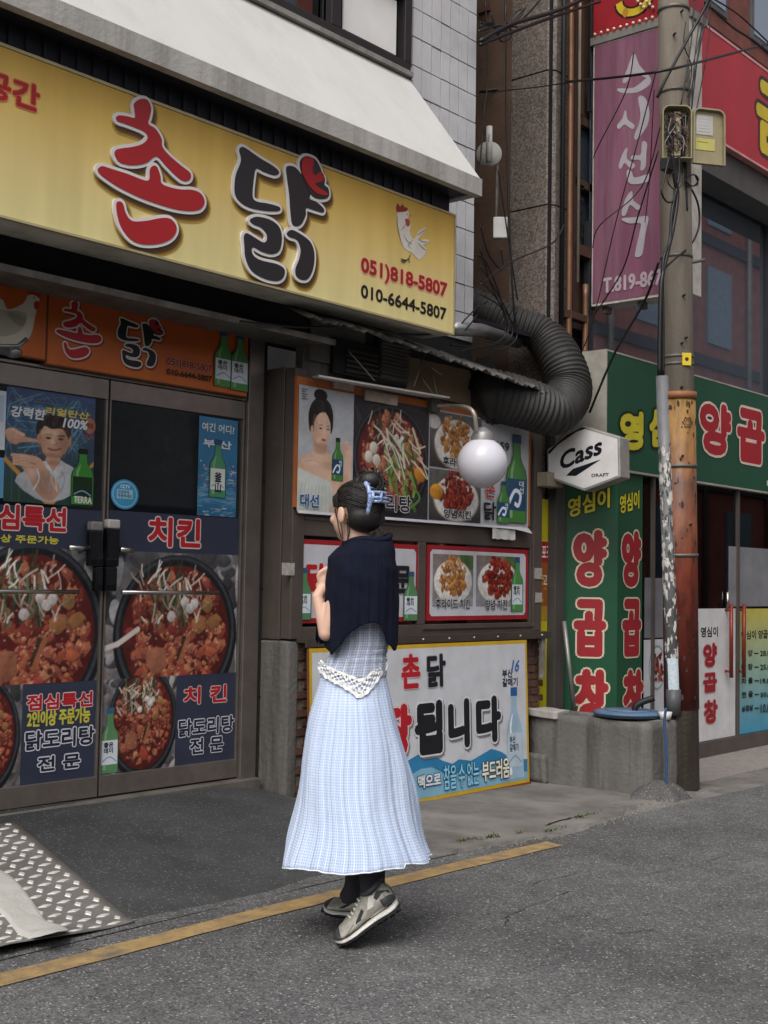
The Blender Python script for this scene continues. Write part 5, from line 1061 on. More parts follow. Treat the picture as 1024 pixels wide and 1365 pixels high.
# ------------------------------------------------------------------ exhaust duct
M_DUCT = mat('duct_rubber', '#3b3a39', .6, .3, var=.25, scale=6, dirt=.5, dirtcol='#211f1d')
dp = [((640, 545), YW+.10), ((655, 528), YW-.05), ((700, 538), 4.78), ((738, 548), 4.70), ((758, 522), 4.72), ((747, 480), 4.82), ((722, 447), 4.98), ((675, 428), 5.18), ((625, 405), 5.4)]
pts = spline([at(*p, Y=y) for p, y in dp], 14); n = len(pts); L = 0; vs = []
rr = [.165+.0*i for i in range(n)]
fine = spline([at(*p, Y=y) for p, y in dp], 60); F2 = [Vector(p) for p in fine]; R2 = []; s_ = 0; last = F2[0]
for p in F2: s_ += (p-last).length; last = p; R2.append(s_)
tot = s_; R2 = [float(np.interp(q_/tot, [0, .35, .6, 1], [.162, .165, .145, .118]))+.007*math.sin(q_*2*math.pi/.036+.5*math.sin(q_*9))+.006*math.sin(q_*7) for q_ in R2]
t = root('exhaust_duct', 'fat grey corrugated exhaust duct looping out of the wall above the beer lightbox', 'duct', F2[0])
b = MB(); b.tube(F2, R2, 28); b.build('hose', M_DUCT, t)
b = MB(); c = at(652, 520, Y=YW-.004); n = 30; 
b.add([(c.x-.05+.17*math.cos(2*math.pi*i/n)*(1+.12*math.sin(i*2.1)), YW-.006, c.z+.03+.19*math.sin(2*math.pi*i/n)*(1+.1*math.sin(i*1.3))) for i in range(n)], [tuple(range(n-1, -1, -1))]); b.build('hole', M_BLACK, t)
b = MB(); b.tube([at(604, 438, Y=4.75), at(640, 440, Y=4.9), at(690, 456, Y=5.1)], .045, 14); b.build('steel_pipe', mat('silver_pipe', '#a9a9a8', .35, .8, dirt=.3), label='short silver pipe between the yellow sign and the duct', cat='pipe')

# ------------------------------------------------------------------ planter / cistern wall in raw concrete
Xp = at(708, 950, Y=4.955)[0]-.06; p0 = at(868, 1062, X=Xp); zt_ = at(745, 953, X=Xp)[2]; x2 = Xp+.36
t = root('concrete_basin', 'low stained concrete basin wall with a blue lid between the banner and the pole', 'wall', (Xp+.2, 4.5, -.06))
def rough_box(x0, x1, y0, y1, z0, z1, seed, amp=.012, n=10):
    r = random.Random(seed); bm = bmesh.new(); bmesh.ops.create_cube(bm, size=1); bmesh.ops.subdivide_edges(bm, edges=bm.edges[:], cuts=n, use_grid_fill=True)
    from mathutils import noise as mn
    for v in bm.verts:
        v.co = Vector((x0+(v.co.x+.5)*(x1-x0), y0+(v.co.y+.5)*(y1-y0), z0+(v.co.z+.5)*(z1-z0))); d = mn.noise_vector(v.co*5+Vector((seed, 0, 0)))*amp+mn.noise_vector(v.co*22)*amp*.35; v.co += d
    me = bpy.data.meshes.new('m'); bm.to_mesh(me); bm.free(); me.polygons.foreach_set('use_smooth', [True]*len(me.polygons)); return me
me = rough_box(Xp, x2, p0.y, 4.93, -.15, zt_, 1); me.materials.append(M_CONC); link('basin', me, t)
me = rough_box(Xp-.05, Xp+.05, at(712, 1045, X=Xp)[1]-.12, at(712, 1045, X=Xp)[1]+.16, -.05, .14, 5, .022, 5); me.materials.append(M_CONC); link('rubble_lump', me, t)
me = rough_box(Xp-.02, Xp+.16, 4.70, 4.93, zt_-.02, zt_+.025, 8, .015, 5); me.materials.append(M_CONCL); link('broken_edge', me, t)
c = Vector((Xp+.2, 4.28, zt_+.015)); b = MB(); b.tube([c, c+Vector((0, 0, .016)), c+Vector((0, 0, .019)), c+Vector((0, 0, .034))], [.225, .228, .24, .205], 28); b.tube([c+Vector((0, 0, .033)), c+Vector((0, 0, .042))], [.15, .145], 24); b.build('basin_lid', mat('blue_plastic', '#506a84', .5, var=.15, dirt=.3), label='round blue plastic lid lying on the concrete basin', cat='lid')
b = MB(); c2 = Vector((Xp+.22, 4.02, zt_+.01)); b.tube([c2, c2+Vector((0, 0, .05))], [.035, .045], 14); b.build('paper_cup', M_WHITEP, label='white cup left on the basin beside the blue lid', cat='cup')
# gravelly mound of cement at the pole foot
b = MB(); n = 28; c = at(880, 1062, Z=-.05); vs = [(c.x, c.y, .05)]
for k_ in range(1, 6):
    for i in range(n): a_ = 2*math.pi*i/n; q_ = k_/5*(.2+.03*math.sin(i*1.7)); vs.append((c.x+q_*math.cos(a_)*1.25, c.y+q_*math.sin(a_)*.8, -.055+.105*math.cos(min(1, k_/5)*math.pi/2)**.8+.006*math.sin(i*3.3+k_)))
fs = [(0, 1+(i+1) % n, 1+i)[::-1] for i in range(n)]+[(1+(k_-1)*n+i, 1+k_*n+i, 1+k_*n+(i+1) % n, 1+(k_-1)*n+(i+1) % n) for k_ in range(1, 5) for i in range(n)]
b.add(vs, fs, True); b.build('cement_mound', asphalt('mound', '#4f4e4d', .6, .2), kind='structure')

# ------------------------------------------------------------------ alley: yellow banner, grey post
fa = facY(5.02); q = pxbox(fa, (722, 665), (735, 948)); t = root('alley_banner', 'narrow yellow banner strip in the gap between the window post and the green column', 'banner', ((q[0]+q[2])/2, 5.02, q[1]))
b = MB(); b.box(q[0]-.06, q[2]+.02, 5.022, 5.03, q[1]-.3, q[3]); b.build('panel', mat('banner_back', '#8a7c22', .6), t)
a = Art(fa, .001); a.rect(q[0]-.06, q[1]-.3, q[2]+.02, q[3], '#c5bd1e'); v = [fa.px(728, y)[1] for y in (722, 750, 808, 828, 862)]
a.rect(q[0]-.06, v[1], q[2]+.02, v[0], '#a8202a'); a.rect(q[0]-.06, v[2], q[2]+.02, v[1], '#9c5a24'); a.rect(q[0]-.06, v[3], q[2]+.02, v[2], '#b08a2a')
a.tpx('포장', (722, 726), (735, 746), '#e5d8d4', bold=.002); a.tpx('꼬리', (722, 765), (736, 782), '#e5d8c0', bold=.002); a.tpx('NU', (724, 842), (735, 851), '#a8202a', bold=.002)
for i in range(12): a.ell(q[0]+random.uniform(-.02, .06), random.uniform(v[2], v[1]), .012, .01, random.choice(['#c58a3a', '#7a3a18', '#d8a860']))
a.build('print', t)
b = MB(); p = at(744, 700, Y=4.97); b.box(p[0]-.055, p[0]+.055, 4.95, 5.05, -.1, at(744, 640, Y=4.97)[2]); b.build('alley_post', mat('grey_post', '#4a4846', .6, .2, dirt=.4), label='dark grey post standing left of the green column sign', cat='post', bevel=.004)
b = MB(); b.tube([at(752, 828, Y=4.9), at(766, 950, Y=4.82)], .016, 10); b.build('prop_pipe', mat('grey_pipe', '#8a8986', .45, .6), label='thin grey pipe leaning in front of the green column', cat='pipe')
b = MB(); p = at(735, 640, Y=4.9); b.box(p[0]-.1, p[0]+.09, 4.86, 4.97, p[2]-.05, p[2]+.05); b.build('wall_box', mat('beige_box', '#8f8574', .6, dirt=.3), label='small beige junction box under the hexagonal lightbox', cat='box', bevel=.006)

# ------------------------------------------------------------------ granite building with recessed wall in the alley
def granite():
    m = bpy.data.materials.new('speckled_granite'); m.use_nodes = True; nt = m.node_tree; b_ = nt.nodes['Principled BSDF']; N = nt.nodes.new; L = nt.links.new
    g = N('ShaderNodeNewGeometry'); v = N('ShaderNodeTexVoronoi'); v.inputs['Scale'].default_value = 85; L(g.outputs['Position'], v.inputs[0]); s = N('ShaderNodeSeparateColor'); L(v.outputs['Color'], s.inputs[0])
    r = N('ShaderNodeValToRGB'); e = r.color_ramp.elements; e[0].color = hexlin('#4b443f')+(1,); e[1].color = hexlin('#8c8178')+(1,); k = e.new(.45); k.color = hexlin('#6b625b')+(1,); L(s.outputs[0], r.inputs[0])
    n = N('ShaderNodeTexNoise'); n.inputs['Scale'].default_value = 2; n.inputs['Detail'].default_value = 6; mp = N('ShaderNodeMapping'); mp.inputs['Scale'].default_value = (1, 1, .25); L(g.outputs['Position'], mp.inputs[0]); L(mp.outputs[0], n.inputs[0])
    r2 = N('ShaderNodeValToRGB'); r2.color_ramp.elements[0].position = .3; r2.color_ramp.elements[0].color = (.7, .68, .66, 1); r2.color_ramp.elements[1].position = .7; L(n.outputs[0], r2.inputs[0])
    x = N('ShaderNodeMix'); x.data_type = 'RGBA'; x.blend_type = 'MULTIPLY'; x.inputs[0].default_value = 1; L(r.outputs[0], x.inputs[6]); L(r2.outputs[0], x.inputs[7]); L(x.outputs[2], b_.inputs['Base Color']); b_.inputs['Roughness'].default_value = .6; return m
M_GRANITE = granite()
xg0 = at(735, 300, Y=YG)[0]; xg1 = at(757, 300, Y=YG)[0]; yg = at(680, 300, X=xg0)[1]
t = root('granite_building', 'brown building with a speckled granite pillar behind the duct', 'building', (xg0+.5, 6, 0))
zj = [at(735, y, Y=YG)[2] for y in (271, 90)]; dz = zj[1]-zj[0]; zs_ = [-.1]+sorted([zj[0]-dz*k for k in range(1, 4) if zj[0]-dz*k > 0]+[zj[0], zj[1], zj[1]+dz, zj[1]+2*dz])
for z0, z1 in zip(zs_[:-1], zs_[1:]):
    b = MB(); b.prism([(xg0, yg, z0+.006), (xg0, YG+.05, z0+.006), (xg0+.05, YG, z0+.006), (xg1, YG, z0+.006), (xg1, yg, z0+.006)], (0, 0, z1-z0-.012)); b.build('granite_block', M_GRANITE, t)
b = MB(); b.box(xg0+.01, xg1-.01, YG+.02, yg-.01, -.1, 8); b.build('pillar_core', M_BLACK, t)
M_BROWN = mat('brown_render', '#5f4a3c', .9, var=.25, scale=2.5, bump=.4, bscale=25, dirt=.5, dirtcol='#3a2e27')
b = MB(); b.box(xg0-.9, xg0+.2, 6.3, 6.4, -.1, 8); b.box(xg0, xg0+.15, yg+.001, 6.3, -.1, 8); b.box(xg0-.9, xg0, 6.22, 6.3, 5.2, 5.6); b.build('wall', M_BROWN, t)
b = MB(); b.box(xg0-.02, xg0, yg+.2, 6.3, 5.6, 5.64); b.box(xg0-.9, xg0, 6.2, 6.3, 5.62, 5.66); b.build('ledge', mat('rust_trim', '#5a3630', .8), t)
xw1 = at(792, 300, Y=YG)[0]
b = MB(); b.box(xg1, 12.5, YG+.1, YG+.3, 3.2, 9); b.build('wall', M_BROWN, t)
M_WFR = mat('brown_window_frame', '#4e3a30', .5, .2, dirt=.3)
zw = [at(783, y, Y=YG)[2] for y in (160, 248, 340)]
b = MB(); b.box(xg1+.1, xw1+.3, YG+.02, YG+.09, zw[0]-.04, zw[0]+.02); b.box(xg1+.08, xg1+.15, YG+.0, YG+.09, zw[2]-.5, 8); b.box(xg1+.1, xw1+.3, YG-.0, YG+.09, zw[1]-.03, zw[1]+.03); b.box(xg1+.1, xw1+.3, YG-.03, YG+.09, zw[2]-.03, zw[2]+.05); b.box(xg1+.17, xg1+.2, YG+.0, YG+.06, zw[0]+.02, 8)
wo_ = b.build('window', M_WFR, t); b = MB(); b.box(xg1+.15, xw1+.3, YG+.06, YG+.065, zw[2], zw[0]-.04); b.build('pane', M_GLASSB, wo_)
b = MB()
for i in range(5): b.box(xg1+.15, xg1+.22, YG+.0, YG+.01, zw[2]+.12+.09*i, zw[2]+.15+.09*i)
b.build('hinge', M_BLACK, wo_, kind='stuff')
M_COPPER = mat('old_copper', '#7a5a44', .45, .5, var=.15, dirt=.3)
xa, xb_ = at(758, 300, Y=YG-.04)[0], at(779, 400, Y=YG-.04)[0]; zb2 = at(768, 475, Y=YG-.04)[2]
for lab, pts, r_ in (('copper drain pipe bending back up beside the duct', [(xa, YG-.05, 8), (xa, YG-.05, zb2+.08), (xa+.03, YG-.05, zb2+.02), (xa+.07, YG-.05, zb2), (xb_-.07, YG-.05, zb2), (xb_-.02, YG-.05, zb2+.03), (xb_, YG-.05, zb2+.1), (xb_, YG-.05, zb2+.55)], .022), ('thin pale pipe running up beside the brown window', [(xa+.13, YG-.04, zb2+.55), (xa+.13, YG-.04, 8)], .012), ('black pipe running down the granite pillar edge', [(xa-.07, YG-.03, 2.5), (xa-.07, YG-.03, 8)], .018)):
    b = MB(); b.tube(spline(pts, 4) if len(pts) > 3 else pts, r_, 10); b.build('drain_pipe', M_COPPER if 'copper' in lab else (M_BLACK if 'black' in lab else mat('pale_pipe', '#98917f', .5)), label=lab, cat='pipe')
b = MB(); p = at(768, 425, Y=YG-.02); b.box(xa-.03, xb_+.02, YG-.07, YG, p[2]-.02, p[2]+.03); b.build('pipe_clamp', M_WFR, t)
# satellite dish and meter box
c = at(652, 205, X=xg0-.42); t = root('satellite_dish', 'small white satellite dish on a pole in the alley', 'satellite dish', c)
fwd = (Vector(EYE)-c); fwd.z = 0; fwd.normalize(); sd_ = fwd.cross(Vector((0, 0, 1))); R_ = .085*1.0*((c-Vector(EYE)).dot(Vector(FW))/8.5)
b = MB(); n = 28; vs = [c-fwd*.03]+[c+(sd_*math.cos(2*math.pi*i/n)+Vector((0, 0, 1))*math.sin(2*math.pi*i/n))*R_ for i in range(n)]; vs2 = [v-fwd*.012 for v in vs]
b.add(vs+vs2, [(0, 1+i, 1+(i+1) % n) for i in range(n)]+[(n+1, n+2+(i+1) % n, n+2+i) for i in range(n)]+[(1+i, n+2+i, n+2+(i+1) % n, 1+(i+1) % n) for i in range(n)], True); b.build('dish', mat('dish_grey', '#b2b0a8', .5, var=.1, dirt=.2), t)
b = MB(); b.tube([c-Vector((0, 0, R_*.4))+fwd*.03, c+fwd*.16+Vector((0, 0, .09))], .008); b.tube([c+fwd*.1-Vector((0, 0, .09)), c+fwd*.1+Vector((0, 0, .16))], .022, 10); b.build('feed', M_WHITEP, t)
b = MB(); b.tube([c-fwd*.02+sd_*-.06+Vector((0, 0, -.05)), c-fwd*.03+sd_*-.06+Vector((0, 0, -.55)), at(662, 300, X=xg0-.42)], .012, 8); b.build('mast', M_GALV, t)
p, q_ = at(658, 292, X=xg0-.42), at(676, 318, X=xg0-.42); b = MB(); b.obox((p+q_)/2, sd_*.05, fwd*.04, (0, 0, .075)); b.build('meter_box', M_WHITEP, label='small white electric box below the satellite dish', cat='box', bevel=.006)

# ------------------------------------------------------------------ neighbour: glass-fronted building with green fascia and red sign
XF = at(808, 465, Y=YB)[0]; zf1 = at(808, 465, Y=YB)[2]; zf0 = at(1024, 658, Y=YB)[2]+.02; XE = 12.0
t = root('glass_building', 'neighbouring building with tall dark reflecting windows above a green shop fascia', 'building', (10, YG+1, 0))
xgl = at(785, 430, Y=YG)[0]; zg1 = at(968, 192, Y=YB)[2]
xmul = [at(1017, 400, Y=YG)[0]]
b = MB(); b.box(xgl, XE, YG+.0, YG+.006, zf1-.3, 6.6)
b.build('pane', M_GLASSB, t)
b = MB(); b.box(xmul[0], xmul[0]+.07, YG-.03, YG+.03, zf1-.2, zg1); b.box(xgl, XE, YG-.02, YG+.03, zg1-.14, zg1-.0); b.box(xgl-.03, xgl+.03, YG-.02, YG+.03, 3.0, 4.0); b.box(xgl, XE, YG-.06, YG+.04, zg1+.0, zg1+.12); b.build('window_frame', mat('charcoal_frame', '#33353a', .45, .3), t)
b = MB(); b.box(xgl, XE, YG+1.2, YG+1.25, 2.4, 6.6); b.build('room_wall', M_DARK, t)
b = MB(); b.box(9.0, 30, YG-.01, YG+.3, 6.2, 11); b.build('wall', mat('red_brick_wall', '#6b4038', .9, var=.25, scale=6, dirt=.3), t)
for xx, zz in ((9.9, 6.35), (10.9, 6.35), (11.9, 6.5)):
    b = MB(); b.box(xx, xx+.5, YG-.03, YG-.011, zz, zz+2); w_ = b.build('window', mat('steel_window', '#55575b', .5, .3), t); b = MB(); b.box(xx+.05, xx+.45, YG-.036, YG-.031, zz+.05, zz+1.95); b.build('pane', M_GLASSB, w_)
# shopfront
xdo = at(857, 800, Y=YB)[0]; zdb = at(925, 1008, Y=YB)[2]
b = MB(); b.box(xdo-.55, XE, YG, YG+.1, zf0-.02, zf1); b.box(xdo-.55, XE, YB+.01, YG, zf0+.02, zf1-.02); b.build('fascia_box', M_NAVY, t)
b = MB(); b.box(xdo, 14, YB-.0, 8, zdb-.1, zdb); b.build('shop_floor', mat('shop_floor', '#5f5a55', .5), t)
b = MB(); b.box(xdo-.5, 14, 7.4, 7.45, -.2, 2.8); b.box(xdo-.5, 14, YG+.1, 7.4, 2.6, 2.65); b.box(14, 14.05, YB, 7.4, -.2, 2.6); b.build('room_wall', mat('shop_room', '#77777a', .8, var=.3), t)
# step
s0, s1 = at(931, 1043, Z=-.06), at(1024, 1020, Z=-.065)
b = MB(); b.box(s0.x-.35, 14, s0.y+.02, YB+.02, -.2, zdb-.02); b.build('step', mat('granite_step', '#817c77', .75, var=.15, scale=30, dirt=.3), t, bevel=.008)
b = MB(); b.box(xdo, XE, YB-.03, YB+.03, zdb-.02, zdb+.10); b.build('door_rail', M_BRONZE, t)
for xx in (at(868, 800, Y=YB)[0], at(981.5, 800, Y=YB)[0]):
    b = MB(); b.box(xx-.015, xx+.015, YB-.025, YB+.025, zdb+.1, zf0); b.build('door_frame', M_BRONZE, t)
b = MB(); b.box(xdo, XE, YB+.0, YB+.006, zdb+.1, zf0); b.build('pane', glass('shop_glass', '#a4a8ac', -.02), t)
zt1 = at(960, 812, Y=YB)[2]
for xx in (975, 992):
    pa, pb = at(xx, 805, Y=YB-.06), at(xx+3, 903, Y=YB-.06); b = MB(); b.tube([(pa.x, YB-.06, pa.z), (pa.x, YB-.06, pb.z)], .016, 10)
    for z in (pa.z-.05, pb.z+.05): b.tube([(pa.x, YB-.06, z), (pa.x, YB, z)], .01, 8)
    b.build('door_handle', mat('red_brown_handle', '#7a2f22', .4, .3), t)
b = MB(); pa = at(970, 812, Y=YB-.02); b.tube([pa+Vector((0, 0, .14)), pa-Vector((0, 0, .02))], .012); b.build('door_closer', M_CHR, t)
# things in the shop
r = random.Random(12)
for lab, A_, B_, c_, y_ in (('white appliance seen low behind the neighbour shop glass', (925, 750), (968, 812), '#74767a', 5.5), ('dark crate on the shelf inside the neighbour shop', (925, 668), (965, 695), '#1c2236', 6.0), ('grey cabinet standing inside the neighbour shop', (972, 725), (1030, 810), '#57595c', 5.3), ('long pale menu strip under the ceiling of the neighbour shop', (928, 700), (1000, 712), '#8a7d72', 5.15), ('yellow notice beside the pale menu strip', (918, 705), (934, 718), '#a8a03a', 5.1)):
    p, q_ = at(*A_, Y=y_), at(*B_, Y=y_); b = MB(); b.box(p[0], q_[0], y_, y_+.18, q_[2], p[2]); b.build('shop_item', mat('shop_item', c_, .6, var=.2), t)
# fascia sign
fy = facY(YB-.05); ft = root('green_fascia_sign', 'long green fascia sign with big red outlined letters over the neighbour shop', 'sign', (10, YB-.03, zf0)); XF = fy.px(808, 520)[0]; zf1 = fy.px(808, 465)[1]; zf0 = fy.px(1024, 658)[1]
b = MB(); b.box(XF+.012, XE, YB-.05, YB-.0, zf0+.015, zf1-.012); b.build('face', mat('green_vinyl', '#1b4c37', .4, var=.06, scale=3), ft)
b = MB(); b.box(XF, XF+.0115, YB-.053, YG, zf0, zf1); b.box(XF+.012, XE, YB-.053, YB, zf1-.012, zf1); b.box(XF+.012, XE, YB-.053, YB, zf0, zf0+.0145); b.box(XF+.012, XE, YB+.001, YG-.03, zf0+.005, zf1-.005); b.build('case', mat('aluminium_case', '#aaa79d', .5, .2, dirt=.4, dirtcol='#6b5a48'), ft)
a = Art(fy, .001)
letters(fy, ft, [('영', (826, 545), (857, 603)), ('심', (865, 541), (888, 598)), ('이', (893, 536), (917, 592))], '#c9c032', '#1b1f14', .03, .02, shear=.1)
letters(fy, ft, [('양', (932, 531), (974, 611)), ('곱', (982, 541), (1019, 621)), ('창', (1028, 548), (1064, 628))], '#a0242c', '#d9c4b4', .04, .02)
a.tpx('818-', (1022, 640), (1036, 650), '#d8d8d0', bold=.004); a.build('print', ft)
# column sign
c0 = at(752, 800, Y=YG); c1 = at(824, 640, Y=YB-.02); c2_ = at(857, 640, Y=YB-.02); zc = at(840, 631, Y=YB-.02)[2]; zlo = -.08
ct = root('green_column_sign', 'folded green column sign with vertical red letters beside the lightbox', 'sign', (c1.x, c1.y, zlo))
b = MB(); b.prism([(c0.x, c0.y, zlo), (c1.x, c1.y, zlo), (c2_.x, c2_.y, zlo), (c2_.x, YG, zlo)], (0, 0, zc-zlo)); b.build('case', mat('green_vinyl', '#1a4d33', .4, var=.06, scale=3), ct)
b = MB(); b.prism([(c0.x-.004, c0.y, zc), (c1.x, c1.y-.006, zc), (c2_.x+.01, c2_.y-.006, zc), (c2_.x+.01, YG, zc)], (0, 0, .025)); b.build('cap', M_WHITEP, ct)
U_ = Vector((c1.x-c0.x, c1.y-c0.y, 0)); fl = Frame((c0.x, c0.y, 0), U_, (0, 0, 1)); fr = Frame((c1.x, c1.y, 0), (1, 0, 0), (0, 0, 1))
a = Art(fl, .0012); big_text(a, '영심이', (757, 657), (813, 684), '#cfc62a', '#1b1f14', .012, .009, shear=.28)
letters(fl, ct, [('양', (764, 706), (809, 783)), ('곱', (765, 798), (808, 876)), ('창', (766, 891), (811, 970))], '#9c222a', '#d8cdb4', .03, .012)
a.build('print_wide', ct); a = Art(fr, .0012); big_text(a, '영심이', (826, 655), (852, 683), '#cfc62a', '#1b1f14', .009, .007, shear=.2)
letters(fr, ct, [('양', (828, 706), (854, 783)), ('곱', (829, 798), (854, 876)), ('창', (830, 891), (857, 970))], '#9c222a', '#d8cdb4', .03, .012)
a.build('print_narrow', ct)
# door posters of the neighbour
fo2 = facY(YB-.006)
q = pxbox(fo2, (920, 811.5), (980, 992)); dt = root('door_banner', 'tall white banner with red vertical letters on the neighbour shop door', 'banner', ((q[0]+q[2])/2, YB, q[1])); q = (q[0], zdb+.105, q[2], q[3])
a = Art(fo2, .0006); a.rect(*q, '#cfcfd0'); a.tpx('영심이', (934, 835), (957, 850), '#17181b', bold=.008)
letters(fo2, dt, [('양', (937, 857), (955, 890)), ('곱', (937, 896), (955, 924)), ('창', (938, 932), (956, 966))], '#93222a', '#c98a88', .02, .006)
a.build('print', dt)
q = pxbox(fo2, (981.5, 811.5), (1060, 985)); dt = root('price_banner', 'yellow to blue price list banner on the right door of the neighbour shop', 'banner', ((q[0]+q[2])/2, YB, q[1])); a = Art(fo2, .0006); vm = (zdb+.105+q[3])*.5
a.grad(q[0], zdb+.105, q[2], vm, '#3f93b8', '#8fb0a0'); a.grad(q[0], vm, q[2], q[3], '#8fb0a0', '#bdb24e'); a.tpx('영심이 양곱창', (988, 839), (1030, 853), '#17181b', bold=.006)
for i, (n_, p_) in enumerate((('모 양', '28,000'), ('막 창', '25,000'), ('차 돌', '19,000'), ('전 골', '50,000'), ('삼겹살', '10,000'))):
    y = 871+i*18.2; a.tpx(n_, (988, y-5), (1003, y+5), '#17181b', bold=.003); a.stroke([fo2.px(1005, y), fo2.px(1011, y)], .01, '#17181b'); a.tpx(p_, (1013, y-5), (1034, y+5), '#17181b', bold=.002)
a.build('print', dt)
q = pxbox(fo2, (860, 853), (878, 948)); dt = root('plate_poster', 'white poster with a plate of red meat between the green column and the pole', 'poster', ((q[0]+q[2])/2, YB, q[1])); a = Art(fo2, .0006); q = (q[0]-.02, q[1]-.3, q[2]+.3, q[3]); a.rect(*q, '#c3c6cb'); c = fo2.px(876, 890); a.ell(c[0], c[1], .13, .17, '#8f98a8'); a.ell(c[0], c[1], .115, .15, '#cdd0d4'); r = random.Random(3)
for i in range(40): a.ell(c[0]+r.uniform(-.07, .07), c[1]+r.uniform(-.1, .1), .02, .016, r.choice(['#7a2a24', '#93403a', '#a65a4c', '#5c1c1a']), 8, r.uniform(0, 3))
a.build('print', dt)
b = MB(); q = pxbox(fo2, (860, 770), (878, 850)); b.box(q[0], q[2]+.3, YB-.008, YB-.002, q[1], q[3]); b.build('frosted_film', mat('grey_film', '#6a6a6e', .6), label='plain grey film on the shopfront glass between column and pole', cat='film')
b = MB(); q = pxbox(fo2, (972, 728), (1040, 808)); b.box(q[0], q[2]+.3, YB-.008, YB-.002, q[1], q[3]); b.build('frosted_film', mat('grey_film', '#77787b', .5), label='grey tiled film above the price banner', cat='film')

# ------------------------------------------------------------------ projecting purple sign and red signs
XPm = at(787, 400, Y=YG-.02)[0]; fp = facX(XPm); pt, pb_ = fp.px(791, 61), fp.px(791, 408); ue = fp.px(919, 200)[0]
pbr = fp.px(877, 392); ptr = fp.px(875, 39)
t = root('purple_banner_sign', 'faded purple vertical projecting sign with white brush letters behind the pole', 'sign', (XPm, -(pt[0]+ue)/2, pb_[1]))
b = MB(); z0_, z1_ = pb_[1], pt[1]; b.box(XPm+.004, XPm+.19, -ue, -pt[0], z0_, z1_); b.build('case', mat('sign_metal', '#c3bfb6', .5, .1, dirt=.5, dirtcol='#6c5a4c'), t)
m = mat('faded_purple', '#75495c', .5, var=.22, scale=9, streak=True, dirt=.35, dirtcol='#8f7480'); b = MB(); b.box(XPm, XPm+.0035, -ue+.015, -pt[0]-.012, z0_+.02, z1_-.012); b.build('face', m, t)
a = Art(fp, .001)
for P in ([(845, 72), (852, 88), (866, 104), (846, 97), (836, 108), (831, 108), (838, 90)], [(824, 119), (845, 118), (864, 104), (866, 112), (850, 122), (832, 123)], [(852, 130), (860, 132), (865, 150), (862, 168), (849, 185), (847, 180), (853, 165), (855, 150)], [(834, 148), (836, 160), (845, 167), (843, 171), (833, 165), (826, 171), (824, 167), (831, 158)], [(836, 198), (835, 212), (846, 220), (842, 224), (833, 216), (828, 224), (826, 221), (830, 208)], [(857, 190), (862, 192), (861, 205), (860, 222), (855, 226), (855, 213), (843, 212), (844, 208), (855, 207)], [(837, 228), (842, 230), (846, 238), (866, 233), (864, 241), (845, 245), (838, 240)], [(842, 256), (844, 268), (854, 276), (850, 279), (840, 272), (834, 286), (830, 285), (834, 268)], [(830, 292), (846, 291), (862, 289), (864, 294), (860, 312), (856, 338), (850, 342), (848, 338), (854, 310), (855, 297), (840, 297)]):
    a.dpoly(spline([fp.px(*c_) for c_ in P], 3, True), .006, '#a8a3aa', 10)
a.tpx('T.819-8677', (804, 371), (893, 378), '#b3a2ac', bold=.006, shear=.0); a.build('print', t)
b = MB(); z = z0_; 
for k_ in range(2): b.box(XPm+.05, XPm+.13, -pt[0]-.1-.3*k_, -pt[0]-.06-.3*k_, z0_-.05, z0_)
b.build('bracket', M_GALV, t)
q0 = fp.px(793, 50); q1 = fp.px(875, 32)
t = root('red_projecting_sign', 'red projecting sign with a yellow swirl and light bulbs above the purple sign', 'sign', (XPm, -(pt[0]+ue)/2, q0[1]))
b = MB(); b.box(XPm+.0, XPm+.22, -ue+.0, -pt[0], q0[1], q0[1]+1.2); b.build('case', mat('red_vinyl', '#8c1f28', .4, var=.08), t)
b = MB(); b.box(XPm-.01, XPm+.24, -ue-.02, -pt[0]+.02, q0[1]-.06, q0[1]-.001); b.build('tray', M_SIGNSIDE, t)
a = Art(fp, .002); c = fp.px(846, 0); th_ = [(c[0]+.13*math.cos(a_), c[1]+.02+.11*math.sin(a_)) for a_ in np.linspace(-3.1, .1, 12)]; a.stroke(th_, .085, '#1d1512'); a.stroke(th_, .055, '#c7ac2a'); c = fp.px(834, 17); a.ell(c[0], c[1], .025, .035, '#b0802a')
a.build('print', t)
b = MB(); r = random.Random(5)
for x_, y_ in [(795+i*8.5, 47-i*2.5) for i in range(10)]+[(852+i*4, 3+(i % 3)*4) for i in range(6)]: b.ball(fp.w(*fp.px(x_, y_), .02), .012, 8, 6)
b.build('bulb', mat('bulb_glass', '#d8c8a8', .3), t)
fR = facY(YB-.06); v1 = fR.px(924, 23); v0 = fR.px(968, 192)
t = root('red_fascia_sign', 'large red sign with thick yellow letters above the reflecting windows', 'sign', (10.5, YB-.05, v0[1]))
b = MB(); b.box(v1[0], XE+.5, YB-.06, YG-.06, v0[1], v1[1]); b.build('face', mat('red_vinyl', '#a52a34', .42, var=.12, scale=3), t)
b = MB(); b.box(v1[0]-.01, XE+.5, YB-.064, YG-.06, v1[1], v1[1]+.02); b.box(v1[0]-.02, v1[0]-.001, YB-.064, YG-.06, v0[1], v1[1]+.02); b.box(v1[0]-.01, XE+.5, YB-.064, YG-.06, v0[1]-.02, v0[1]); b.build('frame', mat('pink_edge', '#c58a88', .5), t)
b = MB(); b.box(v1[0]-.0, XE+.5, YB+.0, YG-.03, v0[1]-.28, v0[1]-.021); b.build('under_box', mat('grey_under', '#4e4c4a', .6), t)
a = Art(fR, .001); big_text(a, '금', (1008, 100), (1052, 226), '#cdb42a', '#37261c', .035, .035); a.build('print', t)

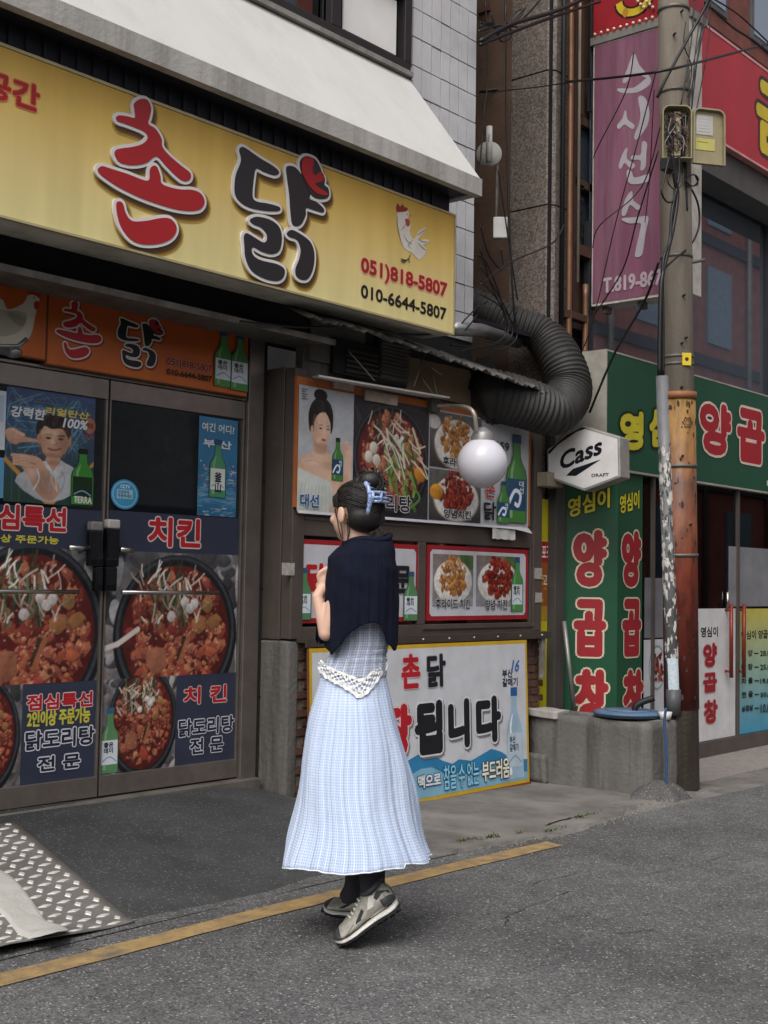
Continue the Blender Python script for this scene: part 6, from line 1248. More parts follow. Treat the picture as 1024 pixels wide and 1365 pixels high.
# ------------------------------------------------------------------ buildings across the street (seen as reflections, and they shade the street)
t = root('brick_building', 'red brick building with blue windows across the street', 'building', (30, -8, 0))
mb = mat('red_brick', '#b87060', .9, var=.2, scale=3)
b = MB(); b.box(20, 60, -10, -6.4, -.5, 15); b.build('wall', mb, t)
for xx in range(21, 58, 4):
    for zz in (1.2, 4.6, 8.2, 11.6):
        b = MB(); b.box(xx, xx+1.5, -6.39, -6.34, zz, zz+2.2); w_ = b.build('window', mat('blue_window', '#8296a5', .3), t)
    b = MB(); b.tube([(xx+2.6, -6.3, -.5), (xx+2.6, -6.3, 15)], .08); b.build('drain_pipe', M_SIGNSIDE, t)
b = MB()
for zz in (3.9, 7.5, 11): b.box(20, 60, -6.39, -6.3, zz, zz+.3)
b.build('string_course', mat('band', '#4f4a4c', .8), t)
t = root('grey_building', 'plain grey low building across the street', 'building', (0, -8, 0)); b = MB(); b.box(-30, 19, -10, -6.6, -.5, 4.6); b.build('wall', mat('grey_render', '#8a8885', .9), t)
for xx in range(-8, 18, 3):
    b = MB(); b.box(xx, xx+1.8, -6.59, -6.55, .3, 2.5); b.build('window', mat('dark_window', '#3c4248', .3), t)

# ------------------------------------------------------------------ utility pole
pb0 = at(910, 1052, Z=-.06); YP = pb0.y; ptop = at(897, -60, Y=YP); ax = (ptop-pb0); 
def pole_at(ypx):
    z = at(905, ypx, Y=YP)[2]; return pb0+ax*((z-pb0.z)/ax.z)
RP = .103
t = root('utility_pole', 'concrete utility pole with faded orange and red wrap standing by the basin', 'utility pole', pb0)
M_POLE = mat('pole_concrete', '#6e675d', .9, var=.2, scale=5, bump=.35, bscale=50, dirt=.5, dirtcol='#4a3c30', streak=True)
b = MB(); b.tube([pb0-ax*.02, pb0+ax*1.3], [RP+.008, RP-.004], 28); b.build('shaft', M_POLE, t)
mw = bpy.data.materials.new('painted_wrap'); mw.use_nodes = True; nt = mw.node_tree; bs = nt.nodes['Principled BSDF']; g = nt.nodes.new('ShaderNodeNewGeometry'); sp = nt.nodes.new('ShaderNodeSeparateXYZ'); nt.links.new(g.outputs['Position'], sp.inputs[0])
zwt, zwb = pole_at(532).z, pole_at(945).z; mr = nt.nodes.new('ShaderNodeMapRange'); mr.inputs[1].default_value = zwb; mr.inputs[2].default_value = zwt; nz = nt.nodes.new('ShaderNodeTexNoise'); nz.inputs['Scale'].default_value = 5; nz.inputs['Detail'].default_value = 7; nt.links.new(g.outputs['Position'], nz.inputs[0])
ma = nt.nodes.new('ShaderNodeMath'); ma.operation = 'MULTIPLY_ADD'; ma.inputs[1].default_value = .22; nt.links.new(nz.outputs[0], ma.inputs[0]); nt.links.new(sp.outputs[2], ma.inputs[2]); sb = nt.nodes.new('ShaderNodeMath'); sb.operation = 'SUBTRACT'; sb.inputs[1].default_value = .11; nt.links.new(ma.outputs[0], sb.inputs[0]); nt.links.new(sb.outputs[0], mr.inputs[0])
cr = nt.nodes.new('ShaderNodeValToRGB'); e = cr.color_ramp.elements; e[0].color = hexlin('#63261e')+(1,); e[1].color = hexlin('#8c6a36')+(1,)
for p_, c_ in ((.45, '#74321f'), (.6, '#7f4a2e'), (.72, '#5f3c28'), (.78, '#84572f'), (.9, '#906a34')): k = e.new(p_); k.color = hexlin(c_)+(1,)
nt.links.new(mr.outputs[0], cr.inputs[0]); n2 = nt.nodes.new('ShaderNodeTexNoise'); n2.inputs['Scale'].default_value = 14; n2.inputs['Detail'].default_value = 8; mp = nt.nodes.new('ShaderNodeMapping'); mp.inputs['Scale'].default_value = (1.5, 1.5, .5); nt.links.new(g.outputs['Position'], mp.inputs[0]); nt.links.new(mp.outputs[0], n2.inputs[0])
r2 = nt.nodes.new('ShaderNodeValToRGB'); r2.color_ramp.elements[0].position = .36; r2.color_ramp.elements[0].color = (.55, .52, .5, 1); r2.color_ramp.elements[1].position = .6; nt.links.new(n2.outputs[0], r2.inputs[0])
mx = nt.nodes.new('ShaderNodeMix'); mx.data_type = 'RGBA'; mx.blend_type = 'MULTIPLY'; mx.inputs[0].default_value = 1; nt.links.new(cr.outputs[0], mx.inputs[6]); nt.links.new(r2.outputs[0], mx.inputs[7]); nt.links.new(mx.outputs[2], bs.inputs['Base Color']); bs.inputs['Roughness'].default_value = .55
b = MB(); b.tube([pole_at(945), pole_at(532)], RP+.012, 28); b.build('painted_wrap', mw, t)
b = MB(); b.tube([pole_at(533), pole_at(524)], RP+.02, 28); b.build('wrap_collar', mat('rust_collar', '#8a5a38', .6, dirt=.3), t)
Lft = -Vector(RT); Lft.z = 0; Lft.normalize(); Frn = -Vector(FW); Frn.z = 0; Frn.normalize()
# torn flyer remains and small marks on the wrap
def on_pole(ang, z, h=.002, rad=RP+.012):
    c = pb0+ax*((z-pb0.z)/ax.z); d = Frn*math.cos(ang)-Lft*math.sin(ang); return c+d*(rad+h)
def pole_patch(B_, ang, z, wa, hz, r, rad=RP+.012, h=.002):
    n = 7; P = [(ang+wa*math.cos(2*math.pi*i/n)*r.uniform(.5, 1.2), z+hz*math.sin(2*math.pi*i/n)*r.uniform(.5, 1.2)) for i in range(n)]
    B_.add([on_pole(a_, z_, h, rad) for a_, z_ in P], [tuple(range(n))])
r = random.Random(8); b = MB()
for i in range(46): pole_patch(b, r.uniform(-.9, 1.25), r.uniform(zwb, zwt), r.uniform(.02, .12), r.uniform(.004, .03), r)
b.build('paint_chips', mat('chipped_dark', '#3a2c26', .8, var=.4, scale=30), t, kind='stuff')
b = MB()
for i in range(6):
    a0_ = .1+i*.18; zz = pole_at(566).z; 
for k_ in range(2):
    n = 26; c_a, c_z, ra, rz_ = .32, pole_at(566).z, .30/(1+k_*.9), .034/(1+k_*.9)
    P = [(c_a+ra*math.cos(2*math.pi*i/n)*(1+.18*math.cos(6*2*math.pi*i/n)), c_z+rz_*math.sin(2*math.pi*i/n)*(1+.18*math.cos(6*2*math.pi*i/n))) for i in range(n)]
    b.add([on_pole(a_*1.0, z_, .003) for a_, z_ in P]+[on_pole(c_a+(a_-c_a)*.82, c_z+(z_-c_z)*.82, .003) for a_, z_ in P], [(i, (i+1) % n, n+(i+1) % n, n+i) for i in range(n)])
b.build('flower_doodle', M_BLACK, t)
# tag, bands, bolts
b = MB()
for y_ in (20, 128, 345, 477, 487, 740, 622): b = MB(); b.tube([pole_at(y_+2), pole_at(y_-2)], RP+(.018 if y_ > 530 else .006), 28); b.build('steel_band', M_GALV, t)
b = MB(); p = pole_at(483)+Frn*(RP+.008)-Lft*.035; b.obox(p, Lft*-.03, Frn*.003, (0, 0, .042)); b.build('yellow_tag', mat('yellow_plate', '#c5ab1e', .5), t, bevel=.003)
b = MB(); q_ = p+Frn*.004; n = 16; b.add([q_+Lft*.013*math.cos(2*math.pi*i/n)+Vector((0, 0, .013*math.sin(2*math.pi*i/n))) for i in range(n)], [tuple(range(n))]); b.build('tag_mark', M_BLACK, t)
b = MB(); r = random.Random(3)
for y_ in (455, 462, 400, 520, 610, 700, 165, 60, 30): p = pole_at(y_)+Frn*RP+Lft*r.uniform(-.05, .04); b.tube([p, p+Frn*.03-Lft*.006], .007, 8)
b.build('bolt', M_BLACK, t, kind='stuff')
for y_ in (355,): b = MB(); p = pole_at(y_); b.tube([p, p-Lft*.19+Vector((0, 0, .04))], .012, 8); b.build('step_peg', M_GALV, t)
# grey conduit with torn flyers
cb, ct_ = pole_at(938)+Lft*.075+Frn*.095, pole_at(504)+Lft*.115+Frn*.05
t2 = root('conduit_pipe', 'grey conduit pipe covered with torn flyer scraps strapped to the utility pole', 'pipe', cb)
b = MB(); b.tube([cb, ct_], .042, 20); b.build('pipe', mat('grey_pvc', '#6f7174', .45, var=.1, dirt=.35), t2)
b = MB(); b.tube([cb-Vector((0, 0, .07)), cb+Vector((0, 0, .10))], .049, 20); b.build('pipe_sleeve', mat('dark_sleeve', '#4b4c4e', .5), t2)
b1, b2 = MB(), MB(); r = random.Random(21); axc = (ct_-cb)
def on_pipe(a_, tt, h): c = cb+axc*tt; d = Frn*math.cos(a_)-Lft*math.sin(a_); return c+d*(.042+h)
for i in range(230):
    a_ = r.uniform(-1.5, 1.5); tt = r.uniform(.12, .78)*(1 if r.random() < .9 else 1.05); n = 7; wa = r.uniform(.08, .45); ht = r.uniform(.003, .022); B_ = b1 if r.random() < .6 else b2
    B_.add([on_pipe(a_+wa*math.cos(2*math.pi*k/n)*r.uniform(.4, 1.3), tt+ht*math.sin(2*math.pi*k/n)*r.uniform(.4, 1.3), .0015+.0001*(i % 9)) for k in range(n)], [tuple(range(n))])
b1.build('flyer_scrap', mat('flyer_scrap', '#b9b6b0', .8, var=.2, scale=40), t2, kind='stuff'); b2.build('glue_stain', mat('glue_stain', '#4a4a4a', .8, var=.3, scale=30), t2, kind='stuff')
b = MB(); n = 8; b.add([on_pipe(a_, tt, .004) for tt in (.045, .14) for a_ in np.linspace(-.9, .8, n)], [(i, i+1, n+i+1, n+i) for i in range(n-1)], True); b.build('flyer', mat('pale_flyer', '#b7c5cc', .6, var=.15, scale=60), t2)
b = MB(); b.tube(spline([cb-Vector((0, 0, .05)), cb-Vector((0, 0, .11))+Lft*.03, cb+Lft*.2-Vector((0, 0, .14)), cb+Lft*.25-Vector((0, 0, .02)), cb+Lft*.13+Vector((0, 0, .04))], 6), .022, 10); b.build('hose_end', M_BLACK, t2)
b = MB(); p = at(888, 965, Y=YP-.12); b.tube(spline([p+Vector((0, 0, .1)), p+Lft*.01, p-Lft*.004-Vector((0, 0, .2)), p-Vector((0, 0, .42))], 5), .009, 8); b.build('blue_hose', mat('blue_hose', '#2c4a70', .6), label='thin blue hose running down at the foot of the utility pole', cat='hose')
# telephone box
pc = pole_at(176); t3 = root('telephone_box', 'open beige telephone junction box full of wires with its door swung right on the pole', 'junction box', pc)
fbx = Frame(pc+Frn*(RP+.10), -Lft, (0, 0, 1)); M_BOX = mat('beige_metal', '#8d8468', .5, .1, var=.1, dirt=.3, dirtcol='#6b5a3c')
def roundrect(u0, v0, u1, v1, rad, n=5, onlytop=True):
    P = [(u0, v0), (u1, v0)]
    for i in range(n+1): a_ = i/n*math.pi/2; P.append((u1-rad+rad*math.cos(a_), v1-rad+rad*math.sin(a_)))
    for i in range(n+1): a_ = math.pi/2+i/n*math.pi/2; P.append((u0+rad+rad*math.cos(a_), v1-rad+rad*math.sin(a_)))
    return P
bx0, bx1 = fbx.px(883, 210), fbx.px(923, 140); P = roundrect(bx0[0], bx0[1], bx1[0], bx1[1], .05); I = [tuple(c_) for c_ in offset_poly(P, -.008)]
b = MB(); n = len(P); b.prism([fbx.w(u, v, -.085) for u, v in P], fbx.N*.006)
b.add([fbx.w(u, v, -.08) for u, v in P]+[fbx.w(u, v, 0) for u, v in P]+[fbx.w(u, v, 0) for u, v in I]+[fbx.w(u, v, -.08) for u, v in I], [(k*n+i, k*n+(i+1) % n, (k+1)*n+(i+1) % n, (k+1)*n+i) for k in range(3) for i in range(n)]); b.build('case', M_BOX, t3)
b = MB(); uc = (bx0[0]+bx1[0])/2; b.prism([fbx.w(*p, -.06) for p in ((uc-.01, bx0[1]+.03), (uc+.03, bx0[1]+.03), (uc+.03, bx1[1]-.03), (uc-.01, bx1[1]-.03))], fbx.N*.02); b.build('terminal_strip', mat('terminal', '#a99c7c', .6), t3)
b = MB()
for i in range(13):
    v = bx0[1]+.04+i*.021
    for uu in (uc-.045, uc-.03, uc+.045, uc+.06): b.obox(fbx.w(uu, v, -.05), fbx.U*.005, fbx.N*.012, fbx.V*.006)
b.build('terminal_row', M_BLACK, t3, kind='stuff')
r = random.Random(14); cols = ['#2b2a2b', '#6a4644', '#3c3838', '#2a2a2e', '#8a867c']
for ci, cc in enumerate(cols):
    b = MB()
    for i in range(5): b.tube(spline([fbx.w(uc+r.uniform(-.08, .08), bx0[1]+r.uniform(.02, .3), r.uniform(-.05, -.01)) for _ in range(4)], 4), .0028, 5)
    b.build('wire', mat('wire_colour', cc, .5), t3, kind='stuff')
fdr = Frame(fbx.w(bx1[0]+.008, bx0[1], .0), -Lft*.97-Frn*.24, (0, 0, 1)); d0, d1 = fdr.px(928, 219), fdr.px(967, 147); P = roundrect(.0, -.03, d1[0], d1[1], .05)
b = MB(); n = len(P); I = [tuple(c_) for c_ in offset_poly(P, -.010)]; b.prism([fdr.w(u, v, -.03) for u, v in P], fdr.N*.005); b.add([fdr.w(u, v, -.025) for u, v in P]+[fdr.w(u, v, .004) for u, v in P]+[fdr.w(u, v, .004) for u, v in I]+[fdr.w(u, v, -.025) for u, v in I], [(k*n+i, k*n+(i+1) % n, (k+1)*n+(i+1) % n, (k+1)*n+i) for k in range(3) for i in range(n)]); dd = b.build('door', M_BOX, t3)
W_, H_ = d1; a = Art(fdr, -.022); a.rect(W_*.14, H_*.5, W_*.66, H_*.88, '#aaa9a6'); a.rect(W_*.12, H_*.2, W_*.72, H_*.43, '#b0a95e')
for i in range(5): a.stroke([(W_*.2, H_*(.80-i*.06)), (W_*.58, H_*(.80-i*.06))], .002, '#8a8985')
a.stroke([(W_*.18, H_*.36), (W_*.5, H_*.35)], .003, '#6f6a38'); a.build('paper_label', dd)
# cable loops hanging under the box
M_CAB = mat('cable_black', '#161617', .45, var=.2)
def cable(label, pts, r=.007, smooth=6, m=None, name='cable', group=None):
    b = MB(); P = spline(pts, smooth); b.tube(P, r, 6); o = b.build(name, m or M_CAB, label=label, cat='cable'); 
    if group: o['group'] = group
    return o
def P2(L, Y): return [at(*p, Y=(Y if not hasattr(Y, '__len__') else Y[i])) for i, p in enumerate(L)]
YQ = YP-.14
cable('thick cable bundle dropping from the telephone box down the pole', P2([(896, 205), (900, 240), (903, 262), (898, 300), (888, 345), (882, 375), (880, 420), (879, 500)], YQ), .014)
cable('second thick cable beside the bundle under the telephone box', P2([(905, 207), (905, 235), (896, 280), (893, 320), (884, 350), (884, 430), (884, 500)], YQ), .010)
cable('large cable loop swinging right of the pole below the telephone box', P2([(910, 210), (916, 240), (930, 270), (932, 300), (922, 325), (900, 345), (886, 358)], YQ+.05), .007)
cable('small coiled cable loop at the right under the telephone box', P2([(905, 210), (914, 240), (924, 248), (931, 240), (926, 233), (914, 237), (916, 247), (930, 246), (927, 234)], YQ+.03), .005)
cable('cable loop hanging left under the telephone box', P2([(892, 210), (886, 235), (882, 255), (888, 268), (897, 268), (899, 250)], YQ), .006)
cable('thin cable loop hanging between the two thicker ones', P2([(900, 212), (898, 228), (890, 240), (898, 252), (908, 248), (912, 230)], YQ), .004)
cable('short black cable end hanging below the box hinge', P2([(914, 215), (915, 250), (916, 280)], YQ+.04), .008)
b = MB(); p = at(890, 215, Y=YQ+.02); b.box(p.x-.03, p.x+.09, YQ, YQ+.06, p.z-.06, p.z+.02); b.build('splice_case', M_BLACK, t3, bevel=.008)
# overhead and wall cables
cable('diagonal cable bundle from the pole top towards the upper right', P2([(876, 130), (888, 105), (915, 55), (945, 0), (960, -40)], [3.9, 3.85, 3.8, 3.7, 3.6]), .010)
cable('black cable crossing the purple sign and the pole to the right', P2([(640, 122), (720, 112), (800, 105), (880, 95), (950, 78), (1024, 58), (1100, 36)], [5.6, 5.2, 4.6, 3.85, 3.9, 4.0, 4.1]), .009)
cable('thin cable just under the one crossing the purple sign', P2([(638, 124), (700, 118), (760, 110), (876, 96)], [5.6, 5.2, 4.8, 3.88]), .004)
cable('cable dropping from the pole top steeply to the upper right edge', P2([(948, 10), (975, 35), (1005, 55), (1040, 85)], 3.7), .008)
cable('cable running from the pole top to the right edge below the steep one', P2([(945, -5), (985, 20), (1030, 62)], 3.9), .006)
r = random.Random(17)
for i, (L_, w_) in enumerate((([(946, 0), (920, 130), (912, 200)], .006), ([(944, 0), (932, 60), (916, 205)], .004), ([(948, 0), (944, 60), (928, 150)], .004), ([(942, 5), (928, 70), (915, 110)], .003), ([(926, 0), (921, 60), (908, 140)], .005), ([(914, 30), (912, 60), (922, 90), (917, 130)], .004), ([(936, 10), (926, 80), (918, 215)], .004))):
    cable(['thickest of the service wires falling from the pole top to the telephone box', 'second service wire falling to the telephone box', 'service wire ending at the telephone box door', 'short service wire beside the pole top', 'leftmost service wire hugging the pole', 'bent service wire right of the pole', 'service wire passing under the telephone box'][i], P2(L_, YQ+.02), w_, group='service wires at the pole top')
for i, (L_, w_) in enumerate((([(878, 350), (860, 400), (820, 470), (786, 550)], .009), ([(880, 170), (855, 250), (800, 300), (790, 330)], .004), ([(878, 200), (850, 290), (830, 360), (792, 420)], .005), ([(876, 90), (850, 190), (820, 300), (790, 430), (770, 480)], .004), ([(872, 120), (865, 250), (855, 330)], .003), ([(845, 70), (835, 120), (800, 190), (791, 210)], .004))):
    cable(['thick cable running from the pole down to the beer lightbox', 'sagging thin wire over the middle of the purple sign', 'wire slanting over the lower half of the purple sign', 'long wire slanting across the whole purple sign', 'short wire near the right edge of the purple sign', 'thin wire over the top letter of the purple sign'][i], P2(L_, list(np.linspace(3.95, 4.7, len(L_)))), w_, group='wires over the purple sign')
for lab_, L_ in (('wide black wire loop resting on top of the exhaust duct', [(640, 372), (662, 398), (684, 432), (688, 452), (668, 466), (640, 462), (615, 468)]), ('narrow black wire loop inside the wide loop on the duct', [(640, 392), (668, 410), (678, 440), (662, 456), (638, 452)]), ('black wire sagging from the tiled corner down to the silver pipe', [(636, 420), (620, 440), (612, 436), (636, 410), (650, 402)])):
    cable(lab_, P2(L_, 4.74), .005, group='black wires on the exhaust duct')
# top-left bundle over the alley
for i, (L_, w_) in enumerate((([(640, 55), (680, 33), (740, 15), (785, -5)], .016), ([(640, 60), (690, 40), (745, 20), (800, 2)], .012), ([(638, 42), (660, 35), (690, 30), (720, 0)], .008), ([(640, 35), (655, 30), (665, 45), (675, 30), (682, 48), (668, 55), (660, 35)], .006), ([(655, 18), (662, 38), (675, 40), (684, 20), (695, 12)], .005), ([(640, 30), (672, 38), (690, 22), (700, 10), (694, 22), (680, 36)], .005), ([(636, 20), (655, 33), (690, 36)], .005))):
    cable(['thickest cable of the bundle crossing above the granite pillar', 'second thick cable of the bundle above the granite pillar', 'middle cable rising steeply from the bundle above the alley', 'curled cable tail in the tangle above the alley', 'hooked cable in the tangle above the alley', 'looped cable in the tangle above the alley', 'short stub cable left of the tangle above the alley'][i], P2(L_, 4.85), w_, group='cable bundle above the alley')
for i, L_ in enumerate(([(647, 0), (650, 100), (645, 150), (646, 180)], [(674, 0), (676, 200), (683, 380), (690, 450)], [(664, 225), (672, 280), (690, 400)], [(640, 300), (652, 340), (670, 360), (668, 330)], [(640, 380), (680, 350), (735, 325), (752, 300)], [(645, 160), (640, 220), (638, 260)], [(640, 330), (655, 380), (672, 420), (660, 440)], [(636, 340), (648, 350), (668, 400), (672, 450), (640, 462), (600, 460)], [(640, 355), (660, 385), (682, 430), (676, 455), (630, 466)], [(738, 420), (722, 432), (745, 440), (770, 425)], [(740, 410), (760, 440), (778, 470)])):
    cable(['thin wire hanging beside the tiled wall corner', 'long wire hanging down the granite pillar', 'wire trailing below the satellite dish', 'wire looping behind the tiled corner', 'wire slanting across the granite pillar', 'wire along the tiled corner above the canopy', 'wire dropping onto the corrugated roof', 'wire coil resting on the duct and pipe', 'inner wire coil resting on the pipe', 'small wire twist under the copper pipe', 'wire behind the copper pipe bend'][i], P2(L_, 5.05 if i not in (4, 7, 8) else 4.85), .0055 if i != 1 else .008, group='loose wires in the alley')
for i, (L_, Y_) in enumerate((([(0, 372), (120, 395), (260, 425), (345, 432)], YD-.16), ([(0, 358), (90, 392), (200, 405), (330, 428)], YD-.18), ([(40, 330), (70, 370), (180, 400), (300, 415)], YD-.17), ([(155, 345), (152, 365), (158, 382), (160, 372)], YD-.15), ([(320, 428), (400, 436), (470, 434)], 4.72), ([(430, 430), (500, 442), (560, 446), (606, 444)], 4.66))):
    cable(['lowest cable slung along the top of the orange header sign', 'second cable slung above the orange header sign', 'third cable sagging above the orange header sign', 'small hook of wire under the yellow sign', 'wire along the flashing right of the header sign', 'wire along the edge of the corrugated roof'][i], P2(L_, Y_), .006, group='cables above the doors')

# ------------------------------------------------------------------ the woman (built in her own frame: X to the picture's right, Y away, Z up)
W0 = at(478, 1250, Z=0); WS = 1/372.0; G0 = zr(W0.x)
RX = Vector((RT[0], RT[1], 0)).normalized(); FY = Vector((FW[0], FW[1], 0)).normalized(); YAWR = math.atan2(RX.y, RX.x)
def lp(px, py, d=0): return Vector(((px-478)*WS, d, (1250-py)*WS+.008))
def fin(me, name, m, parent=None, smooth=True, **k):
    """link a mesh written in the person's frame"""
    if m: me.materials.clear(); me.materials.append(m)
    if smooth: me.polygons.foreach_set('use_smooth', [True]*len(me.polygons))
    o = bpy.data.objects.new(name, me); COL.objects.link(o)
    if parent: o.parent = parent
    else: o.location = (W0.x, W0.y, G0); o.rotation_euler = (0, 0, YAWR)
    if k: tag(o, **k)
    return o
person = bpy.data.objects.new('person', None); COL.objects.link(person); person.location = (W0.x, W0.y, G0); person.rotation_euler = (0, math.radians(-1.05), YAWR)
tag(person, 'person walking left in a navy shawl, long pale blue skirt and grey trainers', 'person')
def evalmesh(o):
    dg = bpy.context.evaluated_depsgraph_get(); me = bpy.data.meshes.new_from_object(o.evaluated_get(dg)); bpy.data.objects.remove(o); return me
def skin(verts, edges, radii, sub=2, rootv=0):
    me = bpy.data.meshes.new('s'); me.from_pydata(verts, edges, []); o = bpy.data.objects.new('s', me); COL.objects.link(o)
    o.modifiers.new('k', 'SKIN'); sv = me.skin_vertices[0].data
    for i, r_ in enumerate(radii): sv[i].radius = (r_, r_) if not hasattr(r_, '__len__') else r_; sv[i].use_root = (i == rootv)
    m = o.modifiers.new('s', 'SUBSURF'); m.levels = sub; return evalmesh(o)
def biggest(me):
    bm = bmesh.new(); bm.from_mesh(me); seen = set(); isl = []
    for v in bm.verts:
        if v.index in seen: continue
        st = [v]; seen.add(v.index); g_ = []
        while st:
            w = st.pop(); g_.append(w)
            for e in w.link_edges:
                x = e.other_vert(w)
                if x.index not in seen: seen.add(x.index); st.append(x)
        isl.append(g_)
    isl.sort(key=len); print('ISL', [len(i) for i in isl[-12:]])
    for g_ in isl[:-1]: bmesh.ops.delete(bm, geom=g_, context='VERTS')
    bm.to_mesh(me); bm.free(); return me
def union(meshes, voxel, smooth=6, f=.5):
    bm = bmesh.new()
    for me in meshes: bm.from_mesh(me)
    me = bpy.data.meshes.new('u'); bm.to_mesh(me); bm.free(); o = bpy.data.objects.new('u', me); COL.objects.link(o)
    m = o.modifiers.new('r', 'REMESH'); m.mode = 'VOXEL'; m.voxel_size = voxel; m = o.modifiers.new('m', 'SMOOTH'); m.iterations = smooth; m.factor = f; return biggest(evalmesh(o))
def ballme(c, rx, ry, rz, rot=0, n=20, m=14):
    b = MB(); b.ball((0, 0, 0), 1, n, m, rx, ry, rz); me = b.mesh('b'); me.transform(Matrix.Translation(c) @ Matrix.Rotation(rot, 4, 'Z')); return me
fdir = Vector((-.68, .733, 0)); ldir = Vector((-.733, -.68, 0))      # facing, her left
HC = lp(475, 684, .0)                                            # head centre
def hp(f, l, u): return HC+fdir*f+ldir*l+Vector((0, 0, u))
fa_ = math.atan2(fdir.y, fdir.x)
body_parts = []
V = [(0, 0, .92), (0, 0, 1.08), (0, 0, 1.22), (0, .01, 1.33), (.0, .01, 1.40), (-.005, .01, 1.47)]
E_ = [(0, 1), (1, 2), (2, 3), (3, 4), (4, 5)]; R_ = [(.14, .10), (.11, .085), (.12, .09), (.11, .08), (.052, .052), (.055, .055)]
def add(p, parent_i, r_): V.append(tuple(p)); E_.append((parent_i, len(V)-1)); R_.append(r_); return len(V)-1
# left arm (near side, raised forward): shoulder, elbow, wrist
s1 = add(Vector((-.06, -.03, 1.29)), 3, .05); e1 = add(lp(435, 849, -.05), s1, .042); w1 = add(lp(423, 800, -.02), e1, .028); h1 = add(lp(430, 787, .0), w1, .026)
# right arm (far side, folded forward)
s2 = add(Vector((.08, .06, 1.29)), 3, .05); e2 = add(Vector((.0, .12, 1.12)), s2, .04); w2 = add(Vector((-.10, .10, 1.22)), e2, .027)
# legs
k1 = add(Vector((.02, -.07, .52)), 0, .07); a1_ = add(lp(497, 1193, -.06)+Vector((0, 0, .0)), k1, .042); f1 = add(lp(470, 1222, -.07), a1_, .035)
k2 = add(Vector((-.01, .10, .50)), 0, .07); a2_ = add(lp(474, 1205, .12), k2, .042); f2 = add(lp(447, 1222, .12), a2_, .035)
def limb(pts, rad):
    """tapered closed limb through pts, round at every joint"""
    b = MB(); P = spline(pts, 6); R = np.interp(np.linspace(0, len(pts)-1, len(P)), range(len(pts)), rad); b.tube(P, list(R), 16)
    me = b.mesh('limb'); out = [me]
    for p, r_ in ((pts[0], rad[0]), (pts[-1], rad[-1])): out.append(ballme(Vector(p), r_, r_, r_))
    return out
body_parts += limb([V[4], V[5]], [.052, .054])+[ballme(Vector((.01, .01, 1.29)), .112, .065, .085), ballme(Vector((.01, .005, 1.20)), .092, .062, .14), ballme(Vector((.0, .005, 1.08)), .078, .056, .14), ballme(Vector((-.01, .005, .93)), .085, .060, .14), ballme(Vector((0, .01, 1.375)), .058, .05, .05)]
body_parts += limb([V[s1], V[e1]], [.036, .026])+limb([V[e1], V[w1]], [.027, .019])+limb([V[w1], V[h1]], [.020, .020])+limb([V[s2], V[e2]], [.040, .033])+limb([V[e2], V[w2]], [.033, .024])
body_parts += limb([Vector((.0, -.03, .86)), V[k1]], [.062, .05])+limb([V[k1], V[a1_]], [.05, .028])+limb([Vector((.0, .03, .86)), V[k2]], [.062, .05])+limb([V[k2], V[a2_]], [.05, .028])
body_parts += [ballme(Vector(V[w2])+Vector((-.03, 0, .03)), .03, .02, .04)]
body_parts += [ballme(hp(-.004, 0, .022), .088, .070, .082, fa_), ballme(hp(.035, 0, -.035), .062, .062, .075, fa_), ballme(hp(.055, 0, -.085), .032, .036, .026, fa_), ballme(hp(.105, 0, -.02), .018, .011, .016, fa_), ballme(hp(.092, 0, .0), .012, .010, .03, fa_),
               ballme(hp(.088, 0, -.058), .012, .022, .008, fa_), ballme(hp(.088, 0, -.07), .010, .018, .007, fa_), ballme(hp(.07, .04, -.03), .02, .02, .02), ballme(hp(.07, -.04, -.03), .02, .02, .02)]
# ears
for s_ in (1, -1): body_parts += [ballme(hp(-.005, s_*.078, -.018), .020, .009, .032, fa_)]
# hand: palm and fingers closing on the shawl's edge
hb = lp(430, 787, .0); body_parts.append(ballme(hb+Vector((.006, .0, .02)), .024, .015, .034))
fing = []
for i, (dx, dz_, L) in enumerate(((-.014, .040, .062), (-.002, .048, .068), (.010, .047, .062), (.021, .040, .050))):
    p0 = hb+Vector((dx*.7, .002, .015)); p1 = hb+Vector((dx, -.004, dz_+.004)); p2 = p1+Vector((.018, -.004, .016)); p3 = p2+Vector((.018, .006, -.008)); fing += limb([p0, p1, p2, p3], [.010, .0095, .0088, .0078])
fing += limb([hb+Vector((.006, -.004, -.014)), hb+Vector((.026, -.018, .006)), hb+Vector((.04, -.02, .022))], [.012, .010, .0085])
M_SKIN = mat('skin', '#c8a490', .5, var=.05, scale=12, spec=.35); M_SKIN.node_tree.nodes['Principled BSDF'].inputs['Subsurface Weight'].default_value = .12; M_SKIN.node_tree.nodes['Principled BSDF'].inputs['Subsurface Radius'].default_value = (.02, .008, .004)
body = fin(union(body_parts+fing, .004, 4), 'body', M_SKIN, person)
for s_ in (1, -1):
    b = MB(); b.ball(hp(.070, s_*.033, .005), .012, 12, 8); o = fin(b.mesh('eye'), 'eye', mat('eye_white', '#cfc9c4', .2), body)
    b = MB(); b.ball(hp(.079, s_*.033, .005), .005, 10, 6); fin(b.mesh('iris'), 'iris', M_BLACK, body)
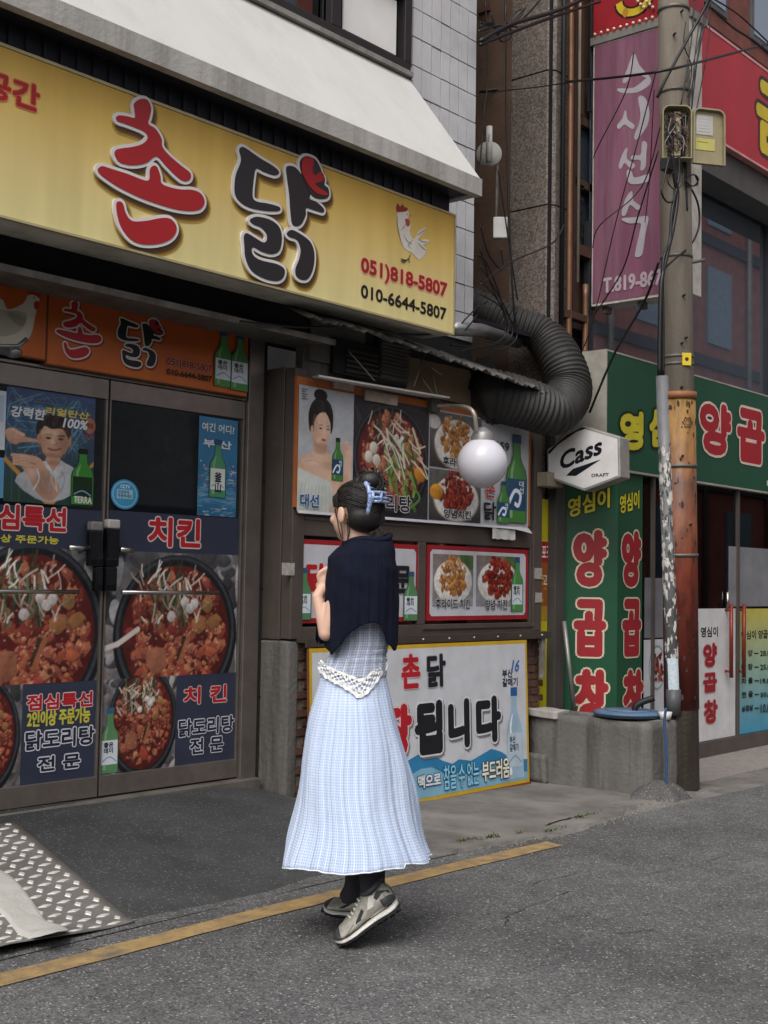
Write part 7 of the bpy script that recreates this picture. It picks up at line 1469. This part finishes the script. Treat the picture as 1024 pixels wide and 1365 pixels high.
# hair: cap, nape sweep, bun, strands
M_HAIR = bpy.data.materials.new('dark_hair'); M_HAIR.use_nodes = True; nt = M_HAIR.node_tree; bs = nt.nodes['Principled BSDF']; g = nt.nodes.new('ShaderNodeTexCoord'); mp = nt.nodes.new('ShaderNodeMapping'); mp.inputs['Scale'].default_value = (60, 60, 14); n = nt.nodes.new('ShaderNodeTexNoise'); n.inputs['Scale'].default_value = 3; n.inputs['Detail'].default_value = 5
nt.links.new(g.outputs['Object'], mp.inputs[0]); nt.links.new(mp.outputs[0], n.inputs[0]); r2 = nt.nodes.new('ShaderNodeValToRGB'); r2.color_ramp.elements[0].color = hexlin('#0b0909')+(1,); r2.color_ramp.elements[1].color = hexlin('#211b19')+(1,); nt.links.new(n.outputs[0], r2.inputs[0]); nt.links.new(r2.outputs[0], bs.inputs['Base Color']); bp = nt.nodes.new('ShaderNodeBump'); bp.inputs['Strength'].default_value = .6; bp.inputs['Distance'].default_value = .004; nt.links.new(n.outputs[0], bp.inputs['Height']); nt.links.new(bp.outputs[0], bs.inputs['Normal']); bs.inputs['Roughness'].default_value = .56
cap = [ballme(hp(-.006, 0, .022), .097, .081, .089, fa_), ballme(hp(-.040, 0, -.022), .064, .070, .060, fa_), ballme(hp(.050, .0, .048), .042, .055, .036, fa_), ballme(hp(.035, .060, .025), .028, .018, .040, fa_), ballme(hp(.035, -.060, .025), .028, .018, .040, fa_)]
hm = union(cap, .005, 8, .6)
# cut away the hair in front of the face
bm = bmesh.new(); bm.from_mesh(hm)
for v in bm.verts:
    d = v.co-HC; f_, l_, u_ = d.dot(fdir), d.dot(ldir), d.z
    if u_ < .045 and f_ > .028+max(0, u_)*.6: 
        k_ = min(1, (f_-.028)*30); v.co -= fdir*(f_-.028)*k_*.8+ldir*l_*.35*k_
    if abs(l_) > .05 and -.045 < u_ < .01 and -.03 < f_ < .05: v.co -= ldir*math.copysign(.018, l_)
bm.to_mesh(hm); bm.free()
hair = fin(hm, 'hair', M_HAIR, person)
bun = union([ballme(lp(494, 644, -.02), .046, .046, .038), ballme(lp(486, 644, .02), .034, .036, .030), ballme(lp(503, 647, .0), .028, .036, .034), ballme(lp(480, 646, -.02), .026, .03, .024), ballme(lp(502, 694, -.01), .034, .042, .032), ballme(lp(500, 682, -.01), .040, .044, .045), ballme(lp(501, 663, -.01), .034, .04, .04), ballme(lp(497, 703, -.01), .026, .032, .020)], .005, 4)
fin(bun, 'hair_bun', M_HAIR, person)
b = MB(); r = random.Random(5)
for i in range(110):
    a_ = r.uniform(0, 6.28); c = lp(496, 645, -.01); p = c+Vector((.042*math.cos(a_), r.uniform(-.03, .03), .036*math.sin(a_))); q_ = p+Vector((.022*math.cos(a_+r.uniform(-1, 1)), r.uniform(-.02, .02), .02*math.sin(a_+r.uniform(-1, 1)))); b.tube(spline([c+(p-c)*.8, p, q_], 4), [.0016]*8+[.0006], 4)
for i in range(26):
    p = lp(r.uniform(484, 512), r.uniform(700, 716), r.uniform(-.04, .03)); b.tube(spline([p, p+Vector((r.uniform(-.01, .02), 0, -.02)), p+Vector((r.uniform(-.01, .03), 0, -.045))], 4), .001, 4)
fin(b.mesh('stray_hair'), 'stray_hair', M_HAIR, person, kind='stuff')
b = MB()
for i, L_ in enumerate(([(446, 668), (448, 684), (451, 702), (455, 720)], [(449, 670), (451, 690), (456, 708), (457, 722)], [(463, 696), (464, 710), (464, 727)], [(465, 698), (466, 712), (464, 724)], [(444, 664), (445, 678), (449, 694)])):
    b.tube(spline([lp(x, y, -.060+.006*i) for x, y in L_], 6), .0019, 5)
fin(b.mesh('hair_strand'), 'hair_strand', M_HAIR, person)
# fine locks drawn over the cap towards the twist
b = MB(); r = random.Random(31); HCc = hp(-.008, 0, .022); tw = (lp(497, 678, -.05)-HCc)
def onell(d, k_=1.0):
    f_, l_, u_ = d.dot(fdir), d.dot(ldir), d.z; q_ = 1/math.sqrt((f_/.098)**2+(l_/.082)**2+(u_/.090)**2); return HCc+d*q_*k_
for i in range(520):
    a_ = r.uniform(0, 6.283); t_ = r.random()
    if i < 360: d0 = fdir*(.75*math.cos(a_))+ldir*(math.sin(a_)*.95)+Vector((0, 0, .15+.5*r.random()))      # hairline and crown
    else: d0 = fdir*(-.2-.3*r.random())+ldir*(math.sin(a_)*.9)+Vector((0, 0, -.75))                          # nape
    if d0.dot(fdir) > .35 and d0.z < .5: d0.z = .5+.2*r.random()
    d0.normalize(); d1 = (tw.normalized()+Vector((r.uniform(-.14, .14), r.uniform(-.14, .14), r.uniform(-.2, .2)))).normalized()
    if d0.angle(d1) > 2.6: continue
    k0 = 1.0+r.uniform(.0, .022); pts = [onell(d0.slerp(d1, j/9), k0+.012*math.sin(j*.7+i)*(j/9)) for j in range(10)]
    b.tube(pts, [.0016]*9+[.0007], 3)
for i in range(220):      # coils of the bun
    a_ = r.uniform(0, 6.283); c = lp(495, 647, -.015); tilt = r.uniform(-.5, .5); rr_ = r.uniform(.030, .047); P_ = []
    for j in range(9): q_ = a_+j*.22; P_.append(c+Vector((rr_*math.cos(q_)*1.02, -.046*math.sin(tilt+1.2*r.random()*.05)-.03*abs(math.cos(tilt*3)), rr_*.86*math.sin(q_))))
    b.tube(P_, [.0008]+[.0017]*7+[.0006], 3)
for i in range(120):      # twist below the clip
    x0 = r.uniform(488, 512); P_ = [lp(x0, 668, -.045-.01*r.random()), lp(x0+3*r.uniform(-1, 1), 690, -.054+.001*abs(x0-498)), lp(500+(x0-500)*.5, 706, -.04)]; b.tube(spline(P_, 4), .0015, 3)
fin(b.mesh('hair_lock'), 'hair_lock', M_HAIR, person, kind='stuff')
# claw clip
M_CLAW = mat('blue_check_acetate', '#8297bd', .4, var=.75, scale=110, spec=.6)
b = MB(); pts = spline([lp(488, 648, -.080), lp(492, 656, -.094), lp(494, 668, -.100), lp(493, 680, -.094), lp(490, 691, -.082)], 8)
b.tube(pts, .0085, 10); clip = fin(b.mesh('hair_claw'), 'hair_claw', M_CLAW, person)
b = MB()
for z_ in (661, 668, 673): b.tube([lp(495, z_, -.098), lp(508, z_, -.085), lp(519, z_+1, -.055)], .0056, 8)
b.tube([lp(498, 660, -.096), lp(498, 674, -.096)], .006, 8); b.tube([lp(509, 660, -.083), lp(509, 674, -.083)], .006, 8); fin(b.mesh('claw_hinge'), 'claw_hinge', M_CLAW, clip)
b = MB()
for i in range(6): p = Vector(pts[2+i*5]); b.tube([p, p+Vector((.012, .02, 0)), p+Vector((.02, .05, 0))], [.005, .004, .002], 6)
fin(b.mesh('claw_tooth'), 'claw_tooth', M_CLAW, clip)

# ---- clothes
def fabric(name, kind):
    m = bpy.data.materials.new(name); m.use_nodes = True; nt = m.node_tree; bs = nt.nodes['Principled BSDF']; N = nt.nodes.new; L = nt.links.new
    uv = N('ShaderNodeUVMap'); s = N('ShaderNodeSeparateXYZ'); L(uv.outputs[0], s.inputs[0])
    def mth(op, a_, b_=None):
        x = N('ShaderNodeMath'); x.operation = op
        for i, q_ in enumerate((a_, b_)):
            if q_ is None: continue
            if isinstance(q_, (int, float)): x.inputs[i].default_value = q_
            else: L(q_, x.inputs[i])
        return x.outputs[0]
    def lines(src, freq, w, ph=0.0):      # 1 on lines
        return mth('LESS_THAN', mth('FRACT', mth('ADD', mth('MULTIPLY', src, freq), ph)), w)
    U_, V_ = s.outputs[0], s.outputs[1]
    if kind == 'check':
        # pale blue small check with a fine brown stripe now and then; uv in metres
        a_ = mth('ADD', mth('MULTIPLY', lines(U_, 105, .5), .5), mth('MULTIPLY', lines(V_, 105, .5), .5))
        r_ = N('ShaderNodeValToRGB'); r_.color_ramp.elements[0].color = hexlin('#cbd5e6')+(1,); r_.color_ramp.elements[1].color = hexlin('#9db4d8')+(1,); L(a_, r_.inputs[0])
        x = N('ShaderNodeMix'); x.data_type = 'RGBA'; L(mth('MULTIPLY', lines(U_, 13, .05), .45), x.inputs[0]); L(r_.outputs[0], x.inputs[6]); x.inputs[7].default_value = hexlin('#7d7268')+(1,)
        x2 = N('ShaderNodeMix'); x2.data_type = 'RGBA'; L(mth('MULTIPLY', lines(U_, 26, .12, .45), .4), x2.inputs[0]); L(x.outputs[2], x2.inputs[6]); x2.inputs[7].default_value = hexlin('#eef1f5')+(1,)
        L(x2.outputs[2], bs.inputs['Base Color']); bs.inputs['Roughness'].default_value = .8; bs.inputs['Specular IOR Level'].default_value = .2
        w = N('ShaderNodeTexNoise'); w.inputs['Scale'].default_value = 26; w.inputs['Detail'].default_value = 4; L(uv.outputs[0], w.inputs[0]); bp = N('ShaderNodeBump'); bp.inputs['Strength'].default_value = .5; bp.inputs['Distance'].default_value = .006; L(w.outputs[0], bp.inputs['Height']); L(bp.outputs[0], bs.inputs['Normal'])
    else:
        n = N('ShaderNodeTexNoise'); n.inputs['Scale'].default_value = 30; L(uv.outputs[0], n.inputs[0]); r_ = N('ShaderNodeValToRGB'); r_.color_ramp.elements[0].color = hexlin('#0f1220')+(1,); r_.color_ramp.elements[1].color = hexlin('#1a1f33')+(1,); L(n.outputs[0], r_.inputs[0]); L(r_.outputs[0], bs.inputs['Base Color']); bs.inputs['Roughness'].default_value = .9; bs.inputs['Specular IOR Level'].default_value = .15
        wv_ = mth('SINE', mth('MULTIPLY', U_, 900)); bp = N('ShaderNodeBump'); bp.inputs['Strength'].default_value = .6; bp.inputs['Distance'].default_value = .004; L(wv_, bp.inputs['Height']); L(bp.outputs[0], bs.inputs['Normal'])
        pass
    return m
M_CHECK = fabric('pale_blue_check_cotton', 'check'); M_KNIT = fabric('navy_knit', 'knit')
from mathutils import noise as mnoise
def loft(name, zs, fn, nseg, m, parent, uvw, close=False, solid=.0, cap=False):
    """fn(t, ang) -> point; t runs 0..1 along zs rows"""
    rows = len(zs); vs = []; uvs = []
    for j, t_ in enumerate(zs):
        for i in range(nseg): a_ = 2*math.pi*i/nseg; vs.append(fn(t_, a_))
    fs = [(j*nseg+i, (j+1)*nseg+i, (j+1)*nseg+(i+1) % nseg, j*nseg+(i+1) % nseg) for j in range(rows-1) for i in range(nseg)]
    me = bpy.data.meshes.new(name); me.from_pydata(vs, [], fs); ul = me.uv_layers.new(name='UVMap')
    k = 0; dat = []
    for f in fs:
        j = f[0]//nseg
        i = f[0] % nseg
        for (jj, ii) in ((j, i), (j+1, i), (j+1, i+1), (j, i+1)): dat += [uvw*ii/nseg, vs[jj*nseg+ii % nseg].z]
    ul.data.foreach_set('uv', dat)
    o = fin(me, name, m, parent)
    if solid:
        md = o.modifiers.new('solid', 'SOLIDIFY'); md.thickness = solid; md.offset = 0
    return o
# skirt: folds that grow towards the hem
def skirt(t_, a_):
    zt_, zb_ = lp(0, 893).z, .262; z = zt_+(zb_-zt_)*t_
    xl = np.interp(t_, [0, .1, .25, .5, .75, 1], [430, 424, 413, 401, 391, 380]); xr2 = np.interp(t_, [0, .1, .25, .5, .75, 1], [512, 517, 527, 542, 558, 574])
    cx, rx = ((xl+xr2)/2-478)*WS, (xr2-xl)/2*WS; ry = rx*(.92 if t_ > .2 else .78+.7*t_)
    f = .009*math.sin(a_*19+1.9*math.sin(a_*3)+t_)+.014*math.sin(a_*8+.8+2*math.sin(a_*2))+.006*math.sin(a_*37+2*math.sin(a_*5))+.018*mnoise.noise(Vector((math.cos(a_)*3, math.sin(a_)*3, t_*1.5))); q_ = 1+f*(.35+1.3*t_)+.02*mnoise.noise(Vector((a_*3, t_*4, 1)))
    hem = .006*math.sin(a_*5+1)*t_**4-.02*math.cos(a_-1.9)*t_**5
    x = cx+rx*q_*math.cos(a_); y = .01+ry*q_*math.sin(a_)
    # wind lifts the near hem to the right a little
    x += .012*math.sin(z*14+a_*2)*t_
    return Vector((x, y, z+hem+.015*(math.cos(a_) > .6)*t_**6))
sk = loft('skirt', [i/46 for i in range(47)], skirt, 260, M_CHECK, person, 1.9, solid=.002)
b = MB()
n = 260; ring = [skirt(1, 2*math.pi*i/n)+Vector((0, 0, .001)) for i in range(n)]; b.tube(ring+[ring[0]], .0028, 5); fin(b.mesh('hem'), 'hem', mat('hem_white', '#d5dce6', .8), sk)
# bodice with smocked back
def bodice(t_, a_):
    z = lp(0, 906).z+(1.33-lp(0, 906).z)*t_; rx = float(np.interp(t_, [0, .12, .2, .4, 1], [.121, .111, .102, .105, .125])); cx = (float(np.interp(t_, [0, .3, 1], [471, 481, 482]))-478)*WS
    q_ = 1+.018*math.sin(t_*95)*(t_ > .1)+.012*math.sin(a_*60)*(t_ > .1); return Vector((cx+rx*q_*math.cos(a_), .005+rx*.8*q_*math.sin(a_), z))
bo = loft('dress_bodice', [i/60 for i in range(61)], bodice, 180, fabric('smocked_check', 'check'), person, .75)
nt = bo.data.materials[0].node_tree
for nd in nt.nodes:
    if nd.type == 'VALTORGB': nd.color_ramp.elements[0].color = hexlin('#b4bac6')+(1,); nd.color_ramp.elements[1].color = hexlin('#8593ae')+(1,)
# lace trim: V shape over the hip
M_LACE = mat('white_lace', '#dfe0e0', .9, var=.10, scale=120, bump=.5, bscale=160)
def on_skirt(px, py, off=.006):
    x = (px-478)*WS; z = (1250-py)*WS+.008; zt_, zb_ = lp(0, 893).z, .262; t_ = max(0, min(1, (z-zt_)/(zb_-zt_)))
    xl = np.interp(t_, [0, .1, .25], [430, 424, 413]); xr2 = np.interp(t_, [0, .1, .25], [512, 517, 527]); cx, rx = ((xl+xr2)/2-478)*WS, (xr2-xl)/2*WS; ry = rx*.85
    c_ = max(-.98, min(.98, (x-cx)/(rx*1.03))); return Vector((x, .01-ry*1.04*math.sqrt(1-c_*c_)-off, z))
top_ = spline([(427, 884), (440, 892), (455, 898), (470, 903), (482, 907), (494, 900), (505, 890), (514, 880)], 8); bot_ = spline([(424, 898), (438, 908), (452, 914), (466, 922), (481, 931), (496, 920), (508, 905), (518, 893)], 8)
b = MB(); k = len(top_); rows = 6; r = random.Random(1)
for j in range(rows+1):
    for i in range(k):
        f = j/rows; px = top_[i][0]*(1-f)+bot_[i][0]*f; py = top_[i][1]*(1-f)+bot_[i][1]*f+(2.2*abs(math.sin(i*.8)) if j == rows else 0); p = on_skirt(px, py, .006+.004*math.sin(i*.8)*math.sin(j*1.7)+.004*f); b.v.append(tuple(p))
b.f = [(j*k+i, (j+1)*k+i, (j+1)*k+i+1, j*k+i+1) for j in range(rows) for i in range(k-1) if j in (0, rows-1) or (i//2+j) % 2 == 0]; b.sm = [True]*len(b.f)
for i in range(0, k, 1):
    for j in range(2):
        f = (j+.5)/2; px = top_[i][0]*(1-f)+bot_[i][0]*f+r.uniform(-1.5, 1.5); py = top_[i][1]*(1-f)+bot_[i][1]*f+r.uniform(-1.5, 2); p = on_skirt(px, py, .011); rr_ = r.uniform(.0025, .0045); b.ball(p+Vector((0, .004, 0)), rr_, 6, 4, ry=.002)
fin(b.mesh('lace_trim'), 'lace_trim', M_LACE, person)
# waist strings and small bow folds
b = MB(); b.tube(spline([lp(454, 882, -.095), lp(470, 880, -.105), lp(490, 876, -.10), lp(512, 870, -.07)], 6), .0016, 6); b.tube(spline([lp(463, 896, -.1), lp(480, 892, -.108), lp(500, 886, -.1)], 6), .0012, 6)
fin(b.mesh('waist_seam'), 'waist_seam', mat('seam_grey', '#8f99ad', .9), person)
# inner white top showing beside the arm
me = union([ballme(lp(438, 812, -.02), .018, .06, .05), ballme(lp(440, 842, -.02), .02, .06, .05)], .006, 4); pass
# shawl
def shawl(t_, a_):
    # a_=-pi/2 faces the camera (her back-left)
    ztop = 1.425; 
    deg = (math.degrees(a_)+360) % 360
    hem_px = np.interp(deg, [0, 40, 90, 150, 180, 200, 215, 232, 250, 262, 275, 290, 302, 318, 335, 350, 360], [862, 850, 845, 850, 858, 868, 877, 866, 850, 841, 836, 833, 836, 860, 872, 868, 862])
    zh = (1250-hem_px)*WS+.008; z = ztop+(zh-ztop)*t_
    s_ = (ztop-z)/(ztop-.99)
    xl = np.interp(s_, [0, .05, .12, .25, .5, .8, 1], [459, 448, 438, 434, 433, 433, 434]); xr2 = np.interp(s_, [0, .05, .12, .25, .5, .8, 1], [521, 524, 526, 529, 530, 530, 529])
    cx, rx = ((xl+xr2)/2-478)*WS, (xr2-xl)/2*WS; ry = float(np.interp(s_, [0, .05, .12, .3, 1], [.07, .10, .125, .145, .15]))
    f = (.012*math.sin(a_*13+2*math.sin(t_*2.4))+.026*math.sin(a_*7+1+t_*2.5)+.012*math.sin(a_*23+t_*3))*min(1, s_*2)+.016*math.sin(z*55+a_*4)*math.exp(-((s_-.25)/.18)**2)+.03*mnoise.noise(Vector((math.cos(a_)*2.2, math.sin(a_)*2.2, z*7)))+.012*math.sin(z*70+a_*2)*math.exp(-((s_-.12)/.10)**2)
    z += .006*math.sin(a_*3+1)*(1-t_)+.010*math.cos(a_-.3)*(1-t_)
    return Vector((cx+rx*(1+f)*math.cos(a_), .01+ry*(1+f)*math.sin(a_), z))
sh = loft('shawl', [i/50 for i in range(51)], shawl, 200, M_KNIT, person, 1.1, solid=.004)
# rolled collar of the shawl
b = MB(); n = 60; ring = []
for i in range(n+1): p = shawl(0, 2*math.pi*i/n); ring.append(p+Vector((0, 0, .0)))
b.tube(ring, .011, 8); fin(b.mesh('shawl_collar'), 'shawl_collar', M_KNIT, sh)
b = MB(); n = 14; vs = [lp(421+12*i/n, 832+6*math.sin(i), .1) for i in range(n+1)]+[lp(419+16*i/n, 862+3*math.sin(i*2), .1+.01*math.sin(i*1.5)) for i in range(n+1)]; b.add(vs, [(i, i+1, n+2+i, n+1+i) for i in range(n)], True); o = fin(b.mesh('shawl_end'), 'shawl_end', M_KNIT, sh); o.modifiers.new('solid', 'SOLIDIFY').thickness = .01
# socks and trainers
M_SOCK = mat('charcoal_sock', '#37353a', .9, var=.12, scale=40, bump=.3, bscale=200)
fin(skin([lp(495, 1140, -.06), lp(497, 1180, -.06), lp(497, 1196, -.062), lp(482, 1212, -.068)], [(0, 1), (1, 2), (2, 3)], [.055, .048, .05, .04]), 'sock', M_SOCK, person)
fin(skin([lp(478, 1140, .1), lp(475, 1185, .12), lp(472, 1206, .12), lp(455, 1220, .12)], [(0, 1), (1, 2), (2, 3)], [.055, .046, .047, .04]), 'sock', M_SOCK, person)
M_SOLE = mat('off_white_sole', '#c5c3bc', .7, var=.12, scale=20); M_LUG = mat('black_outsole', '#1c1c1e', .7); M_UPA = mat('beige_mesh_upper', '#a3a096', .85, var=.2, scale=60, bump=.5, bscale=250); M_UPD = mat('charcoal_overlay', '#3d4144', .6, var=.12); M_UPL = mat('light_overlay', '#c9c7be', .6, var=.08)
def shoe(heel, toe, width, roll=0, bend=0.0, name='trainer'):
    ax_ = toe-heel; L = ax_.length; ax_ = ax_/L; side = ax_.cross(Vector((0, 0, 1))).normalized(); up = side.cross(ax_).normalized()
    def Pt(s_, w_, h_):
        q_ = s_; z_off = bend*max(0, s_-.68)**2*3.2*L; return heel+ax_*(s_*L)+side*(w_*width)+up*(h_*L)+Vector((0, 0, z_off))
    S = np.linspace(0, 1, 17); wd = np.interp(S, [0, .04, .15, .35, .55, .72, .88, .97, 1], [.20, .33, .40, .34, .38, .46, .40, .24, .1]); ht = np.interp(S, [0, .05, .2, .32, .42, .6, .78, .92, 1], [.30, .40, .43, .42, .37, .25, .19, .15, .10]); sb_ = np.interp(S, [0, .1, .3, .6, .85, 1], [.115, .105, .095, .085, .08, .085])
    root_ = bpy.data.objects.new(name, None)
    def sect(lo, hi, wf, m, nm, parent, i0=0, i1=17, crown=True, n=18, grow=0):
        vs = []; idx = list(range(i0, i1))
        for i in idx:
            for j in range(n):
                a_ = 2*math.pi*j/n; c_, s_ = math.cos(a_), math.sin(a_); e_ = .55 if not crown else .8
                w_ = (abs(c_)**e_)*math.copysign(1, c_)*wd[i]*wf; lo_, hi_ = lo[i], hi[i]; zc_ = (lo_+hi_)/2; hh = (hi_-lo_)/2; h_ = zc_+hh*(abs(s_)**(.6 if not crown else .75))*math.copysign(1, s_)
                if crown and s_ > 0: w_ *= 1-.45*s_
                vs.append(Pt(S[i], w_*(1+grow), h_))
        k = len(idx); fs = [(i*n+j, i*n+(j+1) % n, (i+1)*n+(j+1) % n, (i+1)*n+j) for i in range(k-1) for j in range(n)]+[tuple(range(n-1, -1, -1)), tuple((k-1)*n+j for j in range(n))]
        b = MB(); b.add(vs, fs, True); return fin(b.mesh(nm), nm, m, parent)
    base = sect(sb_*.35, sb_, 1.10, M_SOLE, name, person, crown=False)
    sect(np.zeros(17), sb_*.42, 1.06, M_LUG, 'outsole', base, crown=False)
    sect(sb_*.9, ht, 1.0, M_UPA, 'upper', base)
    # overlays: toe cap, heel counter, side panels, laces
    sect(sb_*.95, np.where(S > .84, ht*1.03, ht*.6), 1.04, M_UPD, 'toe_cap', base, 14, 17)
    sect(sb_*.95, ht*.92, 1.05, M_UPD, 'heel_counter', base, 0, 4)
    for sg in (1, -1):
        for (P_, m_, nm) in ((((.16, .12), (.44, .10), (.40, .24), (.30, .37), (.22, .36)), M_UPL, 'quarter_panel'), (((.40, .10), (.66, .095), (.60, .20), (.46, .29)), M_UPD, 'side_panel'), (((.02, .10), (.16, .11), (.24, .34), (.16, .38), (.03, .30)), M_UPD, 'heel_panel'), (((.66, .095), (.86, .09), (.80, .135), (.64, .20)), M_UPL, 'toe_panel')):
            def surf(s_, h_): w_ = np.interp(s_, S, wd); hi = np.interp(s_, S, ht); lo = np.interp(s_, S, sb_); q_ = max(-1, min(1, (h_-(lo+hi)/2)/((hi-lo)/2))); return w_*(1-abs(q_)**2.2*.5)*1.07
            P3 = [Pt(s_, sg*surf(s_, h_), h_) for s_, h_ in P_]; P4 = [p+side*sg*.006 for p in P3]; c_ = sum(P4, Vector())/len(P4)+side*sg*.006; nn = len(P3); b = MB(); b.add(P4+[c_]+P3, [(i, (i+1) % nn, nn) for i in range(nn)]+[(nn+1+i, nn+1+(i+1) % nn, (i+1) % nn, i) for i in range(nn)]); fin(b.mesh(nm), nm, m_, base, smooth=False)
    b = MB()
    for i in range(5): s_ = .44+i*.055; h_ = float(np.interp(s_, S, ht))+.004; b.tube([Pt(s_, -.12, h_-.01), Pt(s_+.015, 0, h_+.006), Pt(s_, .12, h_-.01)], .0035, 6)
    fin(b.mesh('lace'), 'lace', M_UPL, base)
    b = MB(); ring = [Pt(.20+.15*math.cos(a_), .26*math.sin(a_), .42-.03*math.cos(a_)) for a_ in np.linspace(0, 2*math.pi, 18)]; b.tube(ring, .010, 8); fin(b.mesh('collar'), 'collar', M_UPD, base)
    b = MB()
    for i in range(10):
        s_ = .05+i*.1
        for sg in (1, -1): p = Pt(s_, sg*float(np.interp(s_, S, wd))*.8, .002); b.obox(p, ax_*.009, side*.012, up*.006)
    fin(b.mesh('lug'), 'lug', M_LUG, base)
    return base
s1_ = shoe(lp(533, 1202, -.075), lp(451, 1252, -.09), .20, bend=.0); s1_['label'] = 'near trainer lifted onto its toe'
s2_ = shoe(lp(497, 1240, .135), lp(429, 1228, .165)-Vector((0, 0, .0)), .20, bend=.0)
